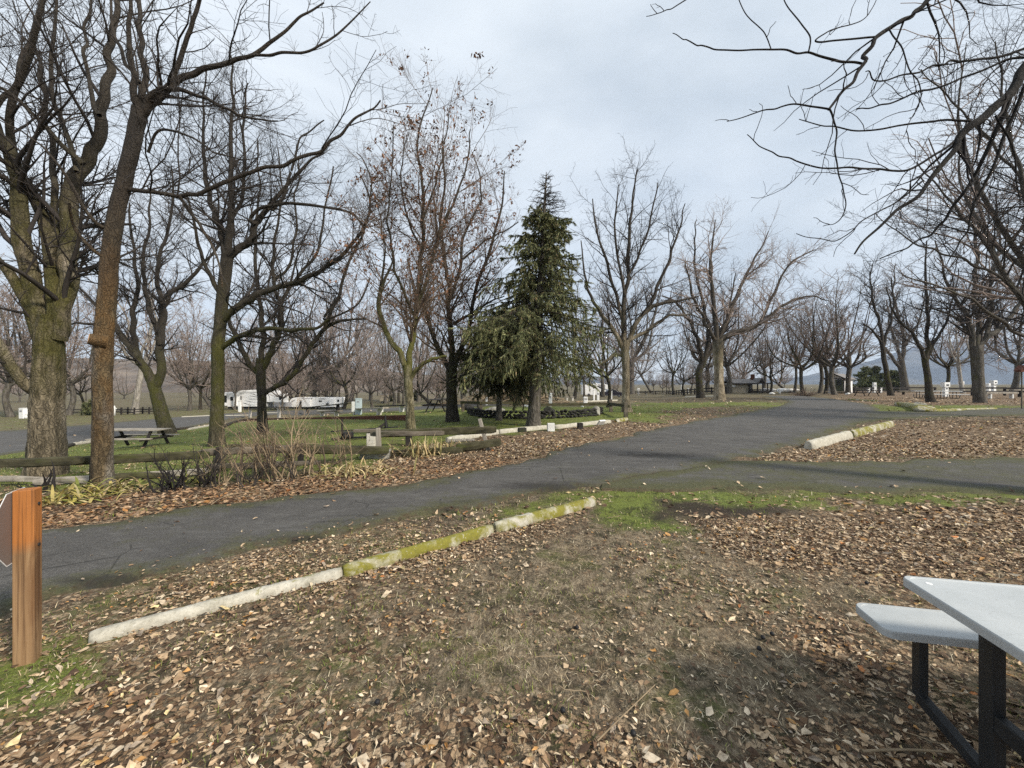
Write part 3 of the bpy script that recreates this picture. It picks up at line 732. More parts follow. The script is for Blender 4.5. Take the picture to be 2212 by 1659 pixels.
def grow(P, R, rng, rate, tr=(0.2, 1.0), ang=(35, 60), lf=(0.3, 0.6), lmax=9.0, npts=5, rf=0.55, rtip=0.002, up=0.15, wig=0.2, rmin=0.002, bias=None, lmin=0.05, maxn=None):
    seg = np.linalg.norm(np.diff(P, axis=1), axis=2); plen = seg.sum(1)
    cnt = rng.poisson(plen * rate * (tr[1] - tr[0]))
    if maxn is not None and cnt.sum() > maxn: cnt = rng.binomial(cnt, maxn / cnt.sum())
    k = np.repeat(np.arange(len(P)), cnt); M_ = len(k)
    if M_ == 0: return P[:0, :npts], R[:0, :npts]
    t_ = tr[0] + (tr[1] - tr[0]) * rng.random(M_)
    n = P.shape[1]; f = t_ * (n - 1); i = np.clip(f.astype(int), 0, n - 2); f = (f - i)[:, None]
    pos = P[k, i] * (1 - f) + P[k, i + 1] * f
    tan = P[k, i + 1] - P[k, i]; tan /= np.linalg.norm(tan, axis=1, keepdims=True) + 1e-9
    r = R[k, i] * (1 - f[:, 0]) + R[k, i + 1] * f[:, 0]
    rv = rng.normal(size=(M_, 3)); 
    if bias is not None: rv = rv + np.asarray(bias)
    perp = rv - (rv * tan).sum(1, keepdims=True) * tan; perp /= np.linalg.norm(perp, axis=1, keepdims=True) + 1e-9
    a = np.radians(rng.uniform(ang[0], ang[1], M_))[:, None]
    d = np.cos(a) * tan + np.sin(a) * perp; d[:, 2] += up * 0.5
    L = np.clip(plen[k] * rng.uniform(lf[0], lf[1], M_) * (1.15 - 0.65 * t_), lmin, lmax)
    step = (L / (npts - 1))[:, None]
    out = [pos]
    for s in range(npts - 1):
        d = d + rng.normal(size=(M_, 3)) * wig + np.array([0, 0, up * 0.35])
        d /= np.linalg.norm(d, axis=1, keepdims=True) + 1e-9
        pos = pos + d * step; out.append(pos)
    Q = np.stack(out, 1)
    r0 = np.maximum(np.minimum(r * rf, L * 0.02 + rmin), rmin)
    s = np.linspace(0, 1, npts)[None, :]
    RR = r0[:, None] * (1 - s) + rtip * s
    return Q, RR

def to_n(P, R, n):
    if P.shape[1] == n: return P, R
    t_ = np.linspace(0, P.shape[1] - 1, n); i = np.clip(t_.astype(int), 0, P.shape[1] - 2); f = t_ - i
    return (P[:, i] * (1 - f)[None, :, None] + P[:, i + 1] * f[None, :, None], R[:, i] * (1 - f) + R[:, i + 1] * f)

def bark_tube(pts, rad, rings, sides, relief, seed, flare=0.0, flute=0.0):
    P = resample(pts, rings); Rr = np.interp(np.linspace(0, 1, rings), np.linspace(0, 1, len(rad)), rad)
    if flare:
        h = np.concatenate([[0], np.cumsum(np.linalg.norm(np.diff(P, axis=0), axis=1))])
        Rr = Rr * (1 + flare * np.exp(-h / (Rr[0] * 1.6)))
    v, q = tubes(P[None], Rr[None], sides)
    c = np.repeat(P, sides, 0); d = v - c
    a = np.tile(np.arange(sides) / sides * 2 * np.pi, rings); h = np.repeat(np.cumsum(np.r_[0, np.linalg.norm(np.diff(P, axis=0), axis=1)]), sides)
    R0 = np.repeat(Rr, sides)
    k = 1.0 + relief * 1.2 * (fbm(np.cos(a) * 1.4 + h * 0.4, np.sin(a) * 1.4 + seed, seed, 3) - 0.5)
    cells = 1 - np.abs(2 * vnoise(np.cos(a) * R0 * 15, np.sin(a) * R0 * 15, h * 2.6, seed + 7) - 1)
    k += relief * 0.55 * (cells - 0.5)
    k += relief * 0.30 * (vnoise(np.cos(a) * R0 * 40, np.sin(a) * R0 * 40, h * 11, seed + 8) - 0.5)
    if flute: k += flute * np.sin(a * 5 + 1.3 * np.sin(h * 1.2) + seed) * np.exp(-h / 3.5)
    return c + d * k[:, None], q

def V2(*p): return list(p)
def traced(d, pts, dd=0.0, bow=0.0):
    """limb: list of (px, py, width px) seen at distance d, receding by dd towards its tip"""
    n = len(pts); out, rad = [], []
    for i, (px, py, w) in enumerate(pts):
        s = i / max(1, n - 1); D = d + dd * s + bow * math.sin(s * math.pi)
        out.append(px_d(px, py, D)); rad.append(w * D / F / 2 * (1 + ((px - 1106) / F) ** 2) ** -0.42)   # a wide lens stretches what is off its axis
    k = max(3 * n - 2, 7); P = resample(np.array([tuple(p) for p in out]), k); seg = np.linalg.norm(P[-1] - P[0]) / k
    rr = np.random.default_rng(int(abs(pts[0][0]) * 13 + abs(pts[-1][1]) * 7 + n))
    J = rr.normal(0, (0.07 if pts[-1][2] < 0.45 * pts[0][2] else 0.022) * seg, (k, 3)) * np.minimum(1, np.arange(k) / 2.0)[:, None]   # real limbs are crooked
    J[-1] = 0
    return [tuple(p) for p in P + J], list(np.interp(np.linspace(0, 1, k), np.linspace(0, 1, n), rad))

LEAVES = None
def leaf_cloud(pos, rng, size, cols, droop=0.0, elong=1.0):
    """small folded leaves at the given points"""
    n = len(pos)
    tpl = np.array([(0, -.5, 0), (.28, -.15, .10), (.24, .22, .12), (0, .5, .03), (-.24, .22, .12), (-.28, -.15, .10)]) * np.array([1, elong, 1])
    s = rng.uniform(size[0], size[1], n)
    ya = rng.uniform(0, 2 * np.pi, n); pi_ = rng.normal(0, 0.24 + droop, n); ro = rng.normal(0, 0.24 + droop, n)
    cy, sy, cp, sp, cr_, sr = np.cos(ya), np.sin(ya), np.cos(pi_), np.sin(pi_), np.cos(ro), np.sin(ro)
    curl = rng.uniform(-0.6, 1.8, n); wid = rng.uniform(0.7, 1.25, n)
    v = np.tile(tpl, (n, 1, 1)); v[:, :, 2] *= curl[:, None]; v[:, :, 0] *= wid[:, None]
    v += rng.normal(0, 0.085, v.shape)
    v *= s[:, None, None]
    x, y, z = v[..., 0], v[..., 1], v[..., 2]
    x, z = x * cr_[:, None] + z * sr[:, None], -x * sr[:, None] + z * cr_[:, None]
    y, z = y * cp[:, None] - z * sp[:, None], y * sp[:, None] + z * cp[:, None]
    x, y = x * cy[:, None] - y * sy[:, None], x * sy[:, None] + y * cy[:, None]
    v = np.stack([x, y, z], -1) + pos[:, None, :]
    i = (np.arange(n) * 6)[:, None]
    f = np.concatenate([i + np.array([[0, 1, 2, 3]]), i + np.array([[0, 3, 4, 5]])])
    c = np.repeat(cols, 6, 0)
    return v.reshape(-1, 3), f, c

def make_tree(label, base, limbs, cfg, seed, mat, twig, cat="tree", group=None, relief=0.1, sides=18, rings=40, flare=0.25, flute=0.0, name="bare_tree", extra=None, dry=None, limb_twigs=None):
    """limbs: list of (points, radii); the first is the trunk. cfg: list of keyword sets for grow(), level by level"""
    rng = np.random.default_rng(seed)
    base = Vector(base); b = np.array(base)
    root = thing(name, label, cat, base, 0, group)
    tp, tr_ = limbs[0]
    v, q = bark_tube(np.array(tp) - b, tr_, rings, sides, relief, seed, flare, flute)
    link("trunk", mesh_np("trunk", v, [q], M[mat], True), root)
    srcP, srcR = [], []
    for (lp, lr) in limbs[1:]:
        lp = np.array(lp) - b
        s2 = max(6, int(sides * 0.55))
        v, q = bark_tube(lp, lr, max(10, len(lp) * 4), s2, relief * 0.8, seed + len(srcP))
        link("limb", mesh_np("limb", v, [q], M[mat], True), root)
        Pl = resample(lp, 12); srcP.append(Pl); srcR.append(np.interp(np.linspace(0, 1, 12), np.linspace(0, 1, len(lr)), lr))
    Pt = resample(np.array(tp) - b, 12); Rt = np.interp(np.linspace(0, 1, 12), np.linspace(0, 1, len(tr_)), tr_)
    parentsP, parentsR = (np.array(srcP), np.array(srcR)) if srcP else (Pt[None], Rt[None])
    if extra:   # boughs out of the trunk that nobody traced
        eP, eR = grow(Pt[None], Rt[None], rng, **extra)
        ePr, eRr = to_n(eP, eR, 12); parentsP = np.concatenate([parentsP, ePr]); parentsR = np.concatenate([parentsR, eRr])
    VV, QQ, off = [], [], 0
    def addt(P_, R_, s_):
        nonlocal off
        if len(P_) == 0: return
        v_, q_ = tubes(P_, R_, s_); VV.append(v_); QQ.append(q_ + off); off += len(v_)
    if extra: addt(eP, eR, 6)
    cur = (parentsP, parentsR); allp = [cur]; tips = []
    for lv, kw in enumerate(cfg):
        kw = dict(kw); sd_ = kw.pop('sides', 3 if lv > 0 else 5); src = kw.pop('src', 'last')
        if src == 'all':
            m = max(p.shape[1] for p, _ in allp)
            PP = np.concatenate([to_n(p, r, m)[0] for p, r in allp]); RR = np.concatenate([to_n(p, r, m)[1] for p, r in allp])
        else: PP, RR = cur
        P_, R_ = grow(PP, RR, rng, **kw)
        addt(P_, R_, sd_); cur = (P_, R_); allp.append(cur)
    me = mesh_np("crown", np.concatenate(VV), [np.concatenate(QQ)], M[twig], True)
    link("crown", me, root)
    if dry:
        n, size, colr, zlo = dry
        tp_ = cur[0][:, -1]; tp_ = tp_[tp_[:, 2] > zlo]
        if len(tp_):
            cen = tp_[rng.integers(0, len(tp_), max(1, n // 5))]
            pos = np.repeat(cen, 5, 0) + rng.normal(0, 0.07, (len(cen) * 5, 3))
            c = np.array(colr)[None] * rng.uniform(0.5, 1.5, (len(pos), 1))
            v, f, c = leaf_cloud(pos, rng, size, c, 1.0, 1.4)
            o = link("dry_leaves", mesh_np("dry_leaves", v, [f], M['leaf'], False, colors=c), root); o["kind"] = "stuff"
    return root

# twig programmes
def near_cfg(k=1.0, thin=1.0, up=0.12, maxn=11000):
    return [dict(rate=3.2 * k, tr=(0.06, 1.0), ang=(28, 65), lf=(0.25, 0.6), lmax=2.8, npts=8, rf=0.42, rtip=0.0035 * thin, up=up, wig=0.13, rmin=0.0055 * thin, sides=4),
            dict(rate=5.5 * k, tr=(0.08, 1.0), ang=(28, 70), lf=(0.25, 0.65), lmax=1.2, npts=5, rf=0.55, rtip=0.0020 * thin, up=up, wig=0.18, rmin=0.0028 * thin, sides=3, maxn=5000),
            dict(rate=9.0 * k, tr=(0.08, 1.0), ang=(28, 75), lf=(0.25, 0.7), lmax=0.55, npts=3, rf=0.7, rtip=0.0013 * thin, up=up * 0.7, wig=0.22, rmin=0.0018 * thin, sides=3, maxn=maxn)]

# ------------------------------------------------------------------ the near trees, one by one
def gd(px, py):
    p = ground(px, py); return p, p.y

EXU = dict(rate=1.0, tr=(0.55, 1.0), ang=(35, 60), lf=(0.35, 0.6), lmax=4.0, npts=8, rf=0.32, rtip=0.006, up=0.25, wig=0.12, rmin=0.02)

# 1: massive fluted cottonwood on the left
p, d = gd(98, 1026)
limbs = [traced(d, [(98, 1034, 78), (98, 960, 72), (100, 880, 70), (103, 800, 66), (106, 730, 62), (110, 680, 56)]),
         traced(d, [(126, 735, 36), (140, 640, 40), (150, 540, 42), (148, 440, 38), (176, 360, 34), (208, 310, 30), (217, 240, 26), (232, 150, 20), (248, 60, 15), (266, -60, 10), (280, -200, 5)], 0.8),
         traced(d, [(92, 735, 40), (74, 640, 44), (56, 560, 42), (44, 470, 40), (36, 385, 36), (10, 315, 32), (-20, 240, 26), (-40, 120, 18), (-50, -80, 10)], -0.4),
         traced(d, [(120, 700, 34), (112, 560, 34), (92, 470, 28), (62, 405, 26), (34, 370, 24)], 0.3),
         traced(d, [(85, 852, 30), (52, 828, 30), (24, 790, 26), (0, 745, 24), (-40, 690, 20), (-110, 600, 14)], -0.8),
         traced(d, [(84, 740, 26), (58, 660, 26), (20, 590, 24), (-20, 545, 20), (-80, 480, 12)], -0.5),
         traced(d, [(112, 580, 18), (118, 480, 16), (116, 400, 15), (108, 300, 13), (90, 200, 12), (80, 90, 9), (84, -60, 6)], 1.2),
         traced(d, [(36, 380, 20), (22, 250, 18), (45, 170, 16), (75, 80, 13), (100, 0, 10), (120, -100, 6)], -0.8),
         traced(d, [(-20, 250, 14), (30, 190, 13), (55, 120, 12), (85, 30, 10), (105, -60, 6)], 0.9),
         traced(d, [(180, 355, 15), (130, 310, 12), (80, 255, 10), (20, 200, 8), (-40, 170, 6)], -0.7),
         traced(d, [(165, 372, 14), (150, 300, 12), (120, 230, 11), (110, 150, 10), (118, 60, 8), (125, -60, 5)], 0.5),
         traced(d, [(215, 250, 12), (190, 180, 10), (185, 90, 8), (196, 0, 6), (200, -90, 4)], 0.8)]
make_tree("massive cottonwood with fluted trunk and mossy forked limbs at the left edge", p, limbs, near_cfg(0.85, 1.1), 11,
          'bark_cottonwood', 'twig_dark', relief=0.26, sides=72, rings=150, flare=0.16, flute=0.10, name="cottonwood_tree")

# 2: straight tree beside it, rusty bark
p, d = gd(222, 1050)
limbs = [traced(d, [(222, 1056, 48), (221, 980, 45), (222, 880, 44), (222, 780, 43), (226, 700, 43), (234, 610, 42), (242, 520, 40), (256, 440, 38), (274, 370, 36), (290, 300, 36), (302, 236, 36)]),
         traced(d, [(298, 245, 17), (288, 190, 16), (282, 110, 12), (280, 20, 9), (285, -90, 6)], -0.3),
         traced(d, [(300, 250, 16), (312, 170, 14), (303, 90, 12), (300, 0, 10), (296, -120, 7)], 0.4),
         traced(d, [(306, 250, 22), (334, 222, 20), (366, 190, 18), (400, 166, 15), (460, 143, 12), (540, 120, 9), (600, 80, 7), (652, 36, 5), (700, 6, 3)], 0.3),
         traced(d, [(366, 192, 12), (388, 130, 11), (405, 80, 10), (425, 20, 9), (445, -60, 6)], -0.3),
         traced(d, [(310, 245, 13), (328, 202, 14), (372, 192, 12), (430, 208, 8), (480, 232, 7), (540, 255, 5), (600, 262, 3)], -0.4),
         traced(d, [(540, 121, 6), (610, 119, 6), (670, 108, 5), (730, 70, 4), (800, 4, 2)], 0.1),
         traced(d, [(280, 410, 12), (330, 414, 11), (386, 424, 11), (450, 409, 10), (544, 371, 9), (637, 347, 8), (712, 307, 7), (772, 259, 5), (822, 217, 3)], 0.2),
         traced(d, [(386, 422, 9), (405, 452, 8), (440, 500, 7), (470, 560, 5), (480, 620, 3)], 0.5),
         traced(d, [(246, 500, 11), (205, 480, 10), (170, 430, 9), (130, 360, 7), (70, 300, 5), (0, 260, 3)], -0.8),
         traced(d, [(236, 560, 10), (200, 540, 9), (160, 490, 8), (150, 440, 6)], -0.6),
         traced(d, [(300, 180, 10), (260, 110, 9), (240, 40, 7), (235, -60, 4)], 0.6),
         traced(d, [(320, 330, 7), (350, 280, 6), (420, 300, 5), (460, 330, 4), (520, 345, 3)], -0.5)]
t2 = make_tree("tall straight tree with rust-orange bark and a sawn-off limb stub on its trunk", p, limbs, near_cfg(0.95, 1.1), 12,
               'bark_rust', 'twig_dark', relief=0.14, sides=56, rings=170, flare=0.12, name="bare_tree")
b2 = np.array(p)
mb = MB(); c0 = np.array(px_d(208, 735, d - 0.12)) - b2; dr = Vector((-0.55, -0.62, 0.12)).normalized()
mb.tube([Vector(c0) - dr * 0.12, Vector(c0), Vector(c0) + dr * 0.08], [0.11, 0.095, 0.085], 18, True)
mb.part("limb_stub", 'bark_rust', t2)
mb = MB(); mb.tube([Vector(c0) + dr * 0.078, Vector(c0) + dr * 0.088], [0.078, 0.076], 18, True)
mb.part("cut_face", 'cut_wood', t2, "pale sawn face of the removed limb")

# 3: leaning tree behind
p, d = gd(360, 938)
limbs = [traced(d, [(364, 944, 36), (352, 900, 30), (338, 850, 27), (326, 812, 26)]),
         traced(d, [(332, 832, 22), (304, 784, 20), (280, 750, 17), (255, 715, 14), (236, 690, 11), (200, 650, 7), (160, 610, 4)], -0.8),
         traced(d, [(338, 835, 20), (350, 800, 20), (346, 740, 19), (350, 690, 18), (352, 655, 17), (372, 632, 13), (400, 612, 10), (440, 570, 7), (480, 520, 4)], 0.8),
         traced(d, [(300, 782, 14), (290, 736, 14), (288, 675, 12), (296, 620, 10), (290, 540, 7), (280, 440, 4)], 0.6),
         traced(d, [(347, 745, 13), (330, 690, 12), (314, 630, 10), (310, 560, 8), (322, 480, 6), (318, 400, 3)], -0.8),
         traced(d, [(352, 658, 12), (340, 610, 10), (350, 540, 8), (372, 460, 6), (370, 360, 3)], 0.3),
         traced(d, [(250, 708, 9), (205, 700, 8), (150, 700, 5), (110, 705, 3)], -0.4)]
make_tree("tree leaning left with a green mossy fork, standing beside the far road", p, limbs, near_cfg(0.72, 1.35), 13,
          'bark_mossy', 'twig_dark', relief=0.16, sides=30, rings=60, name="leaning_tree")

# 4: tree behind the twiggy bushes
p, d = gd(470, 962)
limbs = [traced(d, [(469, 966, 34), (469, 900, 29), (471, 820, 28), (472, 744, 27), (479, 660, 27), (486, 600, 27), (492, 545, 26)]),
         traced(d, [(490, 550, 20), (478, 510, 16), (462, 455, 12), (448, 400, 10), (442, 337, 8), (440, 250, 5), (446, 150, 3)], 0.6),
         traced(d, [(492, 548, 18), (497, 490, 16), (500, 430, 12), (499, 350, 10), (500, 270, 8), (504, 200, 6), (498, 120, 3)], -0.4),
         traced(d, [(494, 556, 18), (520, 535, 17), (544, 515, 16), (551, 484, 15), (577, 452, 11), (615, 405, 8), (660, 360, 6), (700, 330, 3)], 0.3),
         traced(d, [(484, 690, 18), (514, 664, 17), (556, 638, 15), (600, 622, 13), (650, 605, 11), (700, 578, 10), (745, 545, 8), (780, 500, 6), (800, 440, 4), (780, 380, 3)], -0.5),
         traced(d, [(480, 752, 13), (511, 730, 13), (545, 716, 12), (580, 711, 11), (630, 712, 9), (680, 710, 7), (712, 690, 4)], -0.9),
         traced(d, [(551, 486, 9), (540, 470, 8), (575, 446, 8), (640, 440, 7), (700, 448, 6), (760, 462, 5), (785, 500, 4), (760, 540, 3)], -0.6),
         traced(d, [(480, 640, 11), (455, 600, 10), (435, 545, 8), (420, 480, 6), (400, 420, 4), (360, 410, 3)], -0.7),
         traced(d, [(577, 452, 8), (600, 440, 7), (630, 370, 6), (650, 300, 4), (700, 260, 2.5)], 0.6),
         traced(d, [(497, 480, 9), (520, 430, 8), (530, 350, 7), (524, 260, 5), (535, 180, 3)], 0.5)]
make_tree("olive mossy tree rising out of the twiggy bushes, with a long low branch reaching right", p, limbs, near_cfg(0.85, 1.25), 14,
          'bark_mossy', 'twig_dark', relief=0.14, sides=34, rings=90, name="bare_tree")

# 5: three-forked dark tree
p, d = gd(567, 936)
limbs = [traced(d, [(567, 940, 24), (566, 880, 19), (564, 830, 20), (563, 795, 22), (564, 775, 20)]),
         traced(d, [(560, 812, 11), (539, 785, 12), (516, 743, 11), (500, 705, 9), (485, 660, 6), (470, 610, 3)], -0.5),
         traced(d, [(562, 790, 13), (567, 743, 12), (564, 691, 11), (560, 640, 9), (552, 570, 8), (550, 490, 6), (560, 400, 4), (556, 300, 2.5)], 0.5),
         traced(d, [(566, 800, 14), (583, 770, 14), (597, 733, 12), (608, 702, 11), (606, 660, 9), (590, 600, 8), (596, 520, 6), (608, 420, 4), (600, 320, 2.5)], -0.3),
         traced(d, [(572, 850, 12), (595, 836, 12), (620, 822, 12), (647, 789, 11), (674, 745, 10), (705, 708, 9), (735, 695, 7), (790, 690, 3)], 0.3),
         traced(d, [(700, 712, 7), (730, 640, 7), (752, 570, 6), (780, 520, 5), (800, 440, 4), (796, 370, 3), (770, 330, 2)], -0.5),
         traced(d, [(604, 660, 7), (640, 600, 7), (690, 540, 6), (700, 450, 4), (720, 360, 3)], 0.8),
         traced(d, [(590, 610, 7), (625, 570, 6), (640, 500, 5), (636, 420, 4), (650, 330, 2)], 0.2),
         traced(d, [(735, 640, 6), (700, 690, 5), (770, 660, 4), (800, 600, 3)], -0.3)]
make_tree("dark tree forking low into three, just right of the white fifth-wheel trailer", p, limbs, near_cfg(0.75, 1.35), 15,
          'bark_dark', 'twig_dark', relief=0.14, sides=26, rings=50, name="bare_tree")

# 6: yellow-olive tree
p, d = gd(887, 941)
limbs = [traced(d, [(888, 944, 22), (886, 890, 18), (882, 830, 18), (880, 790, 20)]),
         traced(d, [(878, 800, 14), (863, 761, 12), (842, 735, 11), (828, 700, 11), (818, 660, 10), (822, 630, 9), (838, 590, 5), (850, 560, 3)], -0.3),
         traced(d, [(882, 800, 14), (890, 745, 12), (898, 700, 11), (904, 650, 10), (908, 590, 9), (914, 500, 8), (912, 400, 6), (902, 300, 4), (935, 190, 2)], 0.4),
         traced(d, [(884, 830, 10), (893, 808, 9), (905, 795, 9), (921, 782, 8), (942, 774, 7), (965, 770, 4)], -0.2),
         traced(d, [(904, 655, 8), (922, 600, 8), (940, 537, 7), (960, 480, 6), (985, 430, 5), (1010, 340, 3), (1016, 280, 2)], 0.6),
         traced(d, [(900, 690, 7), (870, 630, 6), (850, 560, 5), (838, 480, 4), (846, 380, 3), (850, 270, 2)], -0.4),
         traced(d, [(912, 480, 5), (940, 400, 4), (958, 320, 3), (970, 240, 2)], 0.1),
         traced(d, [(820, 632, 7), (830, 560, 4), (824, 480, 3), (800, 400, 2)], -0.7),
         traced(d, [(910, 540, 5), (880, 470, 4), (866, 380, 3), (880, 300, 2)], 0.3)]
make_tree("slim tree with yellow-olive moss and one bowed limb on its left", p, limbs, near_cfg(0.85, 1.35), 16,
          'bark_olive', 'twig_brown', relief=0.12, sides=26, rings=60, name="bare_tree", dry=(2600, (0.05, 0.10), (0.16, 0.085, 0.05), 3.2))

# 7: tree behind it
p, d = gd(976, 910)
limbs = [traced(d, [(978, 914, 28), (976, 860, 22), (975, 810, 23), (976, 785, 22)]),
         traced(d, [(972, 800, 12), (955, 770, 11), (938, 735, 9), (922, 680, 8), (900, 640, 6), (880, 560, 3)], -0.4),
         traced(d, [(976, 795, 13), (974, 740, 12), (971, 680, 11), (971, 617, 9), (960, 560, 8), (952, 480, 6), (960, 380, 4), (955, 300, 2)], 0.3),
         traced(d, [(980, 795, 12), (995, 755, 11), (1010, 720, 9), (1022, 660, 8), (1037, 600, 7), (1060, 530, 6), (1085, 440, 4), (1090, 370, 2)], -0.3),
         traced(d, [(971, 650, 8), (992, 590, 7), (1000, 520, 6), (1030, 450, 4), (1040, 390, 3), (1020, 330, 2)], 0.7),
         traced(d, [(980, 700, 7), (1012, 680, 6), (1055, 655, 4), (1090, 640, 2)], -0.6),
         traced(d, [(1000, 560, 5), (1050, 520, 4), (1090, 500, 3), (1120, 480, 2)], 0.2)]
make_tree("dark-footed tree with reddish brown leaf remnants, beside the spruce", p, limbs, near_cfg(0.85, 1.5), 17,
          'bark_dark', 'twig_brown', relief=0.16, sides=24, rings=40, name="bare_tree", dry=(2400, (0.06, 0.11), (0.20, 0.10, 0.055), 3.5))

# 8: rounded tree on the bright lawn
p, d = gd(1353, 890)
limbs = [traced(d, [(1354, 893, 22), (1352, 860, 17), (1352, 800, 16), (1350, 760, 18), (1350, 735, 17)]),
         traced(d, [(1350, 745, 10), (1346, 690, 9), (1350, 630, 9), (1356, 560, 8), (1362, 480, 6), (1372, 400, 3), (1378, 365, 2)], 0.4),
         traced(d, [(1346, 755, 10), (1325, 715, 9), (1300, 680, 8), (1275, 640, 6), (1262, 590, 4), (1255, 520, 2)], -0.6),
         traced(d, [(1354, 750, 11), (1370, 705, 10), (1400, 670, 9), (1430, 655, 8), (1470, 650, 5), (1510, 640, 3)], -0.4),
         traced(d, [(1400, 672, 7), (1420, 620, 7), (1445, 560, 6), (1465, 500, 4), (1480, 440, 2)], 0.4),
         traced(d, [(1348, 700, 7), (1330, 640, 7), (1310, 570, 6), (1290, 500, 4), (1280, 430, 2)], 0.9),
         traced(d, [(1350, 640, 6), (1335, 560, 5), (1330, 480, 4), (1336, 400, 2)], -0.6),
         traced(d, [(1354, 600, 6), (1385, 540, 5), (1405, 470, 4), (1420, 395, 2)], -0.2),
         traced(d, [(1346, 770, 8), (1328, 765, 8), (1310, 780, 6), (1290, 790, 3)], 0.5),
         traced(d, [(1356, 735, 9), (1380, 725, 8), (1430, 690, 6), (1480, 680, 4), (1520, 690, 2)], 1.6)]
make_tree("rounded tree with tan lower trunk on the bright lawn before a dark pickup", p, limbs, near_cfg(0.62, 2.1, 0.10), 18,
          'bark_tan', 'twig_dark', relief=0.14, sides=24, rings=40, name="bare_tree")

# 9 and 10: the leaning pair where the road bends
p, d = gd(1554, 864)
limbs = [traced(d, [(1554, 868, 24), (1553, 830, 20), (1552, 790, 19), (1551, 745, 24), (1550, 735, 22)]),
         traced(d, [(1554, 742, 13), (1566, 728, 13), (1590, 718, 12), (1631, 707, 10), (1666, 681, 8), (1700, 655, 6), (1745, 640, 4), (1790, 650, 2)], -1.0),
         traced(d, [(1548, 740, 12), (1545, 690, 10), (1540, 640, 9), (1535, 580, 7), (1540, 520, 4), (1545, 475, 2)], 0.8),
         traced(d, [(1552, 738, 10), (1570, 690, 9), (1590, 640, 8), (1615, 590, 6), (1640, 540, 4), (1660, 500, 2)], 1.2),
         traced(d, [(1640, 703, 8), (1665, 650, 7), (1690, 600, 5), (1720, 560, 4), (1760, 540, 2)], 0.8),
         traced(d, [(1548, 744, 9), (1530, 710, 8), (1510, 670, 7), (1490, 620, 5), (1480, 560, 2)], -1.2)]
make_tree("thick pale-trunked tree at the road bend, with a heavy limb arching right", p, limbs,
          [dict(rate=1.5, tr=(0.08, 1.0), ang=(30, 70), lf=(0.3, 0.6), lmax=4.5, npts=8, rf=0.5, rtip=0.010, up=0.16, wig=0.15, rmin=0.015, sides=4),
           dict(rate=2.2, tr=(0.1, 1.0), ang=(30, 70), lf=(0.3, 0.7), lmax=2.0, npts=5, rf=0.6, rtip=0.007, up=0.10, wig=0.2, rmin=0.009, sides=3),
           dict(rate=3.0, tr=(0.1, 1.0), ang=(30, 75), lf=(0.3, 0.8), lmax=1.1, npts=4, rf=0.7, rtip=0.005, up=-0.05, wig=0.25, rmin=0.006, sides=3, maxn=9500)], 19,
          'bark_tan', 'twig_mauve', relief=0.14, sides=20, rings=30, name="bare_tree")
p, d = gd(1514, 860)
limbs = [traced(d, [(1514, 862, 18), (1511, 835, 15), (1510, 805, 14), (1518, 785, 15), (1524, 765, 14)]),
         traced(d, [(1518, 790, 10), (1512, 750, 9), (1500, 715, 8), (1480, 680, 6), (1455, 650, 4), (1430, 640, 2)], -0.8),
         traced(d, [(1524, 768, 10), (1530, 720, 9), (1520, 660, 7), (1505, 590, 5), (1500, 520, 3), (1505, 475, 2)], 0.8),
         traced(d, [(1522, 780, 9), (1545, 745, 8), (1570, 700, 6), (1580, 640, 4), (1590, 590, 2)], 1.8)]
make_tree("dark crooked tree close beside the thick pale-trunked one at the road bend", p, limbs,
          [dict(rate=1.5, tr=(0.08, 1.0), ang=(30, 65), lf=(0.3, 0.6), lmax=4.0, npts=7, rf=0.5, rtip=0.010, up=0.16, wig=0.15, rmin=0.015, sides=4),
           dict(rate=2.2, tr=(0.1, 1.0), ang=(30, 70), lf=(0.3, 0.7), lmax=1.8, npts=5, rf=0.6, rtip=0.007, up=0.10, wig=0.2, rmin=0.009, sides=3),
           dict(rate=3.0, tr=(0.1, 1.0), ang=(30, 75), lf=(0.3, 0.8), lmax=0.9, npts=3, rf=0.7, rtip=0.005, up=0.05, wig=0.25, rmin=0.006, sides=3, maxn=6500)], 20,
          'bark_dark', 'twig_dark', relief=0.12, sides=16, rings=24, name="bare_tree")

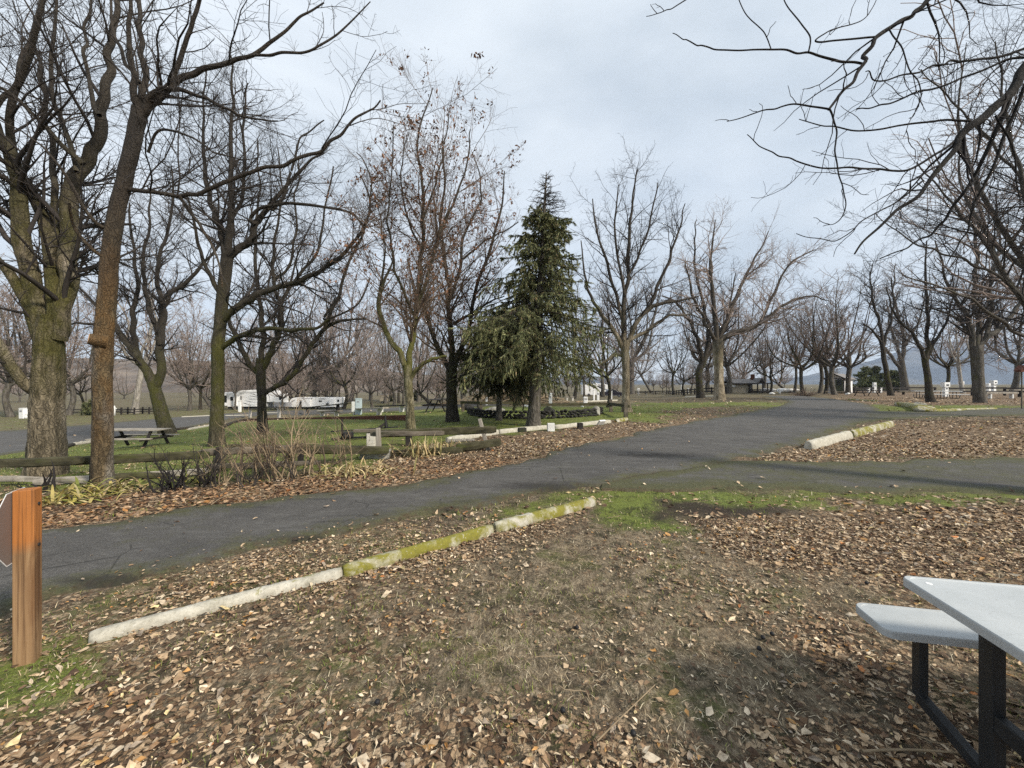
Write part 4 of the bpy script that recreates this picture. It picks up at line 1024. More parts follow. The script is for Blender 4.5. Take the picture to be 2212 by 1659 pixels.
# right-hand trees
MIDCFG = lambda k, thin: [dict(rate=1.5 * k, tr=(0.08, 1.0), ang=(28, 60), lf=(0.3, 0.6), lmax=4.0, npts=7, rf=0.5, rtip=0.008 * thin, up=0.16, wig=0.14, rmin=0.012 * thin, sides=4),
           dict(rate=2.3 * k, tr=(0.1, 1.0), ang=(28, 70), lf=(0.3, 0.7), lmax=1.8, npts=5, rf=0.6, rtip=0.005 * thin, up=0.10, wig=0.2, rmin=0.007 * thin, sides=3),
           dict(rate=3.2 * k, tr=(0.1, 1.0), ang=(28, 75), lf=(0.3, 0.8), lmax=0.8, npts=3, rf=0.7, rtip=0.004 * thin, up=0.05, wig=0.25, rmin=0.0045 * thin, sides=3, maxn=9000)]
p, d = gd(2117, 870)
limbs = [traced(d, [(2118, 874, 30), (2114, 845, 27), (2112, 800, 27), (2110, 765, 29), (2108, 748, 27)]),
         traced(d, [(2102, 755, 15), (2096, 710, 14), (2085, 675, 11), (2060, 640, 9), (2040, 590, 6), (2020, 520, 3)], -0.5),
         traced(d, [(2112, 755, 16), (2135, 728, 15), (2165, 705, 13), (2200, 665, 11), (2240, 610, 8), (2300, 540, 4)], -0.8),
         traced(d, [(2108, 752, 14), (2112, 700, 12), (2105, 640, 11), (2110, 560, 9), (2100, 470, 6), (2112, 380, 3)], 0.9),
         traced(d, [(2125, 740, 11), (2140, 680, 10), (2140, 610, 8), (2160, 520, 6), (2150, 420, 3)], 0.4),
         traced(d, [(2098, 725, 9), (2070, 690, 7), (2030, 672, 5), (1990, 660, 3)], 1.0)]
make_tree("thick grey-trunked tree in front of the black rail fence and mountain", p, limbs, MIDCFG(0.95, 1.2), 21,
          'bark_grey', 'twig_dark', relief=0.12, sides=24, rings=30, flare=0.1, name="bare_tree")
p, d = gd(2009, 869)
limbs = [traced(d, [(2011, 871, 21), (2006, 840, 17), (2002, 800, 15), (1998, 775, 16)]),
         traced(d, [(1998, 780, 11), (1985, 745, 9), (1970, 720, 8), (1945, 695, 6), (1925, 660, 4), (1915, 620, 2)], -0.6),
         traced(d, [(2000, 778, 12), (2003, 730, 10), (2000, 670, 8), (1998, 600, 6), (2002, 520, 3)], 0.6),
         traced(d, [(2002, 780, 9), (2018, 745, 8), (2040, 700, 6), (2060, 640, 4), (2070, 580, 2)], 0.4)]
make_tree("dark thin-trunked tree in front of the white-topped picnic table", p, limbs, MIDCFG(1.0, 1.2), 22,
          'bark_dark', 'twig_dark', relief=0.12, sides=16, rings=24, name="bare_tree")
p, d = gd(1924, 855)
limbs = [traced(d, [(1925, 857, 14), (1918, 820, 12), (1910, 775, 11), (1905, 740, 11)]),
         traced(d, [(1906, 745, 8), (1900, 700, 7), (1888, 660, 6), (1880, 610, 4), (1885, 570, 2)], 0.4),
         traced(d, [(1908, 750, 7), (1920, 710, 7), (1930, 660, 5), (1925, 600, 3)], -0.5),
         traced(d, [(1905, 742, 6), (1885, 715, 5), (1865, 700, 3)], -0.9)]
make_tree("thin dark leaning tree between the dark and the white picnic tables", p, limbs, MIDCFG(1.1, 1.5), 23,
          'bark_dark', 'twig_dark', relief=0.1, sides=14, rings=20, name="bare_tree")
p, d = gd(1955, 846)
limbs = [traced(d, [(1956, 848, 20), (1953, 825, 17), (1948, 795, 17), (1945, 780, 17)]),
         traced(d, [(1948, 800, 9), (1925, 770, 8), (1905, 745, 6), (1890, 720, 4)], -1.0),
         traced(d, [(1946, 785, 11), (1952, 750, 10), (1950, 720, 8), (1940, 680, 6), (1930, 630, 4), (1935, 570, 2)], 0.6),
         traced(d, [(1946, 780, 9), (1935, 745, 7), (1922, 700, 5), (1915, 650, 3)], 0.2),
         traced(d, [(1953, 745, 7), (1975, 715, 6), (1990, 680, 4), (2000, 620, 2)], -0.6)]
make_tree("stout tree with twisted fork and grey trunk, behind the low wooden rail", p, limbs, MIDCFG(1.1, 1.8), 24,
          'bark_grey', 'twig_grey', relief=0.14, sides=16, rings=24, name="bare_tree")

p = Vector(((2300 - 1106) * 15.0 / F, 15.0, 0)); d = 15.0
limbs = [([tuple(p), tuple(p + Vector((-0.1, 0, 1.5))), tuple(p + Vector((-0.2, 0, 3.2)))], [0.24, 0.20, 0.19]),
         traced(d, [(2290, 730, 17), (2240, 690, 16), (2200, 640, 14), (2150, 560, 11), (2100, 490, 8), (2040, 420, 5), (1980, 350, 3)], 0.5),
         traced(d, [(2292, 735, 16), (2260, 600, 14), (2225, 460, 12), (2190, 320, 9), (2165, 200, 6), (2150, 90, 3)], -0.5),
         traced(d, [(2292, 735, 16), (2300, 560, 14), (2300, 400, 11), (2280, 240, 8), (2260, 100, 5), (2250, -20, 3)], 0.8),
         traced(d, [(2286, 735, 13), (2230, 735, 11), (2170, 700, 9), (2100, 650, 7), (2030, 620, 5), (1960, 600, 3)], -1.2),
         traced(d, [(2215, 650, 9), (2160, 600, 8), (2080, 560, 6), (2010, 540, 5), (1940, 500, 3), (1890, 460, 2)], 1.0),
         traced(d, [(2200, 380, 8), (2140, 310, 7), (2080, 240, 5), (2030, 190, 4), (1990, 150, 2)], 0.6),
         traced(d, [(2300, 700, 13), (2380, 560, 10), (2450, 400, 7), (2500, 250, 4)], 0.3)]
make_tree("tall fine-twigged tree standing just beyond the right edge, its crown behind the dark overhanging branches", p, limbs,
          [dict(rate=2.4, tr=(0.05, 1.0), ang=(28, 62), lf=(0.3, 0.6), lmax=3.2, npts=7, rf=0.45, rtip=0.005, up=0.12, wig=0.13, rmin=0.008, sides=4),
           dict(rate=3.8, tr=(0.08, 1.0), ang=(28, 70), lf=(0.3, 0.65), lmax=1.5, npts=5, rf=0.6, rtip=0.003, up=0.08, wig=0.18, rmin=0.0042, sides=3, maxn=4200),
           dict(rate=5.0, tr=(0.08, 1.0), ang=(28, 75), lf=(0.3, 0.7), lmax=0.7, npts=3, rf=0.7, rtip=0.0022, up=0.05, wig=0.22, rmin=0.003, sides=3, maxn=9000)], 31,
          'bark_grey', 'twig_dark', relief=0.1, sides=20, rings=20, name="bare_tree")

# the tree that overhangs from beyond the right edge
d = 4.9
base = Vector(((2560 - 1106) * d / F, d + 0.3, 0)); base.z = float(terrain(base.x, base.y))
bp = lambda px, py, w, dd=0.0: (px, py, w)
limbs = [([tuple(base), tuple(base + Vector((-0.05, 0, 1.6))), tuple(base + Vector((-0.15, 0, 3.4))), tuple(base + Vector((-0.4, -0.1, 5.4))), tuple(base + Vector((-0.5, -0.1, 7.6)))], [0.30, 0.24, 0.22, 0.19, 0.12]),
         traced(d, [(2500, -60, 40), (2350, 40, 34), (2230, 130, 27), (2178, 205, 26), (2099, 275, 22), (2067, 320, 16), (1999, 405, 11), (1927, 461, 8), (1846, 549, 4)], -0.2),
         traced(d, [(2480, -250, 30), (2300, -200, 26), (2120, -100, 20), (2007, 0, 13), (1967, 36, 11), (1906, 76, 11), (1878, 116, 10), (1838, 176, 8), (1790, 237, 6)], -0.6),
         traced(d - 0.4, [(1862, 138, 6), (1798, 130, 6), (1746, 114, 5), (1666, 108, 4), (1566, 108, 3.4), (1517, 98, 3), (1485, 86, 2.4), (1453, 72, 1.6)], -0.3),
         traced(d - 0.4, [(1894, 80, 5), (1820, 86, 4.5), (1762, 90, 4), (1795, 66, 3), (1860, 45, 2.6), (1890, 10, 2), (1898, -30, 1.6)], 0.2),
         traced(d - 0.5, [(1792, 236, 5), (1806, 281, 4), (1806, 353, 3.6), (1824, 421, 3), (1816, 473, 2.4), (1778, 489, 1.6)], -0.1),
         traced(d - 0.5, [(1790, 236, 5), (1726, 225, 4), (1674, 233, 3.4), (1606, 253, 2.4), (1570, 263, 1.6)], 0.2),
         traced(d - 0.1, [(2095, 262, 7), (2007, 263, 5.5), (1906, 277, 4.5), (1806, 277, 3.5), (1726, 258, 2)], 0.3),
         traced(d - 0.1, [(2107, 270, 9), (2039, 321, 7), (1959, 367, 6), (1866, 363, 5), (1770, 363, 4), (1702, 343, 3.2), (1654, 323, 2.6), (1614, 291, 1.8)], 0.1),
         traced(d, [(2190, 190, 14), (2150, 290, 12), (2110, 370, 9), (2060, 450, 8), (2010, 505, 6), (1955, 535, 4), (1900, 560, 3)], 0.5),
         traced(d, [(2212, 190, 10), (2170, 300, 9), (2130, 390, 7), (2100, 450, 6), (2080, 520, 4), (2046, 570, 2.5)], 0.2),
         traced(d, [(2330, 60, 12), (2200, 110, 8), (2080, 132, 6), (2020, 140, 5), (1915, 170, 4), (1870, 155, 2.5)], -0.5),
         traced(d, [(2300, 130, 9), (2180, 130, 7), (2080, 170, 6), (1980, 200, 5), (1900, 230, 4), (1850, 235, 2.5)], 0.5),
         traced(d - 0.5, [(1995, 390, 5), (1930, 440, 4), (1860, 480, 3), (1800, 520, 2.5), (1720, 505, 1.8)], 0.2),
         traced(d - 0.5, [(1746, 114, 4), (1750, 80, 3.5), (1725, 45, 3), (1696, 5, 2.6), (1680, -40, 2)], 0.2),
         traced(d - 0.5, [(1666, 108, 2.6), (1650, 70, 2.5), (1610, 30, 2.3), (1590, -20, 2)], -0.2),
         traced(d - 0.5, [(1510, -20, 3), (1460, 14, 2.4), (1430, 26, 1.8), (1396, 36, 1.2)], 0.0),
         traced(d - 0.4, [(1920, 62, 4), (1960, 130, 3.6), (1990, 200, 3), (1970, 250, 2), (1950, 300, 1.5)], -0.5),
         traced(d - 0.2, [(2150, 250, 6), (2190, 330, 5), (2200, 420, 3), (2195, 480, 2)], 0.0)]
make_tree("dark bare branches reaching in from a tree beyond the right edge", base, limbs,
          [dict(rate=3.0, tr=(0.15, 1.0), ang=(30, 70), lf=(0.18, 0.42), lmax=0.95, npts=8, rf=0.5, rtip=0.0028, up=0.03, wig=0.20, rmin=0.0045, sides=5),
           dict(rate=5.0, tr=(0.15, 1.0), ang=(35, 75), lf=(0.15, 0.45), lmax=0.34, npts=5, rf=0.7, rtip=0.0016, up=0.08, wig=0.30, rmin=0.0024, sides=4, maxn=2600)], 25,
          'bark_black', 'twig_black', relief=0.12, sides=20, rings=40, name="overhanging_tree")

# ------------------------------------------------------------------ auto-grown trees for the middle and far distance
def auto_limbs(rng, H, trunk_h, spread, nl, lean=(0, 0), r0=None):
    r0 = r0 or H * 0.016
    top = np.array([lean[0] * H * 0.3, lean[1] * H * 0.3, trunk_h * H])
    mid = top * 0.5 + rng.normal(0, 0.01 * H, 3) * [1, 1, 0]
    L = [([(0, 0, -0.1), tuple(mid), tuple(top)], [r0 * 1.15, r0 * 0.95, r0])]
    for k in range(nl):
        a = 2 * math.pi * (k + rng.uniform(-0.3, 0.3)) / nl
        s = spread * rng.uniform(0.5, 1.15) * H; h = rng.uniform(0.72, 1.0) * H
        if k == 0: s *= 0.25; h = H
        st = top * rng.uniform(0.85, 1.0)
        dx, dy = math.cos(a), math.sin(a)
        P = [st]
        for f_, sf, hf in ((0.25, 0.42, 0.16), (0.5, 0.68, 0.42), (0.75, 0.88, 0.72), (1.0, 1.0, 1.0)):
            P.append(np.array([st[0] + dx * s * sf, st[1] + dy * s * sf, st[2] + (h - st[2]) * hf]) + rng.normal(0, 0.014 * H, 3))
        L.append(([tuple(p_) for p_ in P], [r0 * 0.6, r0 * 0.45, r0 * 0.32, r0 * 0.18, r0 * 0.05]))
    return L

def proto(seed, H, trunk_h, spread, nl, bark_, twig_, k=1.0, thin=2.0, lean=(0, 0), maxn=2200, name="bare_tree", r0=None):
    rng = np.random.default_rng(seed)
    limbs = auto_limbs(rng, H, trunk_h, spread, nl, lean, r0)
    cfg = [dict(rate=1.0 * k, tr=(0.05, 1.0), ang=(28, 60), lf=(0.3, 0.6), lmax=H * 0.3, npts=6, rf=0.5, rtip=0.006 * thin, up=0.18, wig=0.12, rmin=0.009 * thin, sides=4),
           dict(rate=1.8 * k, tr=(0.1, 1.0), ang=(28, 65), lf=(0.3, 0.7), lmax=H * 0.14, npts=4, rf=0.6, rtip=0.004 * thin, up=0.12, wig=0.18, rmin=0.0055 * thin, sides=3),
           dict(rate=3.0 * k, tr=(0.1, 1.0), ang=(25, 70), lf=(0.3, 0.8), lmax=H * 0.07, npts=3, rf=0.7, rtip=0.0028 * thin, up=0.05, wig=0.22, rmin=0.0038 * thin, sides=3, maxn=maxn)]
    r = make_tree("bare tree", (0, 0, 0), limbs, cfg, seed, bark_, twig_, relief=0.1, sides=10, rings=10, flare=0.3, name=name)
    return r, H
PROT = {
    'vase': proto(101, 11, 0.26, 0.34, 7, 'bark_grey', 'twig_mauve', 1.2, 2.3, maxn=6000),
    'round': proto(102, 9, 0.28, 0.44, 8, 'bark_dark', 'twig_brown', 1.2, 2.0, maxn=5600),
    'tall': proto(103, 13, 0.24, 0.22, 7, 'bark_grey', 'twig_grey', 0.85, 2.6, maxn=3800),
    'lean': proto(104, 10, 0.30, 0.38, 6, 'bark_grey', 'twig_mauve', 1.2, 2.3, (0.5, 0.2), maxn=5200),
    'scrub': proto(105, 6, 0.16, 0.50, 9, 'bark_dark', 'twig_brown', 1.3, 2.2, maxn=4200),
    'haze': proto(106, 12, 0.22, 0.30, 8, 'bark_grey', 'twig_mauve', 1.25, 2.8, maxn=7000),
    'pale': proto(107, 12, 0.34, 0.26, 5, 'bark_pale', 'twig_mauve', 0.8, 2.6, (0.1, 0), maxn=2600, r0=0.20),
    'open': proto(108, 9, 0.30, 0.32, 6, 'bark_dark', 'twig_dark', 0.9, 2.4, maxn=3000),
    'oval': proto(109, 13, 0.34, 0.17, 6, 'bark_grey', 'twig_grey', 1.1, 2.3, maxn=3600),
    'multi': proto(110, 9, 0.10, 0.36, 5, 'bark_dark', 'twig_mauve', 1.2, 2.2, (-0.3, 0.3), maxn=4200),
}
first = {k: True for k in PROT}
rt = random.Random(7)
def place_tree(kind, px, py, top, label, group="bare trees in the far part of the park", wide=1.0, loc=None, h=None):
    root, H = PROT[kind]
    p = ground(px, py) if loc is None else Vector(loc)
    h = h or max(2.0, (EYE + (830 - top) * p.y / F) - p.z)
    s = h / H
    if first[kind]:
        first[kind] = False; r = root; r.location = p; r.scale = (s * wide, s * wide, s); r["label"] = label; r["group"] = group
    else:
        r = copy_tree(root, p, rt.uniform(0, 6.28), (s * wide, s * wide, s), label, group)
    r.rotation_euler = (rt.uniform(-0.07, 0.07), rt.uniform(-0.07, 0.07), rt.uniform(0, 6.28))
    return r

TREES = [
    ('pale', 291, 893, 560, "bleached dead trunk standing between two trees beside the far rail fence"),
    ('vase', 148, 897, 610, "grey tree rising immediately right of the massive fluted cottonwood"),
    ('open', 176, 893, 745, "small dark tree by the far fence, seen between the two nearest trunks"),
    ('tall', 83, 899, 560, "grey tree behind the massive fluted cottonwood"),
    ('vase', 24, 901, 600, "grey tree at the left edge behind the white pedestal"),
    ('haze', 409, 888, 660, "hazy grey tree left of the olive mossy trunk, across the far road"),
    ('round', 433, 885, 700, "dark spreading tree close behind the left end of the fifth-wheel trailer"),
    ('lean', 458, 880, 690, "leaning grey tree hidden behind the olive mossy trunk"),
    ('scrub', 520, 872, 760, "low dark bushy tree whose branches arch over the fifth-wheel trailer"),
    ('haze', 545, 868, 700, "hazy tree directly behind the fifth-wheel trailer"),
    ('vase', 601, 878, 690, "grey tree just right of the satellite dish"),
    ('multi', 638, 880, 720, "tree standing in front of the nose of the long travel trailer"),
    ('vase', 648, 884, 640, "twin-stemmed tree in front of the long travel trailer"),
    ('tall', 683, 882, 640, "tree with slim tan trunk in front of the middle of the long travel trailer"),
    ('vase', 716, 882, 560, "large grey tree at the right end of the long travel trailer"),
    ('open', 742, 884, 700, "small dark forked tree left of the pale blue utility box"),
    ('tall', 757, 868, 640, "straight tan-trunked tree right behind the pale blue utility box"),
    ('haze', 800, 866, 690, "hazy tree behind the small beige cargo trailer"),
    ('oval', 833, 872, 650, "grey tree behind the small beige cargo trailer's right end"),
    ('round', 862, 872, 700, "tree seen just left of the yellow-olive trunk"),
    ('oval', 905, 868, 640, "hazy tree seen just right of the yellow-olive trunk"),
    ('multi', 930, 872, 670, "grey tree behind the dark square picnic table"),
    ('tall', 1000, 866, 650, "slender tree left of the drooping dark evergreen"),
    ('scrub', 1032, 880, 760, "small stocky tree by the left end of the basalt wall"),
    ('haze', 1055, 864, 690, "hazy tree behind the brush pile"),
    ('oval', 1110, 862, 680, "grey tree behind the brush pile, partly hidden by spruce boughs"),
    ('open', 1240, 862, 640, "tree seen under the right side of the spruce"),
    ('vase', 1302, 858, 620, "grey tree between the spruce and the motorhome"),
    ('open', 1313, 880, 640, "slim young tree in front of the motorhome"),
    ('tall', 1365, 852, 560, "thick brown trunk right behind the rounded tree on the lawn"),
    ('lean', 1408, 850, 700, "leaning tree right of the dark pickup"),
    ('open', 1456, 853, 700, "twin slim trunks standing beside the bench on the far verge"),
    ('open', 1478, 855, 740, "small sapling-like tree left of the tall white post"),
    ('round', 1530, 848, 640, "tree in front of the far fence behind the leaning pair"),
    ('vase', 1571, 850, 600, "tree close against the left end of the tan cabin"),
    ('haze', 1605, 842, 690, "hazy tree behind the tan cabin's roof"),
    ('oval', 1650, 846, 700, "tree rising behind the tan cabin's porch"),
    ('open', 1664, 850, 720, "slim dark tree at the right end of the cabin's porch"),
    ('multi', 1700, 846, 690, "tree in front of the low white boat under its cover"),
    ('round', 1735, 853, 640, "dark-trunked tree with a heap of brown twigs at its foot"),
    ('oval', 1716, 850, 680, "slender tree left of the one with brown twigs at its foot"),
    ('oval', 1771, 850, 660, "pale-trunked tree just left of the white shed"),
    ('open', 1783, 851, 640, "dark tree touching the left corner of the white shed"),
    ('vase', 1803, 853, 600, "mossy twin-trunked tree in front of the white shed's door"),
    ('tall', 1832, 852, 610, "slim dark tree in front of the white shed's right wall"),
    ('round', 2042, 846, 640, "dark tree behind the white-topped picnic table"),
    ('pale', 2080, 850, 640, "pale grey trunk immediately left of the thick grey-trunked tree"),
    ('haze', 2190, 845, 560, "hazy tree at the right edge behind the birdhouse"),
    ('vase', 2330, 905, 60, "tall spreading tree beyond the right edge, behind the overhanging branches"),
    ('haze', -60, 900, 560, "hazy tree at the extreme left edge"),
]
for kind, px, py, top, lab in TREES:
    place_tree(kind, px, py, top, lab, wide=rt.uniform(0.9, 1.15))
# the wood behind them: one cannot tell these apart
nb = 0
for k in range(230):
    px = rt.uniform(-700, 2900); dd = rt.uniform(66, 190)
    x = (px - 1106) * dd / F; z = float(terrain(x, dd))
    if 1560 < px < 1900 and dd < 95: continue
    if px < 420 and (dd < 120 or rt.random() < 0.6): continue
    if px > 1830: 
        if rt.random() < 0.85 or dd < 120: continue
    h = rt.uniform(8, 15) * (0.75 if px > 1200 else 1.0)
    place_tree(rt.choice(['haze', 'vase', 'lean', 'oval', 'multi', 'haze', 'tall', 'oval']), 0, 0, 0, "bare tree lost in the hazy wood at the back of the park",
               "bare trees of the hazy wood at the back", rt.uniform(1.0, 1.35), (x, dd, z - 0.05), h)
    nb += 1

# ------------------------------------------------------------------ evergreens
def conifer(name, label, base, H, Rmax, seed, clear, bare_top=0.0, nb=190, droop=0.5, dens=1.0, lean=(0, 0), thick=0.16, hang=0.6, tone=1.0, skirt=None, needle=(0.07, 0.16), group=None, sparse_brown=0.10):
    rng = np.random.default_rng(seed); base = Vector(base)
    root = thing(name, label, "tree", base, 0, group)
    tp = np.array([(0, 0, -0.1), (lean[0] * 0.3, lean[1] * 0.3, H * 0.3), (lean[0] * 0.7, lean[1] * 0.7, H * 0.7), (lean[0], lean[1], H)])
    v, q = bark_tube(tp, [thick, thick * 0.8, thick * 0.4, 0.012], 40, 16, 0.1, seed, 0.35)
    link("trunk", mesh_np("trunk", v, [q], M['bark_grey'], True), root)
    f = np.sort(rng.random(nb)) ** 0.9
    z = clear + (H - clear) * f * 0.985
    prof = np.interp(f, [0, 0.08, 0.3, 0.55, 0.8, 1.0], [0.85, 1.0, 0.86, 0.60, 0.34, 0.06] if skirt is None else skirt)
    L = Rmax * prof * rng.uniform(0.6, 1.1, nb)
    a = rng.uniform(0, 2 * np.pi, nb) + f * 40
    n = 8; s = np.linspace(0, 1, n)[None, :]
    rise = np.interp(f, [0, 0.5, 1], [0.05, 0.18, 0.55])[:, None]
    X = np.cos(a)[:, None] * L[:, None] * s; Y = np.sin(a)[:, None] * L[:, None] * s
    Z = z[:, None] + L[:, None] * (rise * s - droop * s ** 1.6 + 0.12 * s ** 4)
    X = X + lean[0] * f[:, None]; Y = Y + lean[1] * f[:, None]
    P = np.stack([X, Y, Z], -1) + rng.normal(0, 0.02, (nb, n, 3)) * s[..., None]
    R = (0.010 + 0.016 * L[:, None] / Rmax) * (1 - s) + 0.004
    vv, qq = tubes(P, R, 4)
    link("boughs", mesh_np("boughs", vv, [qq], M['twig_dark'], True), root)
    # branchlets that hang from the boughs
    bl = f < 1 - bare_top
    hp, hr = grow(P[bl], R[bl], rng, 9.0 * dens, (0.12, 1.0), (40, 85), (0.15, 0.42), hang, 5, 0.7, 0.003, -0.55, 0.14, 0.004, bias=(0, 0, -0.3), lmin=0.12)
    tv, tq = tubes(hp, hr, 3)
    tw = [(tv, tq)]
    if bare_top:
        bp_, br_ = grow(P[~bl], R[~bl], rng, 9.0, (0.1, 1), (35, 70), (0.2, 0.5), 0.35, 4, 0.7, 0.003, 0.0, 0.15, 0.005)
        a1, b1 = tubes(bp_, br_, 3); tw.append((a1, b1 + len(tv)))
    link("branchlets", mesh_np("branchlets", np.concatenate([t_[0] for t_ in tw]), [np.concatenate([t_[1] for t_ in tw])], M['twig_dark'], True), root)
    # needle sprays: narrow blades all along branchlets and boughs
    allP = np.concatenate([to_n(hp, hr, 8)[0], P[bl]]); w = np.r_[np.ones(len(hp)), np.full(bl.sum(), 3.0)]
    N = int(len(hp) * 52)
    k = rng.choice(len(allP), N, p=w / w.sum()); t_ = rng.random(N) ** 0.8 * 6.98
    i = t_.astype(int); fr = (t_ - i)[:, None]
    pos = allP[k, i] * (1 - fr) + allP[k, i + 1] * fr; tan = allP[k, i + 1] - allP[k, i]; tan /= np.linalg.norm(tan, axis=1, keepdims=True) + 1e-9
    d = tan * 0.9 + rng.normal(size=(N, 3)) * 0.42 + [0, 0, -0.35]; d /= np.linalg.norm(d, axis=1, keepdims=True)
    sd_ = np.cross(d, rng.normal(size=(N, 3))); sd_ /= np.linalg.norm(sd_, axis=1, keepdims=True) + 1e-9
    ln = rng.uniform(needle[0], needle[1], N)[:, None]; wd = ln * 0.12
    V = np.stack([pos - sd_ * wd, pos + sd_ * wd, pos + d * ln], 1).reshape(-1, 3)
    fc = np.arange(N * 3).reshape(N, 3)
    shade = rng.uniform(0.55, 1.5, N)[:, None] * tone
    c = np.array([[0.108, 0.122, 0.052]]) * shade
    br_ = rng.random(N) < sparse_brown; c[br_] = np.array([0.17, 0.12, 0.06]) * shade[br_]
    yl = rng.random(N) < 0.3; c[yl] = np.array([0.20, 0.20, 0.09]) * shade[yl]
    o = link("needles", mesh_np("needles", V, [fc], M['needles'], False, colors=np.repeat(c, 3, 0)), root); o["kind"] = "stuff"
    return root

p, d = gd(1152, 920)
Hs = (830 - 372) * d / F + EYE - p.z
conifer("spruce_tree", "tall drooping spruce with a nearly bare pointed tip, beside the road", p, Hs, 182 * d / F, 41, 2.25, 0.22, nb=330, droop=0.50, dens=0.8, lean=(0.50, 0), thick=0.24, hang=0.9,
        skirt=[0.62, 1.0, 0.82, 0.50, 0.30, 0.09])
p, d = gd(1078, 908)
conifer("spruce_tree", "lower, darker evergreen with drooping boughs left of the tall spruce", p, 4.9, 3.0, 42, 1.7, 0.0, nb=150, droop=0.5, dens=0.9, thick=0.14, hang=0.7, tone=0.42,
        skirt=[0.55, 1.0, 0.8, 0.6, 0.4, 0.1])
for px, py, h, r_, tone, lab in [(838, 868, 4.2, 2.4, 0.45, "dark round evergreen behind the small beige cargo trailer"),
                                 (1868, 843, 6.0, 3.0, 1.5, "pale grey-green conifer right of the white shed"),
                                 (1893, 843, 6.2, 3.2, 0.9, "dark green conifer between the pale one and the twisted tree"),
                                 (1930, 845, 4.6, 2.4, 1.2, "small sparse yellowish conifer beside the stout twisted tree"),
                                 (205, 897, 2.2, 1.6, 0.8, "small green juniper at the foot of the far fence, left of the rusty trunk"),
                                 (900, 866, 3.5, 1.8, 0.45, "small dark evergreen behind the dark square picnic table")]:
    p, d = gd(px, py)
    conifer("evergreen_tree", lab, p, h, r_, int(px), 0.35, 0.0, nb=90, droop=0.15, dens=0.55, thick=0.12, hang=0.5, tone=tone, needle=(0.25, 0.5),
            skirt=[0.8, 1.0, 0.9, 0.75, 0.5, 0.15], sparse_brown=0.02)

# ------------------------------------------------------------------ concrete wheel stops
def kerb(p0, p1, mat, label, w=0.17, h=0.13, seed=0, tilt=0.0, group="concrete wheel stops", cat="wheel stop", name="wheel_stop", nseg=26):
    a, b = ground(*p0), ground(*p1); c = (a + b) / 2; d = Vector((b.x - a.x, b.y - a.y, 0)); L = d.length
    rn = np.random.default_rng(seed)
    prof = [(-0.5, -0.35), (-0.5, 0.15), (-0.44, 0.55), (-0.34, 0.82), (-0.17, 0.97), (0.0, 1.0), (0.17, 0.97), (0.34, 0.82), (0.44, 0.55), (0.5, 0.15), (0.5, -0.35)]
    V, Fc = [], []
    s = np.linspace(0, 1, nseg); n = len(prof)
    for i, t_ in enumerate(s):
        e = min(t_, 1 - t_) * L; k = min(1.0, 0.62 + 0.38 * math.sin(min(1.0, e / 0.07) * math.pi / 2)) if e < 0.07 else 1.0
        wob = 1 + 0.12 * (float(vnoise(t_ * 6, seed)) - 0.5) * 2
        dip = -0.16 * h * (float(vnoise(t_ * L * 7, seed + 4.5)) ** 3)
        xw = 0.016 * (float(vnoise(t_ * 4, seed + 8.5)) - 0.5)
        zb = (a.z + (b.z - a.z) * t_) - c.z
        for (u, v) in prof:
            V.append(((t_ - 0.5) * L, u * w * k * wob + xw + rn.normal(0, 0.0022), zb + v * h * (0.75 + 0.25 * k) + dip * (v > 0.3) + rn.normal(0, 0.0022)))
    for i in range(nseg - 1):
        for j in range(n - 1):
            Fc.append((i * n + j, (i + 1) * n + j, (i + 1) * n + j + 1, i * n + j + 1))
    Fc.append(tuple(range(n))); Fc.append(tuple(range(nseg * n - 1, (nseg - 1) * n - 1, -1)))
    me = bpy.data.meshes.new(name); me.from_pydata(V, [], Fc); me.materials.append(M[mat])
    me.polygons.foreach_set("use_smooth", [len(f) < 5 for f in Fc])
    o = link(name, me, None, c); o.rotation_euler = (tilt, 0, math.atan2(d.y, d.x))
    return tag(o, label, cat, group)
kerb((194, 1382), (738, 1238), 'kerb_pale', "long pale concrete wheel stop nearest the orange post", seed=1, nseg=60, w=0.10, h=0.052)
kerb((741, 1240), (1062, 1147), 'kerb_moss', "wheel stop covered in yellow-green moss, middle of the near line", seed=2, nseg=50, w=0.12, h=0.075)
kerb((1067, 1145), (1283, 1087), 'kerb_part', "half mossy wheel stop at the far end of the near line", seed=3, nseg=40, w=0.14, h=0.085)
kerb((1745, 970), (1834, 944), 'kerb_pale', "rounded pale wheel stop at the tip of the leaf-covered island", seed=4, w=0.26, h=0.20)
kerb((1838, 943), (1926, 919), 'kerb_part', "wheel stop behind the rounded pale one on the leaf-covered island", seed=5, w=0.24, h=0.19)
kerb((965, 954), (1076, 936), 'kerb_pale', "pale wheel stop behind the leaning fence post", seed=6)
kerb((1078, 936), (1180, 926), 'kerb_pale', "pale wheel stop between the leaning fence post and the white marker block", seed=7)
kerb((1198, 926), (1318, 913), 'kerb_pale', "pale wheel stop right of the white marker block, before the spruce", seed=8)
kerb((1330, 912), (1354, 908), 'kerb_part', "short wheel stop at the foot of the split fence post on the bright lawn", seed=9)
kerb((158, 961), (201, 955), 'kerb_pale', "short pale wheel stop beside the far road between the two nearest trunks", seed=10)
kerb((407, 929), (456, 920), 'kerb_pale', "pale wheel stop beside the far road left of the olive mossy trunk", seed=11)
kerb((1832, 864), (1896, 868), 'kerb_part', "mossy-sided wheel stop in brown leaves before the dark picnic table", seed=12)
kerb((1999, 888), (2150, 884), 'kerb_part', "low flat kerb along the side road under the thick grey trunk", seed=13, w=0.3, h=0.10)
kerb((392, 902), (456, 899), 'kerb_pale', "pale timber-like kerb on the far side of the far road", seed=14, w=0.25)
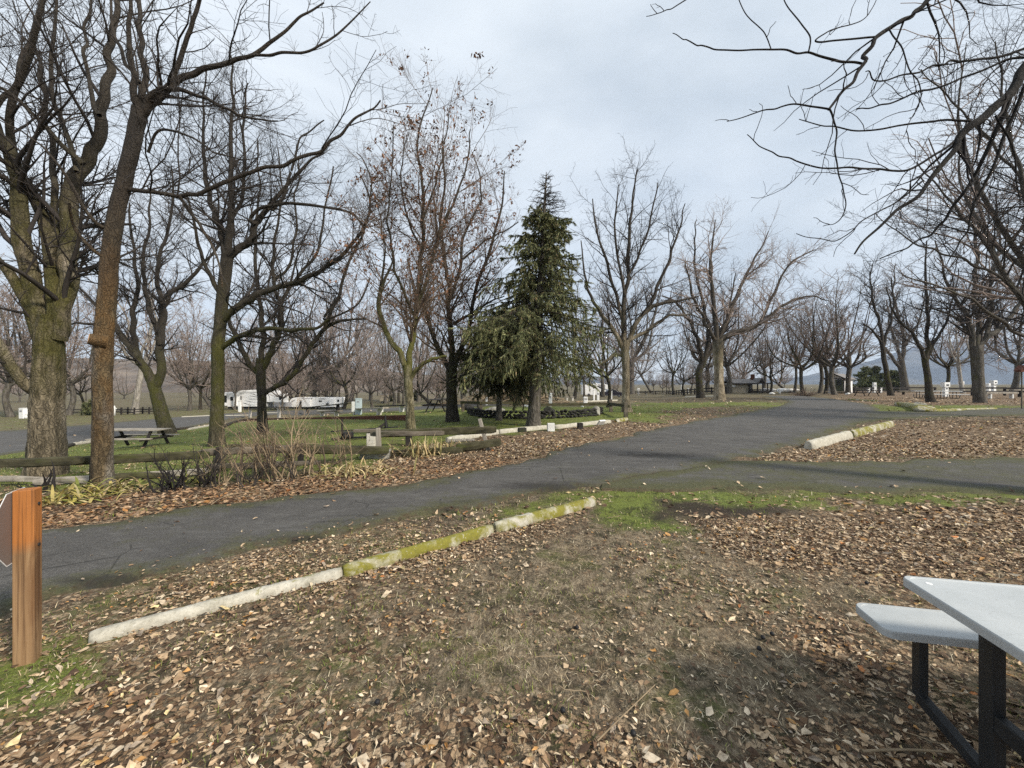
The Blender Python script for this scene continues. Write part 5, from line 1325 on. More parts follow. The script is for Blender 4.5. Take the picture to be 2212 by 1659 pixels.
kerb((486, 899), (539, 898), 'kerb_pale', "pale kerb in front of the fifth-wheel trailer", seed=15, w=0.25)
kerb((576, 893), (604, 893), 'kerb_pale', "pale kerb right of the satellite dish", seed=16, w=0.25)
kerb((684, 889), (722, 889), 'kerb_pale', "pale kerb in front of the long travel trailer", seed=17, w=0.25)
kerb((1258, 869), (1334, 866), 'kerb_pale', "thin pale kerb in front of the dark pickup", seed=18, w=0.2, h=0.12)
kerb((1480, 859), (1545, 857), 'kerb_pale', "thin pale kerb before the twin slim trunks", seed=19, w=0.3, h=0.15)

def small_block(px, py, size, mat, label, cat="block", name="marker_block", rotz=0.2, tilt=0.0, bevel=0.01):
    p = ground(px, py); t_ = thing(name, label, cat, p, rotz)
    mb = MB().box((0, 0, size[2] / 2 - 0.02), size); me = mb.mesh("body", M[mat], bevel=bevel)
    bpy.data.objects.remove(t_)
    o = link(name, me, None, p); o.rotation_euler = (tilt, 0, rotz)
    return tag(o, label, cat)
small_block(1190, 931, (0.24, 0.16, 0.28), 'white_dirty', "white square marker block between two pale wheel stops", rotz=0.1)
small_block(1253, 926, (0.18, 0.16, 0.22), 'old_wood_black', "black stub of a post in front of the wheel stop by the spruce", "post stub", "post_stub")
small_block(1296, 918, (0.30, 0.08, 0.26), 'white_dirty', "white tilted slab leaning on the wheel stop's end", "slab", "tilted_slab", 0.5, 0.7)
small_block(1127, 932, (0.28, 0.2, 0.14), 'dark_stone', "small black stone against the wheel stop", "stone", "stone_block", 0.4)
small_block(812, 988, (0.62, 0.3, 0.17), 'stone', "flat grey stone block under the end of the mossy fence rail", "stone", "stone_block", 0.1)

def rock(px, py, r, sc, mat, label, seed, name="boulder"):
    p = ground(px, py); rn = np.random.default_rng(seed)
    import bmesh
    bm = bmesh.new(); bmesh.ops.create_icosphere(bm, subdivisions=3, radius=1.0)
    dirs = rn.normal(size=(7, 3)); dirs /= np.linalg.norm(dirs, axis=1, keepdims=True); offs = rn.uniform(0.55, 0.85, 7)
    for v in bm.verts:
        c = np.array(v.co)
        for dd_, o_ in zip(dirs, offs):
            e = c @ dd_
            if e > o_: c = c - dd_ * (e - o_)
        c *= 1 + 0.05 * (float(vnoise(c[0] * 4, c[1] * 4, c[2] * 4, seed)) - 0.5)
        v.co = Vector((c[0] * r * sc[0], c[1] * r * sc[1], (c[2] + 0.55) * r * sc[2]))
    me = bpy.data.meshes.new(name); bm.to_mesh(me); bm.free(); me.materials.append(M[mat])
    o = link(name, me, None, p); return tag(o, label, "rock")
rock(1288, 897, 0.30, (0.8, 0.7, 1.0), 'stone', "pale upright boulder on the lawn at the right end of the basalt wall", 3)
rock(1184, 894, 0.28, (1.0, 0.7, 0.9), 'dark_stone', "dark pointed boulder on top of the basalt wall beside the spruce trunk", 5)
rock(1012, 886, 0.36, (1.0, 0.8, 0.75), 'dark_stone', "dark rounded boulder at the left end of the basalt wall", 6)
rock(1068, 894, 0.40, (1.5, 0.8, 0.6), 'stone', "low grey boulder behind the darker evergreen's trunk", 7)
rock(1983, 877, 0.36, (1.5, 0.9, 0.55), 'stone', "pale rounded stone lying above the mossy log", 8)
rock(1996, 890, 0.42, (1.5, 0.9, 0.6), 'kerb_part', "broad mossy stone at the near end of the mossy log", 9)

# mossy log
def log(pts, rad, mat, label, name="log", seed=0, cat="log"):
    P = [ground(*p) for p in pts]; b = P[0].copy()
    pts3 = [tuple(p - b + Vector((0, 0, r * 0.55))) for p, r in zip(P, rad)]
    v, q = bark_tube(np.array(pts3), rad, 24, 16, 0.12, seed)
    caps = [np.arange(16)[::-1][None], (23 * 16 + np.arange(16))[None]]
    o = link(name, mesh_np(name, v, [q] + caps, M[mat], True), None, b)
    return tag(o, label, cat)
log([(1937, 876), (1958, 879), (1978, 884), (1992, 890)], [0.16, 0.2, 0.22, 0.26], 'kerb_part', "mossy yellow-green log lying where the side road starts", seed=3)
log([(373, 930), (395, 928), (417, 925)], [0.10, 0.11, 0.09], 'bark_dark', "dark log beside the far road at the foot of the leaning tree", seed=4)
log([(482, 925), (505, 914), (524, 909)], [0.13, 0.12, 0.13], 'bark_dark', "dark rotten log at the left end of the rust-red timber", seed=5)
log([(142, 968), (158, 963)], [0.10, 0.10], 'bark_dark', "short dark log beside the massive cottonwood's foot", seed=6)
log([(966, 956), (996, 954), (1026, 953)], [0.05, 0.05, 0.04], 'bark_pale', "thin bleached branch lying beside the wheel stop", seed=7, name="fallen_branch", cat="branch")

# ------------------------------------------------------------------ near: post with the back of an octagonal sign
C = Vector((-2.815, 2.235, 0)); ux = Vector((-0.5, 0.866, 0)); un = Vector((0.866, 0.5, 0))
rz = math.atan2(ux.y, ux.x)
sp = thing("sign_post", "orange-brown wooden post carrying an octagonal sign seen from behind", "sign post", C, rz)
mb = MB().box((0, 0, 0.45), (0.082, 0.086, 1.08)); me_post = mb.part("post", 'post_lumber', sp, bevel=0.004, segs=2)
import bmesh
mb = MB(); s_ = 0.205
octo = [(s_ * math.cos(math.radians(22.5 + 45 * k)) * 1.06, s_ * math.sin(math.radians(22.5 + 45 * k)) * 1.06 + 0.785) for k in range(8)]
mb.prism([(u, v) for u, v in octo], 'y', 0.0445, 0.046)
mb.part("sign_plate", 'sign_back', sp)
mb = MB()
for k in range(8):
    a_, b_ = octo[k], octo[(k + 1) % 8]
    mb.beam((a_[0], 0.0453, a_[1]), (b_[0], 0.0453, b_[1]), 0.0024, 0.0045)
mb.part("sign_rim", 'sign_edge', sp)
for zz in (0.66, 0.90): MB().disc((0, zz), 0.009, (-0.049, -0.0425), 'y', 10).part("bolt", 'steel_black', sp)

# ------------------------------------------------------------------ near: white picnic table
th = math.radians(11.5)
l_ = Vector((math.cos(th), -math.sin(th), 0)); e_ = Vector((-math.sin(th), -math.cos(th), 0))
c0 = Vector((1.745, 1.735, 0))                     # far left corner of the top
TL, TW = 1.83, 0.76
org = c0 + l_ * (TL / 2) + e_ * (TW / 2)
pt = thing("picnic_table", "white plastic-topped picnic table with black steel legs, nearest and cut by the right edge", "picnic table", org, math.atan2(l_.y, l_.x))
def slab(name, cx, cy, sx, sy, z, t_, r, lip=True):
    """rounded-corner moulded slab"""
    pts = []
    for (qx, qy, a0) in ((1, 1, 0), (-1, 1, 90), (-1, -1, 180), (1, -1, 270)):
        for k in range(7):
            a = math.radians(a0 + 15 * k); pts.append((cx + qx * (sx / 2 - r) + r * math.cos(a), cy + qy * (sy / 2 - r) + r * math.sin(a)))
    n = len(pts); V, Fc = [], []
    rings = [(1.0, z - t_), (1.0, z - 0.010), (0.9985, z - 0.004), (0.994, z), (0.970, z + 0.0005), (0.966, z - 0.0028), (0.0, z - 0.0028)]
    for k, zz in rings[:-1]:
        for (x, y) in pts:
            ix = x - math.copysign((1 - k) * 0.5, x - cx) if k < 1 else x
            iy = y - math.copysign((1 - k) * 0.5, y - cy) if k < 1 else y
            V.append((ix, iy, zz))
    for i in range(len(rings) - 2):
        for j in range(n): Fc.append((i * n + j, i * n + (j + 1) % n, (i + 1) * n + (j + 1) % n, (i + 1) * n + j))
    Fc.append(tuple(range((len(rings) - 2) * n, (len(rings) - 1) * n))); Fc.append(tuple(range(n - 1, -1, -1)))
    me = bpy.data.meshes.new(name); me.from_pydata(V, [], Fc); me.materials.append(M['hdpe'])
    return link(name, me, pt)
# local frame: +x along the top, +y away from the camera
slab("tabletop", 0, 0, TL, TW, 0.74, 0.037, 0.035)
BY = TW / 2 + 0.075 + 0.125
slab("bench", 0.0, BY, TL, 0.25, 0.44, 0.038, 0.05)
slab("bench", 0.0, -BY, TL, 0.25, 0.44, 0.038, 0.05)
LX = TL / 2 - 0.20
for sx in (-1, 1):
    mb = MB()
    for sy in (-1, 1):
        x0 = sx * LX
        mb.box((x0, sy * (TW / 2 - 0.17), 0.345), (0.044, 0.060, 0.705))
        mb.box((x0, sy * (BY - 0.03), 0.245), (0.036, 0.050, 0.32))
        mb.beam((x0, sy * (BY - 0.03), 0.088), (x0, sy * (TW / 2 - 0.17 + 0.03), 0.028), 0.038, 0.050)
    mb.beam((sx * LX, -(TW / 2 - 0.20), 0.27), (sx * LX, TW / 2 - 0.20, 0.27), 0.040, 0.070)
    mb.part("leg_frame", 'steel_black', pt, bevel=0.004)
mb = MB()
mb.tube([(-LX, 0.12, 0.27), (-0.25, 0.03, 0.66), (-0.10, 0.03, 0.70)], 0.013, 8)
mb.tube([(LX, 0.12, 0.27), (0.25, 0.03, 0.66), (0.10, 0.03, 0.70)], 0.013, 8)
mb.tube([(-LX, 0.02, 0.27), (LX, 0.02, 0.27)], 0.011, 8)
mb.part("brace", 'steel_black', pt, smooth=True)
# maker's plate on the cross bar, with its raised word and outline
def text_mesh(name, s, size, mat, parent, loc, rot, extrude=0.0006, sx=1.0):
    cu = bpy.data.curves.new(name, 'FONT'); cu.body = s; cu.size = size; cu.extrude = extrude; cu.align_x = 'CENTER'; cu.align_y = 'CENTER'
    tmp = bpy.data.objects.new("tmp_text", cu); COL.objects.link(tmp)
    dg = bpy.context.evaluated_depsgraph_get(); me = bpy.data.meshes.new_from_object(tmp.evaluated_get(dg))
    bpy.data.objects.remove(tmp); me.name = name; me.materials.clear(); me.materials.append(M[mat] if isinstance(mat, str) else mat)
    o = link(name, me, parent, loc); o.rotation_euler = rot; o.scale = (sx, 1, 1); return o
xs_ = -LX - 0.0215
mb = MB().box((xs_, 0.0, 0.27), (0.003, 0.115, 0.036)); mb.part("name_plate", 'steel_black', pt, bevel=0.001)
mb = MB()
for (a_, b_) in (((0.054, 0.253), (0.054, 0.287)), ((-0.054, 0.253), (-0.054, 0.287)), ((-0.054, 0.253), (0.054, 0.253)), ((-0.054, 0.287), (0.054, 0.287))):
    mb.beam((xs_ - 0.002, a_[0], a_[1]), (xs_ - 0.002, b_[0], b_[1]), 0.0018, 0.0018)
M['plate_text'] = plain("plate_text", (0.45, 0.45, 0.45, 1), 0.5, 0.1, 3, 0)
mb.part("plate_outline", 'plate_text', pt)
text_mesh("plate_lettering", "LIFETIME", 0.024, 'plate_text', pt, (xs_ - 0.0022, 0.0, 0.270), (math.pi / 2, 0, -math.pi / 2))
mb = MB()
for (x, y) in ((-TL / 2 + 0.07, TW / 2 - 0.06), (TL / 2 - 0.07, TW / 2 - 0.06), (-TL / 2 + 0.07, -TW / 2 + 0.06), (TL / 2 - 0.07, -TW / 2 + 0.06)):
    mb.prism([(x + 0.011 * math.cos(k * math.pi / 6), y + 0.011 * math.sin(k * math.pi / 6)) for k in range(12)], 'z', 0.7370, 0.7386)
mb.part("rivet", 'white_paint', pt)

# ------------------------------------------------------------------ split-rail fence beside the planting bed
fe = thing("split_rail_fence", "low weathered split-rail fence with mossy rails and a leaning end post, behind the bushes", "fence", ground(600, 1005))
fb = Vector(fe.location)
def rail(px0, py0, d0, px1, py1, d1, w, h, mat='old_wood_moss', seed=0, parent=fe, base=fb, nm="rail", label=None):
    a, b = px_d(px0, py0, d0) - base, px_d(px1, py1, d1) - base
    n, k = 22, 9; V, Fc = [], []
    u = (b - a).normalized(); s = u.cross(Vector((0, 0, 1))).normalized(); v = s.cross(u)
    for i in range(n):
        t_ = i / (n - 1); c = a.lerp(b, t_) + Vector((0, 0, 0.018 * (float(vnoise(t_ * 5, seed + 0.5)) - 0.5)))
        e = 0.72 if i in (0, n - 1) else 1.0
        for j in range(k):
            an = 2 * math.pi * j / k; rr = 0.5 * e * (0.86 + 0.34 * float(vnoise(t_ * 7, j * 1.7 + seed, 0.0)))
            q = max(abs(math.cos(an)), abs(math.sin(an)))
            V.append(c + s * (math.cos(an) * w * rr / q ** 0.6) + v * (math.sin(an) * h * rr / q ** 0.6))
    for i in range(n - 1):
        for j in range(k): Fc.append((i * k + j, i * k + (j + 1) % k, (i + 1) * k + (j + 1) % k, (i + 1) * k + j))
    Fc.append(tuple(range(k - 1, -1, -1))); Fc.append(tuple((n - 1) * k + j for j in range(k)))
    me = bpy.data.meshes.new(nm); me.from_pydata([tuple(q) for q in V], [], Fc); me.materials.append(M[mat])
    o = link(nm, me, parent)
    if label: o["label"] = label
    return o
d6 = 6.35
rail(-80, 1004, d6, 178, 995, d6 + 0.1, 0.10, 0.14, seed=1)
rail(150, 997, d6 + 0.15, 452, 983, d6 + 0.9, 0.10, 0.15, seed=2)
rail(430, 978, 7.3, 640, 968, 7.9, 0.10, 0.13, 'old_wood', seed=3)
rail(-60, 1032, d6 - 0.1, 240, 1040, d6 + 0.05, 0.10, 0.08, 'grey_wood', seed=4, label="pale fallen lower rail")
rail(75, 1042, d6 - 0.1, 450, 1018, d6 + 0.7, 0.11, 0.11, 'grey_wood', seed=5)
rail(240, 1030, d6 + 0.1, 480, 1022, d6 + 0.9, 0.10, 0.10, seed=6)
rail(446, 1008, 7.2, 690, 1000, 7.9, 0.10, 0.09, 'old_wood', seed=7)
rail(487, 968, 7.7, 840, 974, 8.35, 0.13, 0.17, seed=8, label="thick moss-topped rail")
rail(600, 1003, 7.7, 790, 1001, 8.2, 0.10, 0.10, seed=9)
rail(826, 938, 9.0, 1072, 928, 9.45, 0.12, 0.17, seed=10, label="upper rail speckled with pale lichen")
rail(800, 938, 8.9, 960, 936, 9.2, 0.10, 0.12, 'old_wood', seed=14)
rail(838, 982, 8.6, 1000, 972, 9.0, 0.11, 0.16, seed=11)
rail(985, 968, 9.0, 1082, 956, 9.3, 0.12, 0.18, seed=12)
def split_post(px, py_b, py_t, d, w, lean, mat='grey_wood', parent=fe, base=fb, nm="post"):
    b = px_d(px, py_b, d) - base; t_ = px_d(px + lean, py_t, d) - base
    mb = MB().beam(b - Vector((0, 0, 0.12)), t_, w, w * 0.75, w * 0.85, w * 0.6)
    return mb.part(nm, mat, parent, bevel=0.008, jitter=0.004, seed=int(px))
split_post(1058, 975, 905, 9.42, 0.135, -22)
split_post(820, 985, 925, 8.75, 0.13, -3)
split_post(470, 1030, 965, 7.35, 0.12, 4, 'old_wood_black')
split_post(648, 1012, 958, 7.95, 0.12, 3, 'old_wood_black')
split_post(205, 1052, 988, 6.35, 0.12, 0, 'old_wood_black')

# lone board-topped stub and tumbled iron thing on the lawn behind it
p = ground(802, 966); q = thing("plank_bench", "small weathered plank bench on a pale block, behind the fence", "bench", p, 0.12)
MB().box((0, 0, 0.17), (0.20, 0.18, 0.42)).part("block", 'pale_wood', q, bevel=0.01)
MB().box((-0.12, 0, 0.43), (0.62, 0.24, 0.07), 0.0).part("plank", 'old_wood', q, bevel=0.012, jitter=0.006)
MB().box((0.62, 0.06, 0.41), (0.84, 0.22, 0.055), 0.05).part("plank", 'old_wood_moss', q, bevel=0.012, jitter=0.006)
MB().box((0.95, 0.08, 0.15), (0.16, 0.16, 0.46)).part("block", 'old_wood_black', q, bevel=0.01)
p = ground(770, 948); q = thing("fire_grill", "black iron camp grill on a post, on the lawn under the rust-red timber", "grill", p, 0.2)
MB().tube([(-0.42, 0, -0.05), (-0.42, 0, 0.62)], 0.035, 10).part("post", 'old_wood_black', q)
MB().beam((-0.75, 0, 0.24), (1.25, 0.02, 0.34), 0.05, 0.035).part("bar", 'black', q)
MB().beam((-0.75, 0.05, -0.0), (0.95, 0.05, 0.06), 0.07, 0.05).part("bar", 'black', q)
MB().beam((0.30, 0, 0.04), (0.92, 0.03, 0.50), 0.09, 0.11, 0.06, 0.07).part("spout", 'old_wood_black', q)
MB().tube([(0.90, 0.02, 0.34), (0.86, 0.02, 0.74)], [0.06, 0.012], 8).part("spike", 'black', q)
MB().box((-0.25, 0, 0.14), (0.30, 0.26, 0.16), 0.3).part("firebox", 'black', q, bevel=0.01)

# rust-red timber retaining edge
a, b = ground(523, 910), ground(882, 908); c = (a + b) / 2
tb = thing("timber_edging", "long rust-red timber retaining edge across the lawn", "timber", c, math.atan2(b.y - a.y, b.x - a.x))
L = (Vector((b.x, b.y)) - Vector((a.x, a.y))).length; sl = math.atan2(b.z - a.z, L)
nT = 3
for i in range(nT):
    x0 = -L / 2 + L * i / nT + 0.01; x1 = -L / 2 + L * (i + 1) / nT - 0.01; xm = (x0 + x1) / 2
    MB().beam((x0, 0, 0.10 + x0 * math.tan(sl)), (x1, 0.0, 0.10 + x1 * math.tan(sl)), 0.20, 0.30).part("timber", 'rust_wood', tb, bevel=0.012)
    MB().box((x1 - 0.02, -0.13, 0.08 + x1 * math.tan(sl)), (0.09, 0.05, 0.34)).part("stake", 'rust_wood', tb, bevel=0.005)

# ------------------------------------------------------------------ picnic tables in wood, benches, rails
def wood_table(px, py, rotz, label, L=2.1, mat='old_wood_black', leg='old_wood_black', top=None, scale=1.0, group="wooden picnic tables"):
    p = ground(px, py); r = thing("picnic_table", label, "picnic table", p, rotz, group); r.scale = (scale,) * 3
    for k in range(4): MB().box((0, -0.285 + 0.19 * k, 0.75), (L, 0.18, 0.045)).part("plank", top or mat, r, bevel=0.006)
    for sy in (-1, 1): MB().box((0, sy * 0.68, 0.44), (L, 0.26, 0.045)).part("bench", top or mat, r, bevel=0.006)
    for sx in (-1, 1):
        for sy in (-1, 1):
            MB().beam((sx * L * 0.36, sy * 0.62, 0.0), (sx * L * 0.36, sy * 0.24, 0.73), 0.10, 0.055).part("leg", leg, r)
        MB().box((sx * (L * 0.36 + 0.05), 0, 0.40), (0.045, 1.6, 0.09)).part("cross_bar", leg, r)
    return r
wood_table(292, 967, 0.03, "weathered picnic table by the far road between the rusty trunk and the leaning tree", 2.4, 'old_wood', 'old_wood_black', 'grey_wood')
wood_table(948, 889, 1.45, "square-looking dark picnic table seen end-on, left of the basalt wall", 1.9, 'old_wood_black')
wood_table(1872, 856, 0.2, "black picnic table right of the white shed", 3.0, 'old_wood_black', scale=1.05)
wood_table(1350 + 38, 855, 0.1, "low dark picnic table right of the rounded tree's trunk", 2.6, 'old_wood', 'pale_wood')
p = ground(2022, 861); r = thing("picnic_table", "long white-topped picnic table with black tube legs, behind the dark thin trunk", "picnic table", p, -0.42)
MB().box((0, 0, 0.80), (3.9, 0.8, 0.07)).part("tabletop", 'white_dirty', r, bevel=0.01)
for sy in (-1, 1): MB().box((0.5, sy * 0.72, 0.46), (3.6, 0.28, 0.06)).part("bench", 'white_dirty', r, bevel=0.01)
for sx in (-1.5, -0.6, 0.5, 1.5):
    MB().tube([(sx, -0.95, 0.42), (sx, -0.8, 0.04), (sx, 0.8, 0.04), (sx, 0.95, 0.42)], 0.035, 8).tube([(sx, -0.35, 0.04), (sx, -0.3, 0.76)], 0.03, 8).tube([(sx, 0.35, 0.04), (sx, 0.3, 0.76)], 0.03, 8).part("leg_frame", 'steel_black', r, smooth=True)

def block_bench(px0, px1, py_top, py_base, label, mat='old_wood', leg='pale_wood', thick=0.09, group="plank benches on blocks", rest=0.16):
    """plank on two short posts; px0..px1 its ends, py_base where its blocks stand"""
    a, b = ground(px0, py_base), ground(px1, py_base); c = (a + b) / 2
    h = (py_base - py_top) * c.y / F; L = (Vector((b.x, b.y)) - Vector((a.x, a.y))).length
    r = thing("plank_bench", label, "bench", c, math.atan2(b.y - a.y, b.x - a.x), group); tz = (b.z - a.z) / L
    MB().beam((-L / 2, 0, h + tz * -L / 2), (L / 2, 0, h + tz * L / 2), 0.40, thick).part("plank", mat, r, bevel=0.01)
    for s in (-1, 1):
        x = s * L * (0.5 - rest); MB().box((x, 0, h / 2 - 0.04 + tz * x), (0.16, 0.30, h + 0.02)).part("block", leg, r, bevel=0.01)
    return r
block_bench(528, 620, 882, 902, "low dark plank bench behind the three-forked tree")
block_bench(655, 757, 878, 893, "dark plank bench on a dark block, in front of the long trailer", 'old_wood_moss', 'old_wood_black')
block_bench(757, 833, 883, 896, "grey plank bench beside the pale blue utility box", 'grey_wood', 'pale_wood')
block_bench(814, 880, 877, 890, "white-edged dark plank bench left of the yellow-olive trunk", 'old_wood_black', 'white_dirty')
block_bench(690, 735, 889, 899, "short plank bench just behind the rust-red timber", 'old_wood', 'pale_wood')
block_bench(1940, 2012, 846, 853, "long low log rail on blocks behind the thin dark trunks", 'old_wood', 'old_wood_black', 0.22)
block_bench(2127, 2196, 849, 861, "weathered log rail on white blocks right of the thick grey trunk", 'grey_wood', 'white_dirty', 0.2)
block_bench(2186, 2290, 843, 858, "grey plank bench at the right edge below the birdhouse", 'grey_wood', 'old_wood_black', 0.12)
block_bench(1376, 1400, 848, 855, "low black bench beside the thick brown trunk", 'old_wood_black', 'pale_wood', 0.12)
block_bench(1404, 1440, 845, 852, "black-topped bench on the far verge, left of the twin slim trunks", 'old_wood_black', 'grey_wood', 0.12)
block_bench(1222, 1240, 858, 866, "little plank bench seen under the spruce's right boughs", 'grey_wood', 'pale_wood', 0.07)

def rail_fence(name, label, base_pts, hts, mat, rail_h=0.16, rail_w=0.10, post_h=None, post_w=0.14, step=2.6, cat="fence", jag=0.05, seed=1, postmat=None):
    P = [ground(*p) for p in base_pts]; r = thing(name, label, cat, P[0]); b = P[0]; rn = random.Random(seed)
    segs = []
    for i in range(len(P) - 1):
        L = (P[i + 1] - P[i]).length; n = max(1, round(L / step))
        for k in range(n): segs.append(P[i].lerp(P[i + 1], k / n))
    segs.append(P[-1])
    for i, s_ in enumerate(segs):
        s_.z = float(terrain(s_.x, s_.y)); MB().beam(s_ - b - Vector((0, 0, 0.1)), s_ - b + Vector((rn.uniform(-.05, .05), 0, post_h or max(hts) + 0.12)), post_w, post_w).part("post", postmat or mat, r)
    for i in range(len(segs) - 1):
        for h in hts:
            MB().beam(segs[i] - b + Vector((-0.1, -0.08, h + rn.uniform(-jag, jag))), segs[i + 1] - b + Vector((0.1, -0.08, h + rn.uniform(-jag, jag))), rail_w, rail_h).part("rail", mat, r)
    return r
rail_fence("rail_fence", "mossy rail fence along the lawn behind the basalt wall, running to the rounded tree", [(1000, 889), (1040, 891), (1156, 887), (1164, 893), (1320, 890), (1352, 903)], [0.50], 'old_wood_moss', 0.15, 0.12, 0.72, 0.17, 3.4, jag=0.06, seed=4, postmat='old_wood')
rail_fence("zigzag_fence", "dark zigzag rail fence at the far edge of the park on the left", [(248, 895), (262, 896), (276, 895), (290, 896), (308, 894), (322, 895), (338, 893)], [0.35, 0.75], 'old_wood_black', 0.14, 0.12, 1.1, 0.16, 4.0, seed=5)
rail_fence("rail_fence", "far rail fence between the massive cottonwood and the rusty trunk", [(100, 898), (150, 897), (196, 896)], [0.4, 0.8], 'old_wood_black', 0.13, 0.12, 1.0, 0.15, 5.0, seed=6)
rail_fence("rail_fence", "far rail fence behind the fifth-wheel trailer's left end", [(385, 888), (430, 885), (480, 882)], [0.7], 'old_wood', 0.14, 0.12, 0.9, 0.15, 6.0, seed=7)
rail_fence("rail_fence", "long dark rail fence across the verge left of the leaning pair", [(1372, 852), (1440, 852), (1510, 852), (1568, 851)], [0.45, 0.95], 'old_wood_black', 0.20, 0.14, 1.15, 0.2, 4.0, seed=8)
rail_fence("rail_fence", "black log rail fence in front of the mountain, right of the white shed", [(1845, 849), (1900, 849), (1960, 848), (2020, 848)], [0.35, 0.85], 'old_wood_black', 0.26, 0.18, 1.0, 0.22, 5.0, seed=9)
rail_fence("rail_fence", "black log rail fence at the right, behind the thick grey-trunked tree", [(2040, 855), (2100, 855), (2170, 855), (2300, 856)], [0.55, 1.0], 'old_wood_black', 0.22, 0.16, 1.1, 0.2, 3.0, seed=10)
rail_fence("rail_fence", "low dark rail at the foot of the white shed", [(1783, 852), (1830, 852)], [0.4], 'old_wood', 0.12, 0.1, 0.5, 0.12, 3.0, seed=12)

# basalt retaining wall, stone by stone
wl_ = thing("basalt_wall", "low retaining wall of rough black basalt with grass behind, under the spruce", "stone wall", ground(1150, 906))
wb = Vector(wl_.location); rn = random.Random(5)
path = [ground(*p) for p in [(1012, 892), (1020, 897), (1045, 902), (1080, 904), (1130, 905), (1190, 904), (1240, 902), (1285, 898), (1300, 893)]]
stones = []
for k in range(4):
    m_ = bpy.data.meshes.new("wall_stone"); bm = bmesh.new(); bmesh.ops.create_icosphere(bm, subdivisions=1, radius=0.5)
    r2 = random.Random(k)
    for v in bm.verts: v.co = Vector((v.co.x * 1.15, v.co.y * 0.85, v.co.z * 0.8)) * r2.uniform(0.78, 1.12)
    bm.to_mesh(m_); bm.free(); m_.materials.append(M['dark_stone']); stones.append(m_)
cum = [0]
for i in range(len(path) - 1): cum.append(cum[-1] + (path[i + 1] - path[i]).length)
for row in range(3):
    s = rn.uniform(0, 0.1)
    while s < cum[-1]:
        i = max(k for k in range(len(cum)) if cum[k] <= s); i = min(i, len(path) - 2)
        f = (s - cum[i]) / (cum[i + 1] - cum[i]); c = path[i].lerp(path[i + 1], f)
        w = rn.uniform(0.20, 0.34)
        o = link("stone", rn.choice(stones), wl_, c - wb + Vector((0, 0.06 * row + rn.uniform(-.03, .03), 0.04 + 0.125 * row + rn.uniform(-.02, .02))))
        o.rotation_euler = (rn.uniform(-.4, .4), rn.uniform(-.4, .4), rn.uniform(0, 6)); o.scale = (w * 1.1, w, w * 0.75)
        s += w * 0.88
# brush pile behind it
rngb = np.random.default_rng(77); p = ground(1110, 873)
n = 160; P0 = np.stack([rngb.normal(0, 2.2, n), rngb.normal(0, 0.9, n), rngb.uniform(0.05, 1.0, n)], -1)
dirs = rngb.normal(size=(n, 3)) * [1, 0.5, 0.28]; dirs /= np.linalg.norm(dirs, axis=1, keepdims=True)
ln = rngb.uniform(0.8, 2.6, n)[:, None, None]; s = np.linspace(-0.5, 0.5, 6)[None, :, None]
PP = P0[:, None, :] + dirs[:, None, :] * ln * s + rngb.normal(0, 0.05, (n, 6, 3)); PP[..., 2] = np.abs(PP[..., 2]) * np.clip(1.3 - np.abs(PP[..., 0]) / 4.5, 0.15, 1)
v, q_ = tubes(PP, rngb.uniform(0.02, 0.055, n)[:, None] * np.ones((1, 6)), 5)
gp, gr = grow(PP, np.full(PP.shape[:2], 0.02), rngb, 1.6, (0.1, 1), (30, 80), (0.3, 0.7), 1.0, 4, 0.6, 0.006, 0.1, 0.3, 0.01)
v2, q2 = tubes(gp, gr, 3)
o = link("brush_pile", mesh_np("brush_pile", np.concatenate([v, v2]), [q_, q2 + len(v)], M['twig_straw'], True), None, p)
tag(o, "pile of cut pale branches behind the basalt wall and the spruce trunk", "brush pile")

# ------------------------------------------------------------------ utility pedestals and white posts
def pedestal(px, py_b, py_t, w_px, label, kind=0, mat='white_paint', name="utility_pedestal", cat="utility pedestal", group="white utility pedestals"):
    p = ground(px, py_b); h = (py_b - py_t) * p.y / F; w = w_px * p.y / F
    r = thing(name, label, cat, p, rt.uniform(-0.2, 0.2), group)
    if kind == 0:
        MB().box((0, 0, h / 2 - 0.03), (w, w * 0.8, h - 0.02)).part("post", mat, r, bevel=min(0.02, w * 0.1))
        MB().box((0, 0, h - 0.015), (w * 1.15, w * 0.95, 0.05), taper=0.7).part("cap", mat, r)
        MB().box((0, -w * 0.41, h * 0.72), (w * 0.55, 0.02, h * 0.18)).part("outlet_cover", 'rv_grey', r)
    elif kind == 1:      # widening box at the top with breakers
        MB().box((0, 0, h * 0.33), (w * 0.62, w * 0.5, h * 0.68)).part("post", mat, r, bevel=0.01)
        MB().box((0, 0, h * 0.83), (w, w * 0.7, h * 0.32)).part("meter_box", mat, r, bevel=0.015)
        MB().box((0.02, -w * 0.36, h * 0.80), (w * 0.45, 0.03, h * 0.10)).part("breaker_cover", 'black', r)
        MB().box((0, -w * 0.26, h * 0.55), (w * 0.3, 0.03, h * 0.08)).part("outlet_cover", 'black', r)
    else:                # thin post
        MB().box((0, 0, h / 2 - 0.03), (w, w, h)).part("post", mat, r, bevel=min(0.01, w * 0.1))
        MB().box((0, 0, h - 0.01), (w * 1.3, w * 1.3, 0.03)).part("cap", mat, r)
    return r
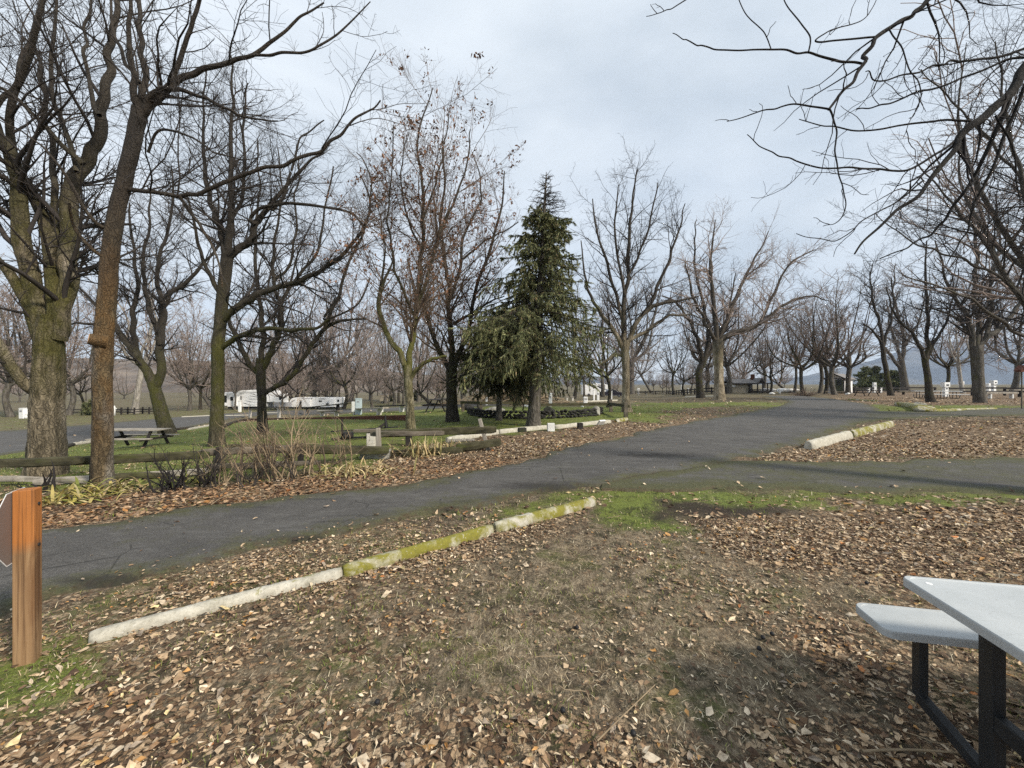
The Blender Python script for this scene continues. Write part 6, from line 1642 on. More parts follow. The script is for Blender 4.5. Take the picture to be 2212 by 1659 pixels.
for a in [(51, 904, 882, 11, "white utility pedestal left of the massive cottonwood, near a small bucket", 0),
          (518, 890, 867, 4.5, "white utility post in front of the fifth-wheel trailer's middle", 2),
          (1189, 878, 850, 7, "tall white post right of the spruce trunk", 0),
          (1051, 876, 859, 3.6, "short white post left of the darker evergreen", 2),
          (1265, 874, 858, 8, "white pedestal half hidden by the spruce's lowest right boughs", 0),
          (1292, 867, 845, 5, "greyish post in front of the motorhome's front", 0),
          (1283, 867, 843, 3.2, "thin pale post left of the greyish one, by the spruce's edge", 2),
          (1320, 871, 845, 4, "thin white post just right of the slim young tree", 2),
          (1379, 851, 839, 5, "white pedestal right of the thick brown trunk", 1),
          (1473, 851, 831, 4, "tall white post by the far fence left of the leaning pair", 2),
          (1486, 851, 838, 2.4, "short thin white post right of the tall one by the far fence", 2),
          (1889, 849, 827, 5.5, "tall grey-white pedestal behind the black picnic table", 0),
          (1876, 849, 838, 4, "short white post left of the tall grey-white pedestal", 2),
          (1902, 849, 838, 4, "short white post right of the tall grey-white pedestal", 2),
          (2000, 845, 816, 6, "white pedestal with dark lamp cap, left of the dark thin trunk", 1),
          (2042, 857, 826, 12, "broad white pedestal with meter box, above the white picnic table", 1),
          (2076, 847, 824, 8, "white pedestal behind the black fence, left of the pale grey trunk", 1),
          (2135, 852, 829, 6, "white pedestal right of the thick grey trunk", 0),
          (2146, 846, 822, 10, "wide-topped white pedestal against the mountain foot", 1),
          (1684, 850, 842, 3, "small white post between the cabin's porch and the low boat", 2)]:
    pedestal(*a[:4], a[4], a[5])
# pedestal lamp cap (a part would float: it belongs to that pedestal)
p = ground(773, 896); r = thing("utility_box", "pale blue utility cabinet with a lower box on its left", "utility box", p, 0.05)
u_ = p.y / F
MB().box((2 * u_, 0, 16 * u_), (11.5 * u_, 0.28, 36 * u_)).part("cabinet", 'util_blue', r, bevel=0.012)
MB().box((-8 * u_, 0.03, 17 * u_), (9 * u_, 0.24, 22 * u_)).part("side_box", 'white_dirty', r, bevel=0.012)
MB().box((2 * u_, 0, 34.5 * u_), (13 * u_, 0.32, 0.04)).part("lid", 'util_blue', r, bevel=0.008)
MB().box((2 * u_, -0.148, 28 * u_), (4 * u_, 0.012, 2.5 * u_)).part("label_plate", 'rv_grey', r)
p = ground(57, 905); r = thing("bucket", "small white bucket on the grass beside the left pedestal", "bucket", p)
MB().tube([(0, 0, 0.0), (0, 0, 0.38)], [0.17, 0.22], 16).part("pail", 'white_dirty', r, smooth=True)
MB().tube([(-0.22, 0, 0.36), (-0.15, -0.02, 0.5), (0.0, -0.03, 0.55), (0.15, -0.02, 0.5), (0.22, 0, 0.36)], 0.012, 6).part("handle", 'steel_black', r)
p = ground(246, 898); r = thing("standpipe", "white knobbly water standpipe right of the rusty trunk, by the zigzag fence", "standpipe", p)
u_ = p.y / F
MB().tube([(0, 0, 0), (0, 0, 9 * u_), (0.05, 0, 15 * u_), (0, 0, 21 * u_)], [3.2 * u_, 2.6 * u_, 3.0 * u_, 1.6 * u_], 12).part("pipe", 'white_dirty', r, smooth=True)
MB().box((3 * u_, 0, 15 * u_), (5 * u_, 2 * u_, 2 * u_)).part("tap", 'white_dirty', r)
for px, py, rr, lab in [(1258, 880, .10, "small white cap on the lawn left of the slim young tree"), (1137, 879, .14, "white bucket lid lying on the lawn behind the fence"), (1668, 853, .35, "white stone lying before the cabin's porch"), (1831, 853, .3, "white stone beside the white shed's post")]:
    rock(px, py, rr, (1.3, 0.9, 0.7), 'white_dirty', lab, px, "white_stone")

# ------------------------------------------------------------------ camping vehicles
def body_part(r, nm, poly, y0, y1, mat, bevel=0.0, label=None):
    return MB().prism(poly, 'y', y0, y1).part(nm, mat, r, label, bevel=bevel)
def wheel(r, x, y, rad, nm="wheel"):
    w = MB().disc((x, rad), rad, (y - 0.12, y + 0.12), 'y', 20).part(nm, 'rubber', r)
    MB().disc((x, rad), rad * 0.55, (y - 0.13, y - 0.115), 'y', 14).part("rim", 'chrome', w)

# fifth-wheel trailer: built 8.6 m long, its kerb side to the road
p = ground(533, 885); u_ = p.y / F; W5 = 118 * u_
r = thing("fifth_wheel_trailer", "white fifth-wheel trailer with black swooshes and a slide-out, nose to the right", "trailer", p, 0.03)
k = W5 / 118.0
X = lambda px: (px - 533) * k
Z = lambda py: (885 - py) * k
body_part(r, "body", [(X(478), Z(879)), (X(574), Z(879)), (X(574), Z(869)), (X(591), Z(869)), (X(597), Z(858)), (X(595), Z(850)), (X(588), Z(844)), (X(573), Z(842.5)), (X(516), Z(845)), (X(478), Z(849))], 0.0, 2.5, 'rv_white', 0.05)
body_part(r, "roof_cap", [(X(516), Z(845.5)), (X(586), Z(842.5)), (X(588), Z(841)), (X(516), Z(843.6))], 0.1, 2.4, 'rv_white')
so = body_part(r, "slide_out", [(X(470), Z(876.5)), (X(514), Z(876.5)), (X(514), Z(850.5)), (X(512), Z(849)), (X(490), Z(850.5)), (X(470), Z(855))], -0.75, -0.01, 'rv_white', 0.03)
MB().box(((X(496) + X(513.5)) / 2, -0.765, Z(868)), (X(513) - X(499.5), 0.02, Z(856) - Z(879) - 0.2)).part("door", 'siding_white', r, bevel=0.005)
MB().box((X(507), -0.785, Z(861.5)), (6 * k, 0.02, 8 * k)).part("window", 'black_glass', r)
MB().box((X(492.5), -0.775, Z(862)), (8 * k, 0.02, 15 * k)).part("window", 'black_glass', r)
MB().box((X(482), -0.775, Z(861)), (3.5 * k, 0.02, 7 * k)).part("window", 'black_glass', r)
MB().box((X(521), -0.02, Z(860)), (2.2 * k, 0.02, 8 * k)).part("window", 'black_glass', r)
MB().box((X(559), -0.02, Z(853.5)), (5.0 * k, 0.02, 6.5 * k)).part("window", 'black_glass', r, bevel=0.05)
MB().box((X(522), -0.012, Z(863)), (6.5 * k, 0.012, 21 * k)).part("door", 'siding_white', r, bevel=0.004)
mbs = MB()
def swoosh(pts, w):
    for i in range(len(pts) - 1):
        w0 = w * (1 - 0.7 * abs(2 * i / (len(pts) - 1) - 1)); w1 = w * (1 - 0.7 * abs(2 * (i + 1) / (len(pts) - 1) - 1))
        (x0, y0), (x1, y1) = pts[i], pts[i + 1]
        a, b = (X(x0), -0.009, Z(y0)), (X(x1), -0.009, Z(y1)); mbs.beam(a, b, 0.008, w0 * k, None, w1 * k)
swoosh([(517, 850), (534, 848.8), (552, 848.6), (567, 849), (568, 860), (568, 870)], 0.9)
swoosh([(541, 850.5), (548, 852), (556, 856)], 1.0)
swoosh([(540, 856), (550, 857), (560, 860), (567, 865)], 1.3)
swoosh([(529, 866), (541, 868.5), (556, 871)], 0.9)
swoosh([(519, 869), (530, 872), (541, 876)], 1.4)
swoosh([(569, 846), (577, 850), (581, 857), (582, 866)], 1.3)
swoosh([(545, 874.5), (556, 873.5), (567, 873.5)], 1.0)
mbs.part("stripe", 'black', r)
mbs = MB(); mbs.prism([(X(560), Z(868)), (X(563.5), Z(862.5)), (X(565), Z(865)), (X(566.5), Z(863.5)), (X(568), Z(868))], 'y', -0.011, -0.006); mbs.part("emblem", 'rv_grey', r)
text_mesh("lettering", "WILDCAT", 3.0 * k, 'black', r, (X(547), -0.012, Z(863)), (math.pi / 2, 0, 0), 0.002, 1.3)
MB().box((X(536), 0.02, Z(876.8)), (1.0, 0.03, 0.02)).part("trim", 'rv_grey', r)
MB().box((X(527), 1.2, Z(881)), (70 * k, 2.0, 4 * k)).part("chassis", 'black', r)
MB().box((X(548), -0.05, Z(875)), (11 * k, 0.4, 7 * k)).part("storage_bay", 'rv_white', r, bevel=0.02)
body_part(r, "pin_box", [(X(571), Z(881)), (X(581), Z(881)), (X(577), Z(869)), (X(572), Z(869))], 0.9, 1.6, 'rv_grey', 0.02)
for xx in (506, 517): wheel(r, X(xx), 0.0, 3.9 * k)
MB().tube([(X(582), 0.4, 0), (X(582), 0.4, Z(869))], 0.05, 8).part("landing_leg", 'steel_black', r)

# the second white unit and the dish
p = ground(612, 886); r = thing("parked_truck", "white truck nose seen right of the three-forked tree, beside the satellite dish", "truck", p, -0.1); k = p.y / F
X = lambda px: (px - 612) * k
Z = lambda py: (886 - py) * k
body_part(r, "cab", [(X(588), Z(870)), (X(607), Z(870)), (X(607), Z(851)), (X(601), Z(852)), (X(588), Z(855))], 0.3, 2.2, 'rv_white', 0.05)
body_part(r, "bed", [(X(588), Z(881)), (X(614), Z(881)), (X(614), Z(870)), (X(588), Z(870))], 0.25, 2.25, 'rv_grey', 0.05)
MB().box((X(603), 0.28, Z(860)), (6 * k, 0.04, 9 * k)).part("window", 'black_glass', r)
MB().box((X(602), 1.2, Z(882)), (30 * k, 1.9, 2.5 * k)).part("bumper", 'black', r)
for xx in (594, 609): wheel(r, X(xx), 0.35, 3.6 * k)
p = ground(615.5, 886); r = thing("satellite_dish", "small white satellite dish on a pole right of the three-forked tree", "satellite dish", p, 0.3); k = p.y / F
MB().tube([(0, 0, 0), (0, 0, 21 * k)], 0.05, 8).part("pole", 'chrome', r)
mb = MB(); pr = [(0.0, 0.0), (0.3, 0.02), (0.6, 0.09), (0.85, 0.19), (1.0, 0.27)]; R_ = 6.2 * k; n = 18
vs = [(R_ * a * math.cos(2 * math.pi * j / n), -R_ * b * 0.6, 23 * k + R_ * a * math.sin(2 * math.pi * j / n)) for a, b in pr for j in range(n)]
mb.add(vs, [(i * n + j, i * n + (j + 1) % n, (i + 1) * n + (j + 1) % n, (i + 1) * n + j) for i in range(len(pr) - 1) for j in range(n)]); mb.part("dish", 'white_paint', r, smooth=True)
MB().tube([(0, 0, 19 * k), (0, -R_ * 0.9, 22 * k)], 0.03, 6).part("arm", 'chrome', r)

# long travel trailer
p = ground(677, 884); k = p.y / F; r = thing("travel_trailer", "long low white travel trailer with sloped front, behind the benches", "trailer", p, -0.02)
X = lambda px: (px - 677) * k
Z = lambda py: (884 - py) * k
body_part(r, "body", [(X(623), Z(880)), (X(736), Z(880)), (X(736), Z(860)), (X(733), Z(859)), (X(640), Z(859)), (X(630), Z(861)), (X(625), Z(866)), (X(623), Z(873))], 0.0, 2.5, 'rv_white', 0.05)
body_part(r, "front_stripe", [(X(626), Z(872)), (X(629), Z(867)), (X(638), Z(863)), (X(636), Z(866))], -0.012, 0.0, 'rv_grey')
body_part(r, "slide_out", [(X(654), Z(879)), (X(672), Z(879)), (X(672), Z(862)), (X(654), Z(862))], -0.5, -0.01, 'rv_white', 0.02)
body_part(r, "slide_out", [(X(714), Z(879)), (X(724), Z(879)), (X(724), Z(862.5)), (X(714), Z(862.5))], -0.5, -0.01, 'rv_white', 0.02)
for x_, y_, w_, h_ in ((692, 867, 7, 3), (707, 873, 6, 3), (731, 866, 4, 5)): MB().box((X(x_), -0.02, Z(y_)), (w_ * k, 0.03, h_ * k)).part("window", 'black_glass', r)
MB().box((X(664), -0.03, Z(861)), (22 * k, 0.25, 1.0 * k)).part("awning", 'rv_grey', r)
MB().box((X(697), -0.03, Z(861.5)), (14 * k, 0.2, 0.9 * k)).part("awning", 'rv_grey', r)
MB().box((X(680), 1.2, Z(881.5)), (100 * k, 2.0, 2.4 * k)).part("chassis", 'black', r)
body_part(r, "tongue", [(X(612), Z(880)), (X(624), Z(880)), (X(624), Z(876)), (X(613), Z(878))], 1.0, 1.5, 'white_dirty')
for xx in (683, 690): wheel(r, X(xx), 0.0, 3.0 * k)
p = ground(829, 872); k = p.y / F; r = thing("cargo_trailer", "small beige cargo trailer with two dark vents, in front of the dark round evergreen", "trailer", p, 0.05)
MB().box((0, 1.0, 12 * k), (18 * k, 2.0, 15 * k)).part("box", 'tan_siding', r, bevel=0.03)
MB().box((0, 1.0, 20 * k), (19 * k, 2.1, 1.2 * k)).part("roof", 'rv_grey', r)
for s in (-1, 1): MB().box((s * 1.3 * k, -0.02, 13 * k), (0.9 * k, 0.03, 2.6 * k)).part("vent", 'black', r)
wheel(r, -3 * k, 0.1, 2.6 * k); wheel(r, 4 * k, 0.1, 2.6 * k)
# motorhome and pickup
p = ground(1302, 857); k = p.y / F; r = thing("motorhome", "white and grey trailer with swooping stripe behind the spruce, beside the dark pickup", "trailer", p, 0.0); r.location.y += 2.2
X = lambda px: (px - 1302) * k
Z = lambda py: (857 - py) * k
body_part(r, "body", [(X(1262), Z(854)), (X(1318), Z(854)), (X(1318), Z(832)), (X(1314), Z(831)), (X(1310), Z(829)), (X(1290), Z(829)), (X(1284), Z(832)), (X(1262), Z(832))], 0.0, 2.3, 'rv_white', 0.05)
body_part(r, "side_panel", [(X(1296), Z(831)), (X(1312), Z(831)), (X(1312), Z(841)), (X(1306), Z(840)), (X(1300), Z(836))], -0.02, 0.0, 'rv_grey')
body_part(r, "stripe", [(X(1294), Z(834)), (X(1300), Z(839)), (X(1308), Z(842)), (X(1318), Z(843)), (X(1318), Z(842)), (X(1309), Z(840.6)), (X(1301), Z(837)), (X(1296), Z(833.5))], -0.04, -0.02, 'black')
body_part(r, "window", [(X(1286), Z(839)), (X(1292), Z(839)), (X(1292), Z(834.5)), (X(1289), Z(836)), (X(1286), Z(838))], -0.03, 0.0, 'black_glass')
MB().box((X(1292), 1.0, Z(828.4)), (6 * k, 1.0, 1.6 * k)).part("roof_vent", 'white_paint', r)
wheel(r, X(1276), 0.0, 3 * k)
p = ground(1320, 858); k = p.y / F; r = thing("pickup_truck", "dark purple-black pickup parked behind the rounded tree", "pickup", p, 0.0)
X = lambda px: (px - 1320) * k
Z = lambda py: (858 - py) * k
body_part(r, "body", [(X(1295), Z(855.5)), (X(1345), Z(855.5)), (X(1346), Z(852)), (X(1345.5), Z(849)), (X(1342), Z(847.5)), (X(1295), Z(846.5))], 0.0, 1.9, 'car_paint', 0.06)
body_part(r, "cab", [(X(1312), Z(847)), (X(1336), Z(847.5)), (X(1331), Z(843.2)), (X(1327), Z(842.3)), (X(1316), Z(842.3)), (X(1313), Z(843.5))], 0.15, 1.75, 'car_paint', 0.05)
body_part(r, "windscreen", [(X(1331), Z(843.6)), (X(1336), Z(847.2)), (X(1335), Z(847.2)), (X(1330), Z(843.6))], 0.2, 1.7, 'rv_grey')
body_part(r, "window", [(X(1314), Z(846.6)), (X(1321), Z(846.6)), (X(1321), Z(843.2)), (X(1315), Z(843.4))], 0.12, 0.15, 'black_glass')
body_part(r, "window", [(X(1322), Z(846.6)), (X(1331), Z(846.6)), (X(1329), Z(843.4)), (X(1322), Z(843.2))], 0.12, 0.15, 'black_glass')
MB().box((X(1344.5), 0.3, Z(850)), (1.5 * k, 0.4, 1.5 * k)).part("headlight", 'rv_white', r)
MB().box((X(1320), -0.03, Z(854.2)), (30 * k, 0.06, 0.8 * k)).part("running_board", 'chrome', r)
wheel(r, X(1303), 0.05, 2.9 * k); wheel(r, X(1337), 0.05, 2.9 * k)

# ------------------------------------------------------------------ tan cabin with porch
p = ground(1602, 849.5); k = p.y / F; r = thing("cabin", "low tan cabin with grey gable roof and dark open porch", "cabin", p, 0.0)
X = lambda px: (px - 1602) * k
Z = lambda py: (849.5 - py) * k
YB = 4.2
body_part(r, "wall", [(X(1582.3), Z(850)), (X(1617), Z(850)), (X(1617), Z(828.5)), (X(1582.3), Z(828.5))], 0.0, YB, 'tan_siding')
body_part(r, "lean_to", [(X(1569.5), Z(851)), (X(1582), Z(851)), (X(1582), Z(830.5)), (X(1569.5), Z(831.5))], 0.6, YB - 0.3, 'tan_dark')
body_part(r, "lean_to_roof", [(X(1568.8), Z(831.4)), (X(1582), Z(830.4)), (X(1582), Z(829.4)), (X(1568.8), Z(830.5))], 0.4, YB - 0.2, 'roof_grey')
ridge = Z(818.6); eave = Z(828.0)
mb = MB()
for s in (0, 1):
    y_e = -0.45 if s == 0 else YB + 0.45
    a0, a1 = X(1581.5), X(1636)
    b0, b1 = X(1588) if True else 0, X(1633)
    mb.add([(a0, y_e, eave), (a1, y_e, eave), (b1, YB / 2, ridge), (b0, YB / 2, ridge), (a0, y_e, eave - 0.14), (a1, y_e, eave - 0.14), (b1, YB / 2, ridge - 0.14), (b0, YB / 2, ridge - 0.14)],
           [(0, 1, 2, 3), (7, 6, 5, 4), (0, 4, 5, 1), (1, 5, 6, 2), (3, 7, 4, 0)])
mb.part("roof", 'roof_grey', r)
MB().box((X(1609), -0.46, eave - 0.12), (X(1636) - X(1581.5), 0.04, 0.20)).part("fascia", 'trim_dark', r)
mb = MB()   # open gable truss over the porch
gx0, gx1, gz0, gz1 = X(1634), X(1651.5), Z(828.4), Z(818.8)
for a, b in (((gx0, gz0), ((gx0 + gx1) / 2, gz1)), (((gx0 + gx1) / 2, gz1), (gx1, gz0)), ((gx0, gz0), (gx1, gz0)), (((gx0 + gx1) / 2, gz1), ((gx0 + gx1) / 2, gz0)), ((gx0 * .7 + gx1 * .3, gz0 * .45 + gz1 * .55), ((gx0 + gx1) / 2, gz0)), ((gx0 * .3 + gx1 * .7, gz0 * .45 + gz1 * .55), ((gx0 + gx1) / 2, gz0))):
    mb.beam((a[0], -0.3, a[1]), (b[0], -0.3, b[1]), 0.12, 0.18)
mb.part("gable_truss", 'trim_dark', r)
body_part(r, "porch_roof", [(gx0 - 0.1, gz0), ((gx0 + gx1) / 2, gz1 + 0.16), (gx1 + 0.1, gz0), (gx1, gz0 - 0.08), ((gx0 + gx1) / 2, gz1 + 0.04), (gx0, gz0 - 0.08)], -0.4, 3.2, 'roof_grey')
body_part(r, "wall", [(X(1617), Z(849)), (X(1638), Z(849)), (X(1638), Z(828.5)), (X(1617), Z(828.5))], 1.6, YB, 'tan_siding')
MB().box((X(1624), 1.57, Z(836.5)), (5.5 * k, 0.06, 10 * k)).part("window", 'black_glass', r)
MB().box((X(1633), 1.57, Z(838.5)), (3.6 * k, 0.06, 13 * k)).part("door", 'siding_shade_door_grey', r)
for px_ in (1617.5, 1634.5, 1645.5, 1656, 1664): MB().box((X(px_), -0.25, Z(838.5)), (0.16, 0.16, Z(828) - Z(849))).part("porch_post", 'trim_dark', r)
MB().box((X(1641), -0.28, Z(842.3)), (X(1667) - X(1617), 0.12, 0.16)).part("porch_rail", 'trim_dark', r)
MB().box((X(1641), -0.30, Z(846)), (X(1667) - X(1617), 0.12, 0.30)).part("porch_rail", 'trim_dark', r)
MB().box((X(1641), 1.3, Z(847.5)), (X(1667) - X(1617), 3.0, 0.16)).part("deck", 'old_wood_black', r)
MB().box((X(1656), -0.27, Z(828.6)), (X(1665) - X(1647), 0.14, 0.2)).part("beam", 'trim_dark', r)
MB().box((X(1585), -0.01, Z(834)), (0.5, 0.03, 0.28)).part("notice", 'white_paint', r)
MB().box((X(1620.5), -0.35, Z(847.5)), (0.5, 0.3, 1.1)).part("steps", 'old_wood_black', r)
MB().box((X(1641), 2.0, Z(816.8)), (0.5, 0.5, 1.4)).part("chimney", 'rust_wood', r)
r.children[-1].location.x = X(1640) - X(1673)

# white shed
p = ground(1803, 850); k = p.y / F; r = thing("garden_shed", "white gabled shed with dark trim, small window and green door", "shed", p, 0.0)
X = lambda px: (px - 1803) * k
Z = lambda py: (850 - py) * k
x0, x1, xr = X(1782.5), X(1823), X(1841.5)
D = 4.6
sl = (xr - x1) / D * 1.0                      # right wall runs back and to the right in the picture
rzs = 0.0
fr = [(x0, Z(849)), (x1, Z(849)), (x1, Z(818)), ((x0 + x1) / 2, Z(809.7)), (x0, Z(818))]
import mathutils
rot = math.radians(-36)
sh = bpy.data.objects  # readable alias
r.rotation_euler = (0, 0, math.radians(-58))
Wf, Hs, Hr, Dp = (x1 - x0) * 0.82, Z(818), Z(809.2), (x1 - x0) * 1.12
MB().prism([(-Wf / 2, 0), (Wf / 2, 0), (Wf / 2, Hs), (0, Hr), (-Wf / 2, Hs)], 'y', 0, Dp).part("wall", 'siding_white', r)
MB().prism([(-Wf / 2 + .05, 0.15), (Wf / 2 - .05, 0.15), (Wf / 2 - .05, Hs - .1), (-Wf / 2 + .05, Hs - .1)], 'y', -0.03, 0.0).part("shaded_front_siding", 'siding_shade_door_grey', r)  # greyer panel over the white wall: the front's shade put into the colour
for s in (-1, 1):
    n_ = Vector((s * (Hr - Hs), 0, Wf / 2)).normalized() * 0.12
    e0 = (s * (Wf / 2 + 0.35), Hs - 0.35 * (Hr - Hs) / (Wf / 2)); 
    MB().prism([(0, Hr), e0, (e0[0], e0[1] + 0.14), (0, Hr + 0.15)], 'y', -0.3, Dp + 0.3).part("roof_slope", 'roof_grey', r)
    MB().beam((0, -0.33, Hr + 0.05), (e0[0], -0.33, e0[1] + 0.05), 0.06, 0.16).part("barge_board", 'trim_dark', r)
    MB().box((s * (Wf / 2 - 0.02), -0.05, Hs / 2), (0.12, 0.08, Hs)).part("corner_trim", 'trim_dark', r)
MB().box((0, -0.05, Hs), (Wf, 0.06, 0.10)).part("trim", 'trim_dark', r)
MB().box((-Wf * 0.30, -0.06, Hs * 0.68), (0.95, 0.06, 1.25)).part("window_frame", 'trim_dark', r)
MB().box((-Wf * 0.30, -0.10, Hs * 0.68), (0.78, 0.03, 1.08)).part("window_surround", 'white_paint', r)
MB().box((-Wf * 0.30, -0.12, Hs * 0.68), (0.42, 0.03, 0.85)).part("window", 'black_glass', r)
dr = MB().box((Wf * 0.24, -0.06, Hs * 0.46), (1.05, 0.06, Hs * 0.88)).part("door", 'green_door', r)
for i in range(2):
    for j in range(3): MB().box((Wf * 0.24 - 0.17 + 0.34 * i, -0.10, Hs * 0.60 + 0.36 * j), (0.28, 0.03, 0.31)).part("pane", 'black_glass', dr)
MB().box((Wf / 2 - 0.25, -0.4, 0.1), (2.2, 0.7, 0.2)).part("step", 'old_wood', r, bevel=0.01)

# low white covered boats between the buildings
for px, w, lab in [(1674, 22, "low white covered boat just right of the cabin's porch"), (1717, 37, "longer low white covered boat left of the dark-trunked tree")]:
    p = ground(px, 849.5); k = p.y / F; r = thing("covered_boat", lab, "boat", p, 0.0, "low white covered boats")
    hw = w * k / 2
    MB().prism([(-hw, 2 * k), (-hw * 0.9, 8.6 * k), (-hw * 0.3, 9.6 * k), (hw * 0.6, 9.2 * k), (hw, 7.6 * k), (hw * 0.86, 2 * k)], 'y', 0.8, 2.8).part("hull_cover", 'white_paint', r, bevel=0.12)
    MB().beam((-hw, 0.75, 4.6 * k), (hw * 0.95, 0.75, 5.0 * k), 0.06, 0.10).part("rub_rail", 'trim_dark', r)
    MB().box((0, 1.8, 1.4 * k), (hw * 1.5, 1.2, 0.12)).part("trailer_frame", 'steel_black', r)
    wheel(r, -hw * 0.1, 0.9, 1.9 * k)

# birdhouse on a pole at the right edge
p = ground(2207, 884); k = p.y / F; r = thing("birdhouse", "red-brown gabled birdhouse on a tall thin pole at the right edge", "birdhouse", p, -0.15)
MB().tube([(0, 0, 0), (0, 0, (884 - 803) * k)], 0.035, 8).part("pole", 'old_wood', r)
hz = (884 - 803) * k
M['red_brown'] = plain("red_brown", (0.12, 0.045, 0.03, 1), 0.8, 0.3, 9, 0.2)
MB().prism([(-0.16, hz), (0.16, hz), (0.16, hz + 0.12), (0, hz + 0.34), (-0.16, hz + 0.12)], 'y', -0.14, 0.14).part("box", 'red_brown', r)
for s in (-1, 1): MB().beam((0, 0, hz + 0.40), (s * 0.26, 0, hz + 0.06), 0.40, 0.025).part("roof", 'red_brown', r)
MB().disc((0, hz + 0.13), 0.035, (-0.15, -0.139), 'y', 12).part("entrance_hole", 'black', r)
MB().box((0, 0, hz - 0.01), (0.46, 0.36, 0.03)).part("floor_board", 'red_brown', r)

# heap of brown twigs at the foot of one tree
rb = np.random.default_rng(9); p = ground(1737, 856); n = 90
P0 = np.zeros((n, 3)); dirs = rb.normal(size=(n, 3)) * [1, .6, .5]; dirs[:, 2] = np.abs(dirs[:, 2]); dirs /= np.linalg.norm(dirs, axis=1, keepdims=True)
PP = P0[:, None] + rb.normal(0, 0.35, (n, 1, 3)) * [1, .6, 0] + dirs[:, None] * rb.uniform(0.5, 1.5, (n, 1, 1)) * np.linspace(0, 1, 5)[None, :, None]
v, q_ = tubes(PP, np.full((n, 5), 0.03), 4)
tag(link("twig_heap", mesh_np("twig_heap", v, [q_], M['twig_brown'], True), None, p), "heap of brown twigs at the foot of the dark-trunked tree near the white shed", "twig heap")

# ------------------------------------------------------------------ bushes in the planting bed
def bush(px, py, h_px, label, mat, n=14, spread=0.45, seed=0, up=0.2, name="bare_bush", twig=1.0, ang=(8, 50), r0=0.010, cat="bush", group="leafless bushes in the planting bed", k2=1.0):
    rng = np.random.default_rng(seed); p = ground(px, py); h = h_px * p.y / F
    st = rng.normal(0, 0.10 * spread / 0.45, (n, 3)); st[:, 2] = -0.02
    a = rng.uniform(0, 2 * np.pi, n); e = np.radians(rng.uniform(ang[0], ang[1], n))
    d = np.stack([np.sin(e) * np.cos(a), np.sin(e) * np.sin(a), np.cos(e)], -1)
    L = h * rng.uniform(0.55, 1.1, n)[:, None]; pos = st; P = [pos]
    for i in range(9):
        d = d + rng.normal(size=(n, 3)) * 0.13; d /= np.linalg.norm(d, axis=1, keepdims=True); pos = pos + d * L / 9; P.append(pos)
    P = np.stack(P, 1); s = np.linspace(0, 1, 10)[None]; R = r0 * rng.uniform(0.6, 1.3, n)[:, None] * (1 - s) + 0.0022
    VV = []; Q = []; off = 0
    def add(P_, R_, k):
        nonlocal off
        if len(P_):
            v, q = tubes(P_, R_, k); VV.append(v); Q.append(q + off); off += len(v)
    root = thing(name, label, cat, p, 0, group)
    v, q = tubes(P, R, 6); link("stems", mesh_np("stems", v, [q], M[mat], True), root)
    g1 = grow(P, R, rng, 6.5 * twig, (0.15, 1), (25, 65), (0.2, 0.55), h * 0.5, 6, 0.6, 0.0018, up, 0.16, 0.0028); add(*g1, 4)
    g2 = grow(*g1, rng, 8 * k2, (0.15, 1), (25, 70), (0.25, 0.6), 0.25, 4, 0.7, 0.0014, up, 0.2, 0.0018); add(*g2, 3)
    link("twigs", mesh_np("twigs", np.concatenate(VV), [np.concatenate(Q)], M[mat], True), root)["kind"] = "stuff"
    return root
bush(92, 1062, 70, "small black gnarled bush behind the orange post", 'twig_black', 7, 0.5, 1, ang=(15, 60), r0=0.02, twig=0.8)
bush(365, 1058, 100, "dense black-stemmed bush right of the rusty trunk", 'twig_black', 16, 0.5, 2, ang=(10, 62), r0=0.012)
bush(395, 1045, 96, "smaller dark bush leaning right of the dense black one", 'twig_dark', 9, 0.5, 3, ang=(10, 55))
bush(455, 1045, 100, "grey-brown upright bush at the foot of the olive mossy tree", 'twig_dark', 12, 0.5, 4, ang=(5, 40))
bush(505, 1040, 130, "straw-coloured wand bush left of the three-forked trunk", 'twig_straw', 12, 0.6, 5, ang=(3, 35), k2=0.5)
bush(560, 1034, 140, "straw and brown wand bush in front of the three-forked trunk", 'twig_brown', 12, 0.6, 6, ang=(3, 35), k2=0.6)
bush(600, 1030, 150, "pale straw bush with long wands, third from the right in the bed", 'twig_straw', 12, 0.6, 7, ang=(3, 38), k2=0.5)
bush(648, 1026, 175, "tallest pale bush with twisted central stem", 'twig_straw', 14, 0.6, 8, ang=(2, 32), r0=0.014, k2=0.5)
bush(700, 1018, 120, "thin brown bush right of the tallest pale one", 'twig_brown', 8, 0.5, 9, ang=(3, 35), k2=0.6)
bush(745, 1012, 125, "sparse pale bush with a few tall wands at the bed's right end", 'twig_straw', 6, 0.5, 10, ang=(2, 30), k2=0.4)
bush(856, 990, 60, "tiny bare sapling in front of the lower mossy rail", 'twig_brown', 4, 0.3, 11, ang=(3, 30), r0=0.006)
bush(425, 1052, 70, "low dark tangle between the dense black bush and the olive tree", 'twig_black', 8, 0.5, 12, ang=(10, 60))
bush(525, 1046, 80, "low dark stems between the straw bushes", 'twig_dark', 10, 0.5, 13, ang=(4, 40))
bush(630, 1036, 85, "dark low stems in front of the tallest pale bush", 'twig_dark', 10, 0.5, 14, ang=(4, 40))

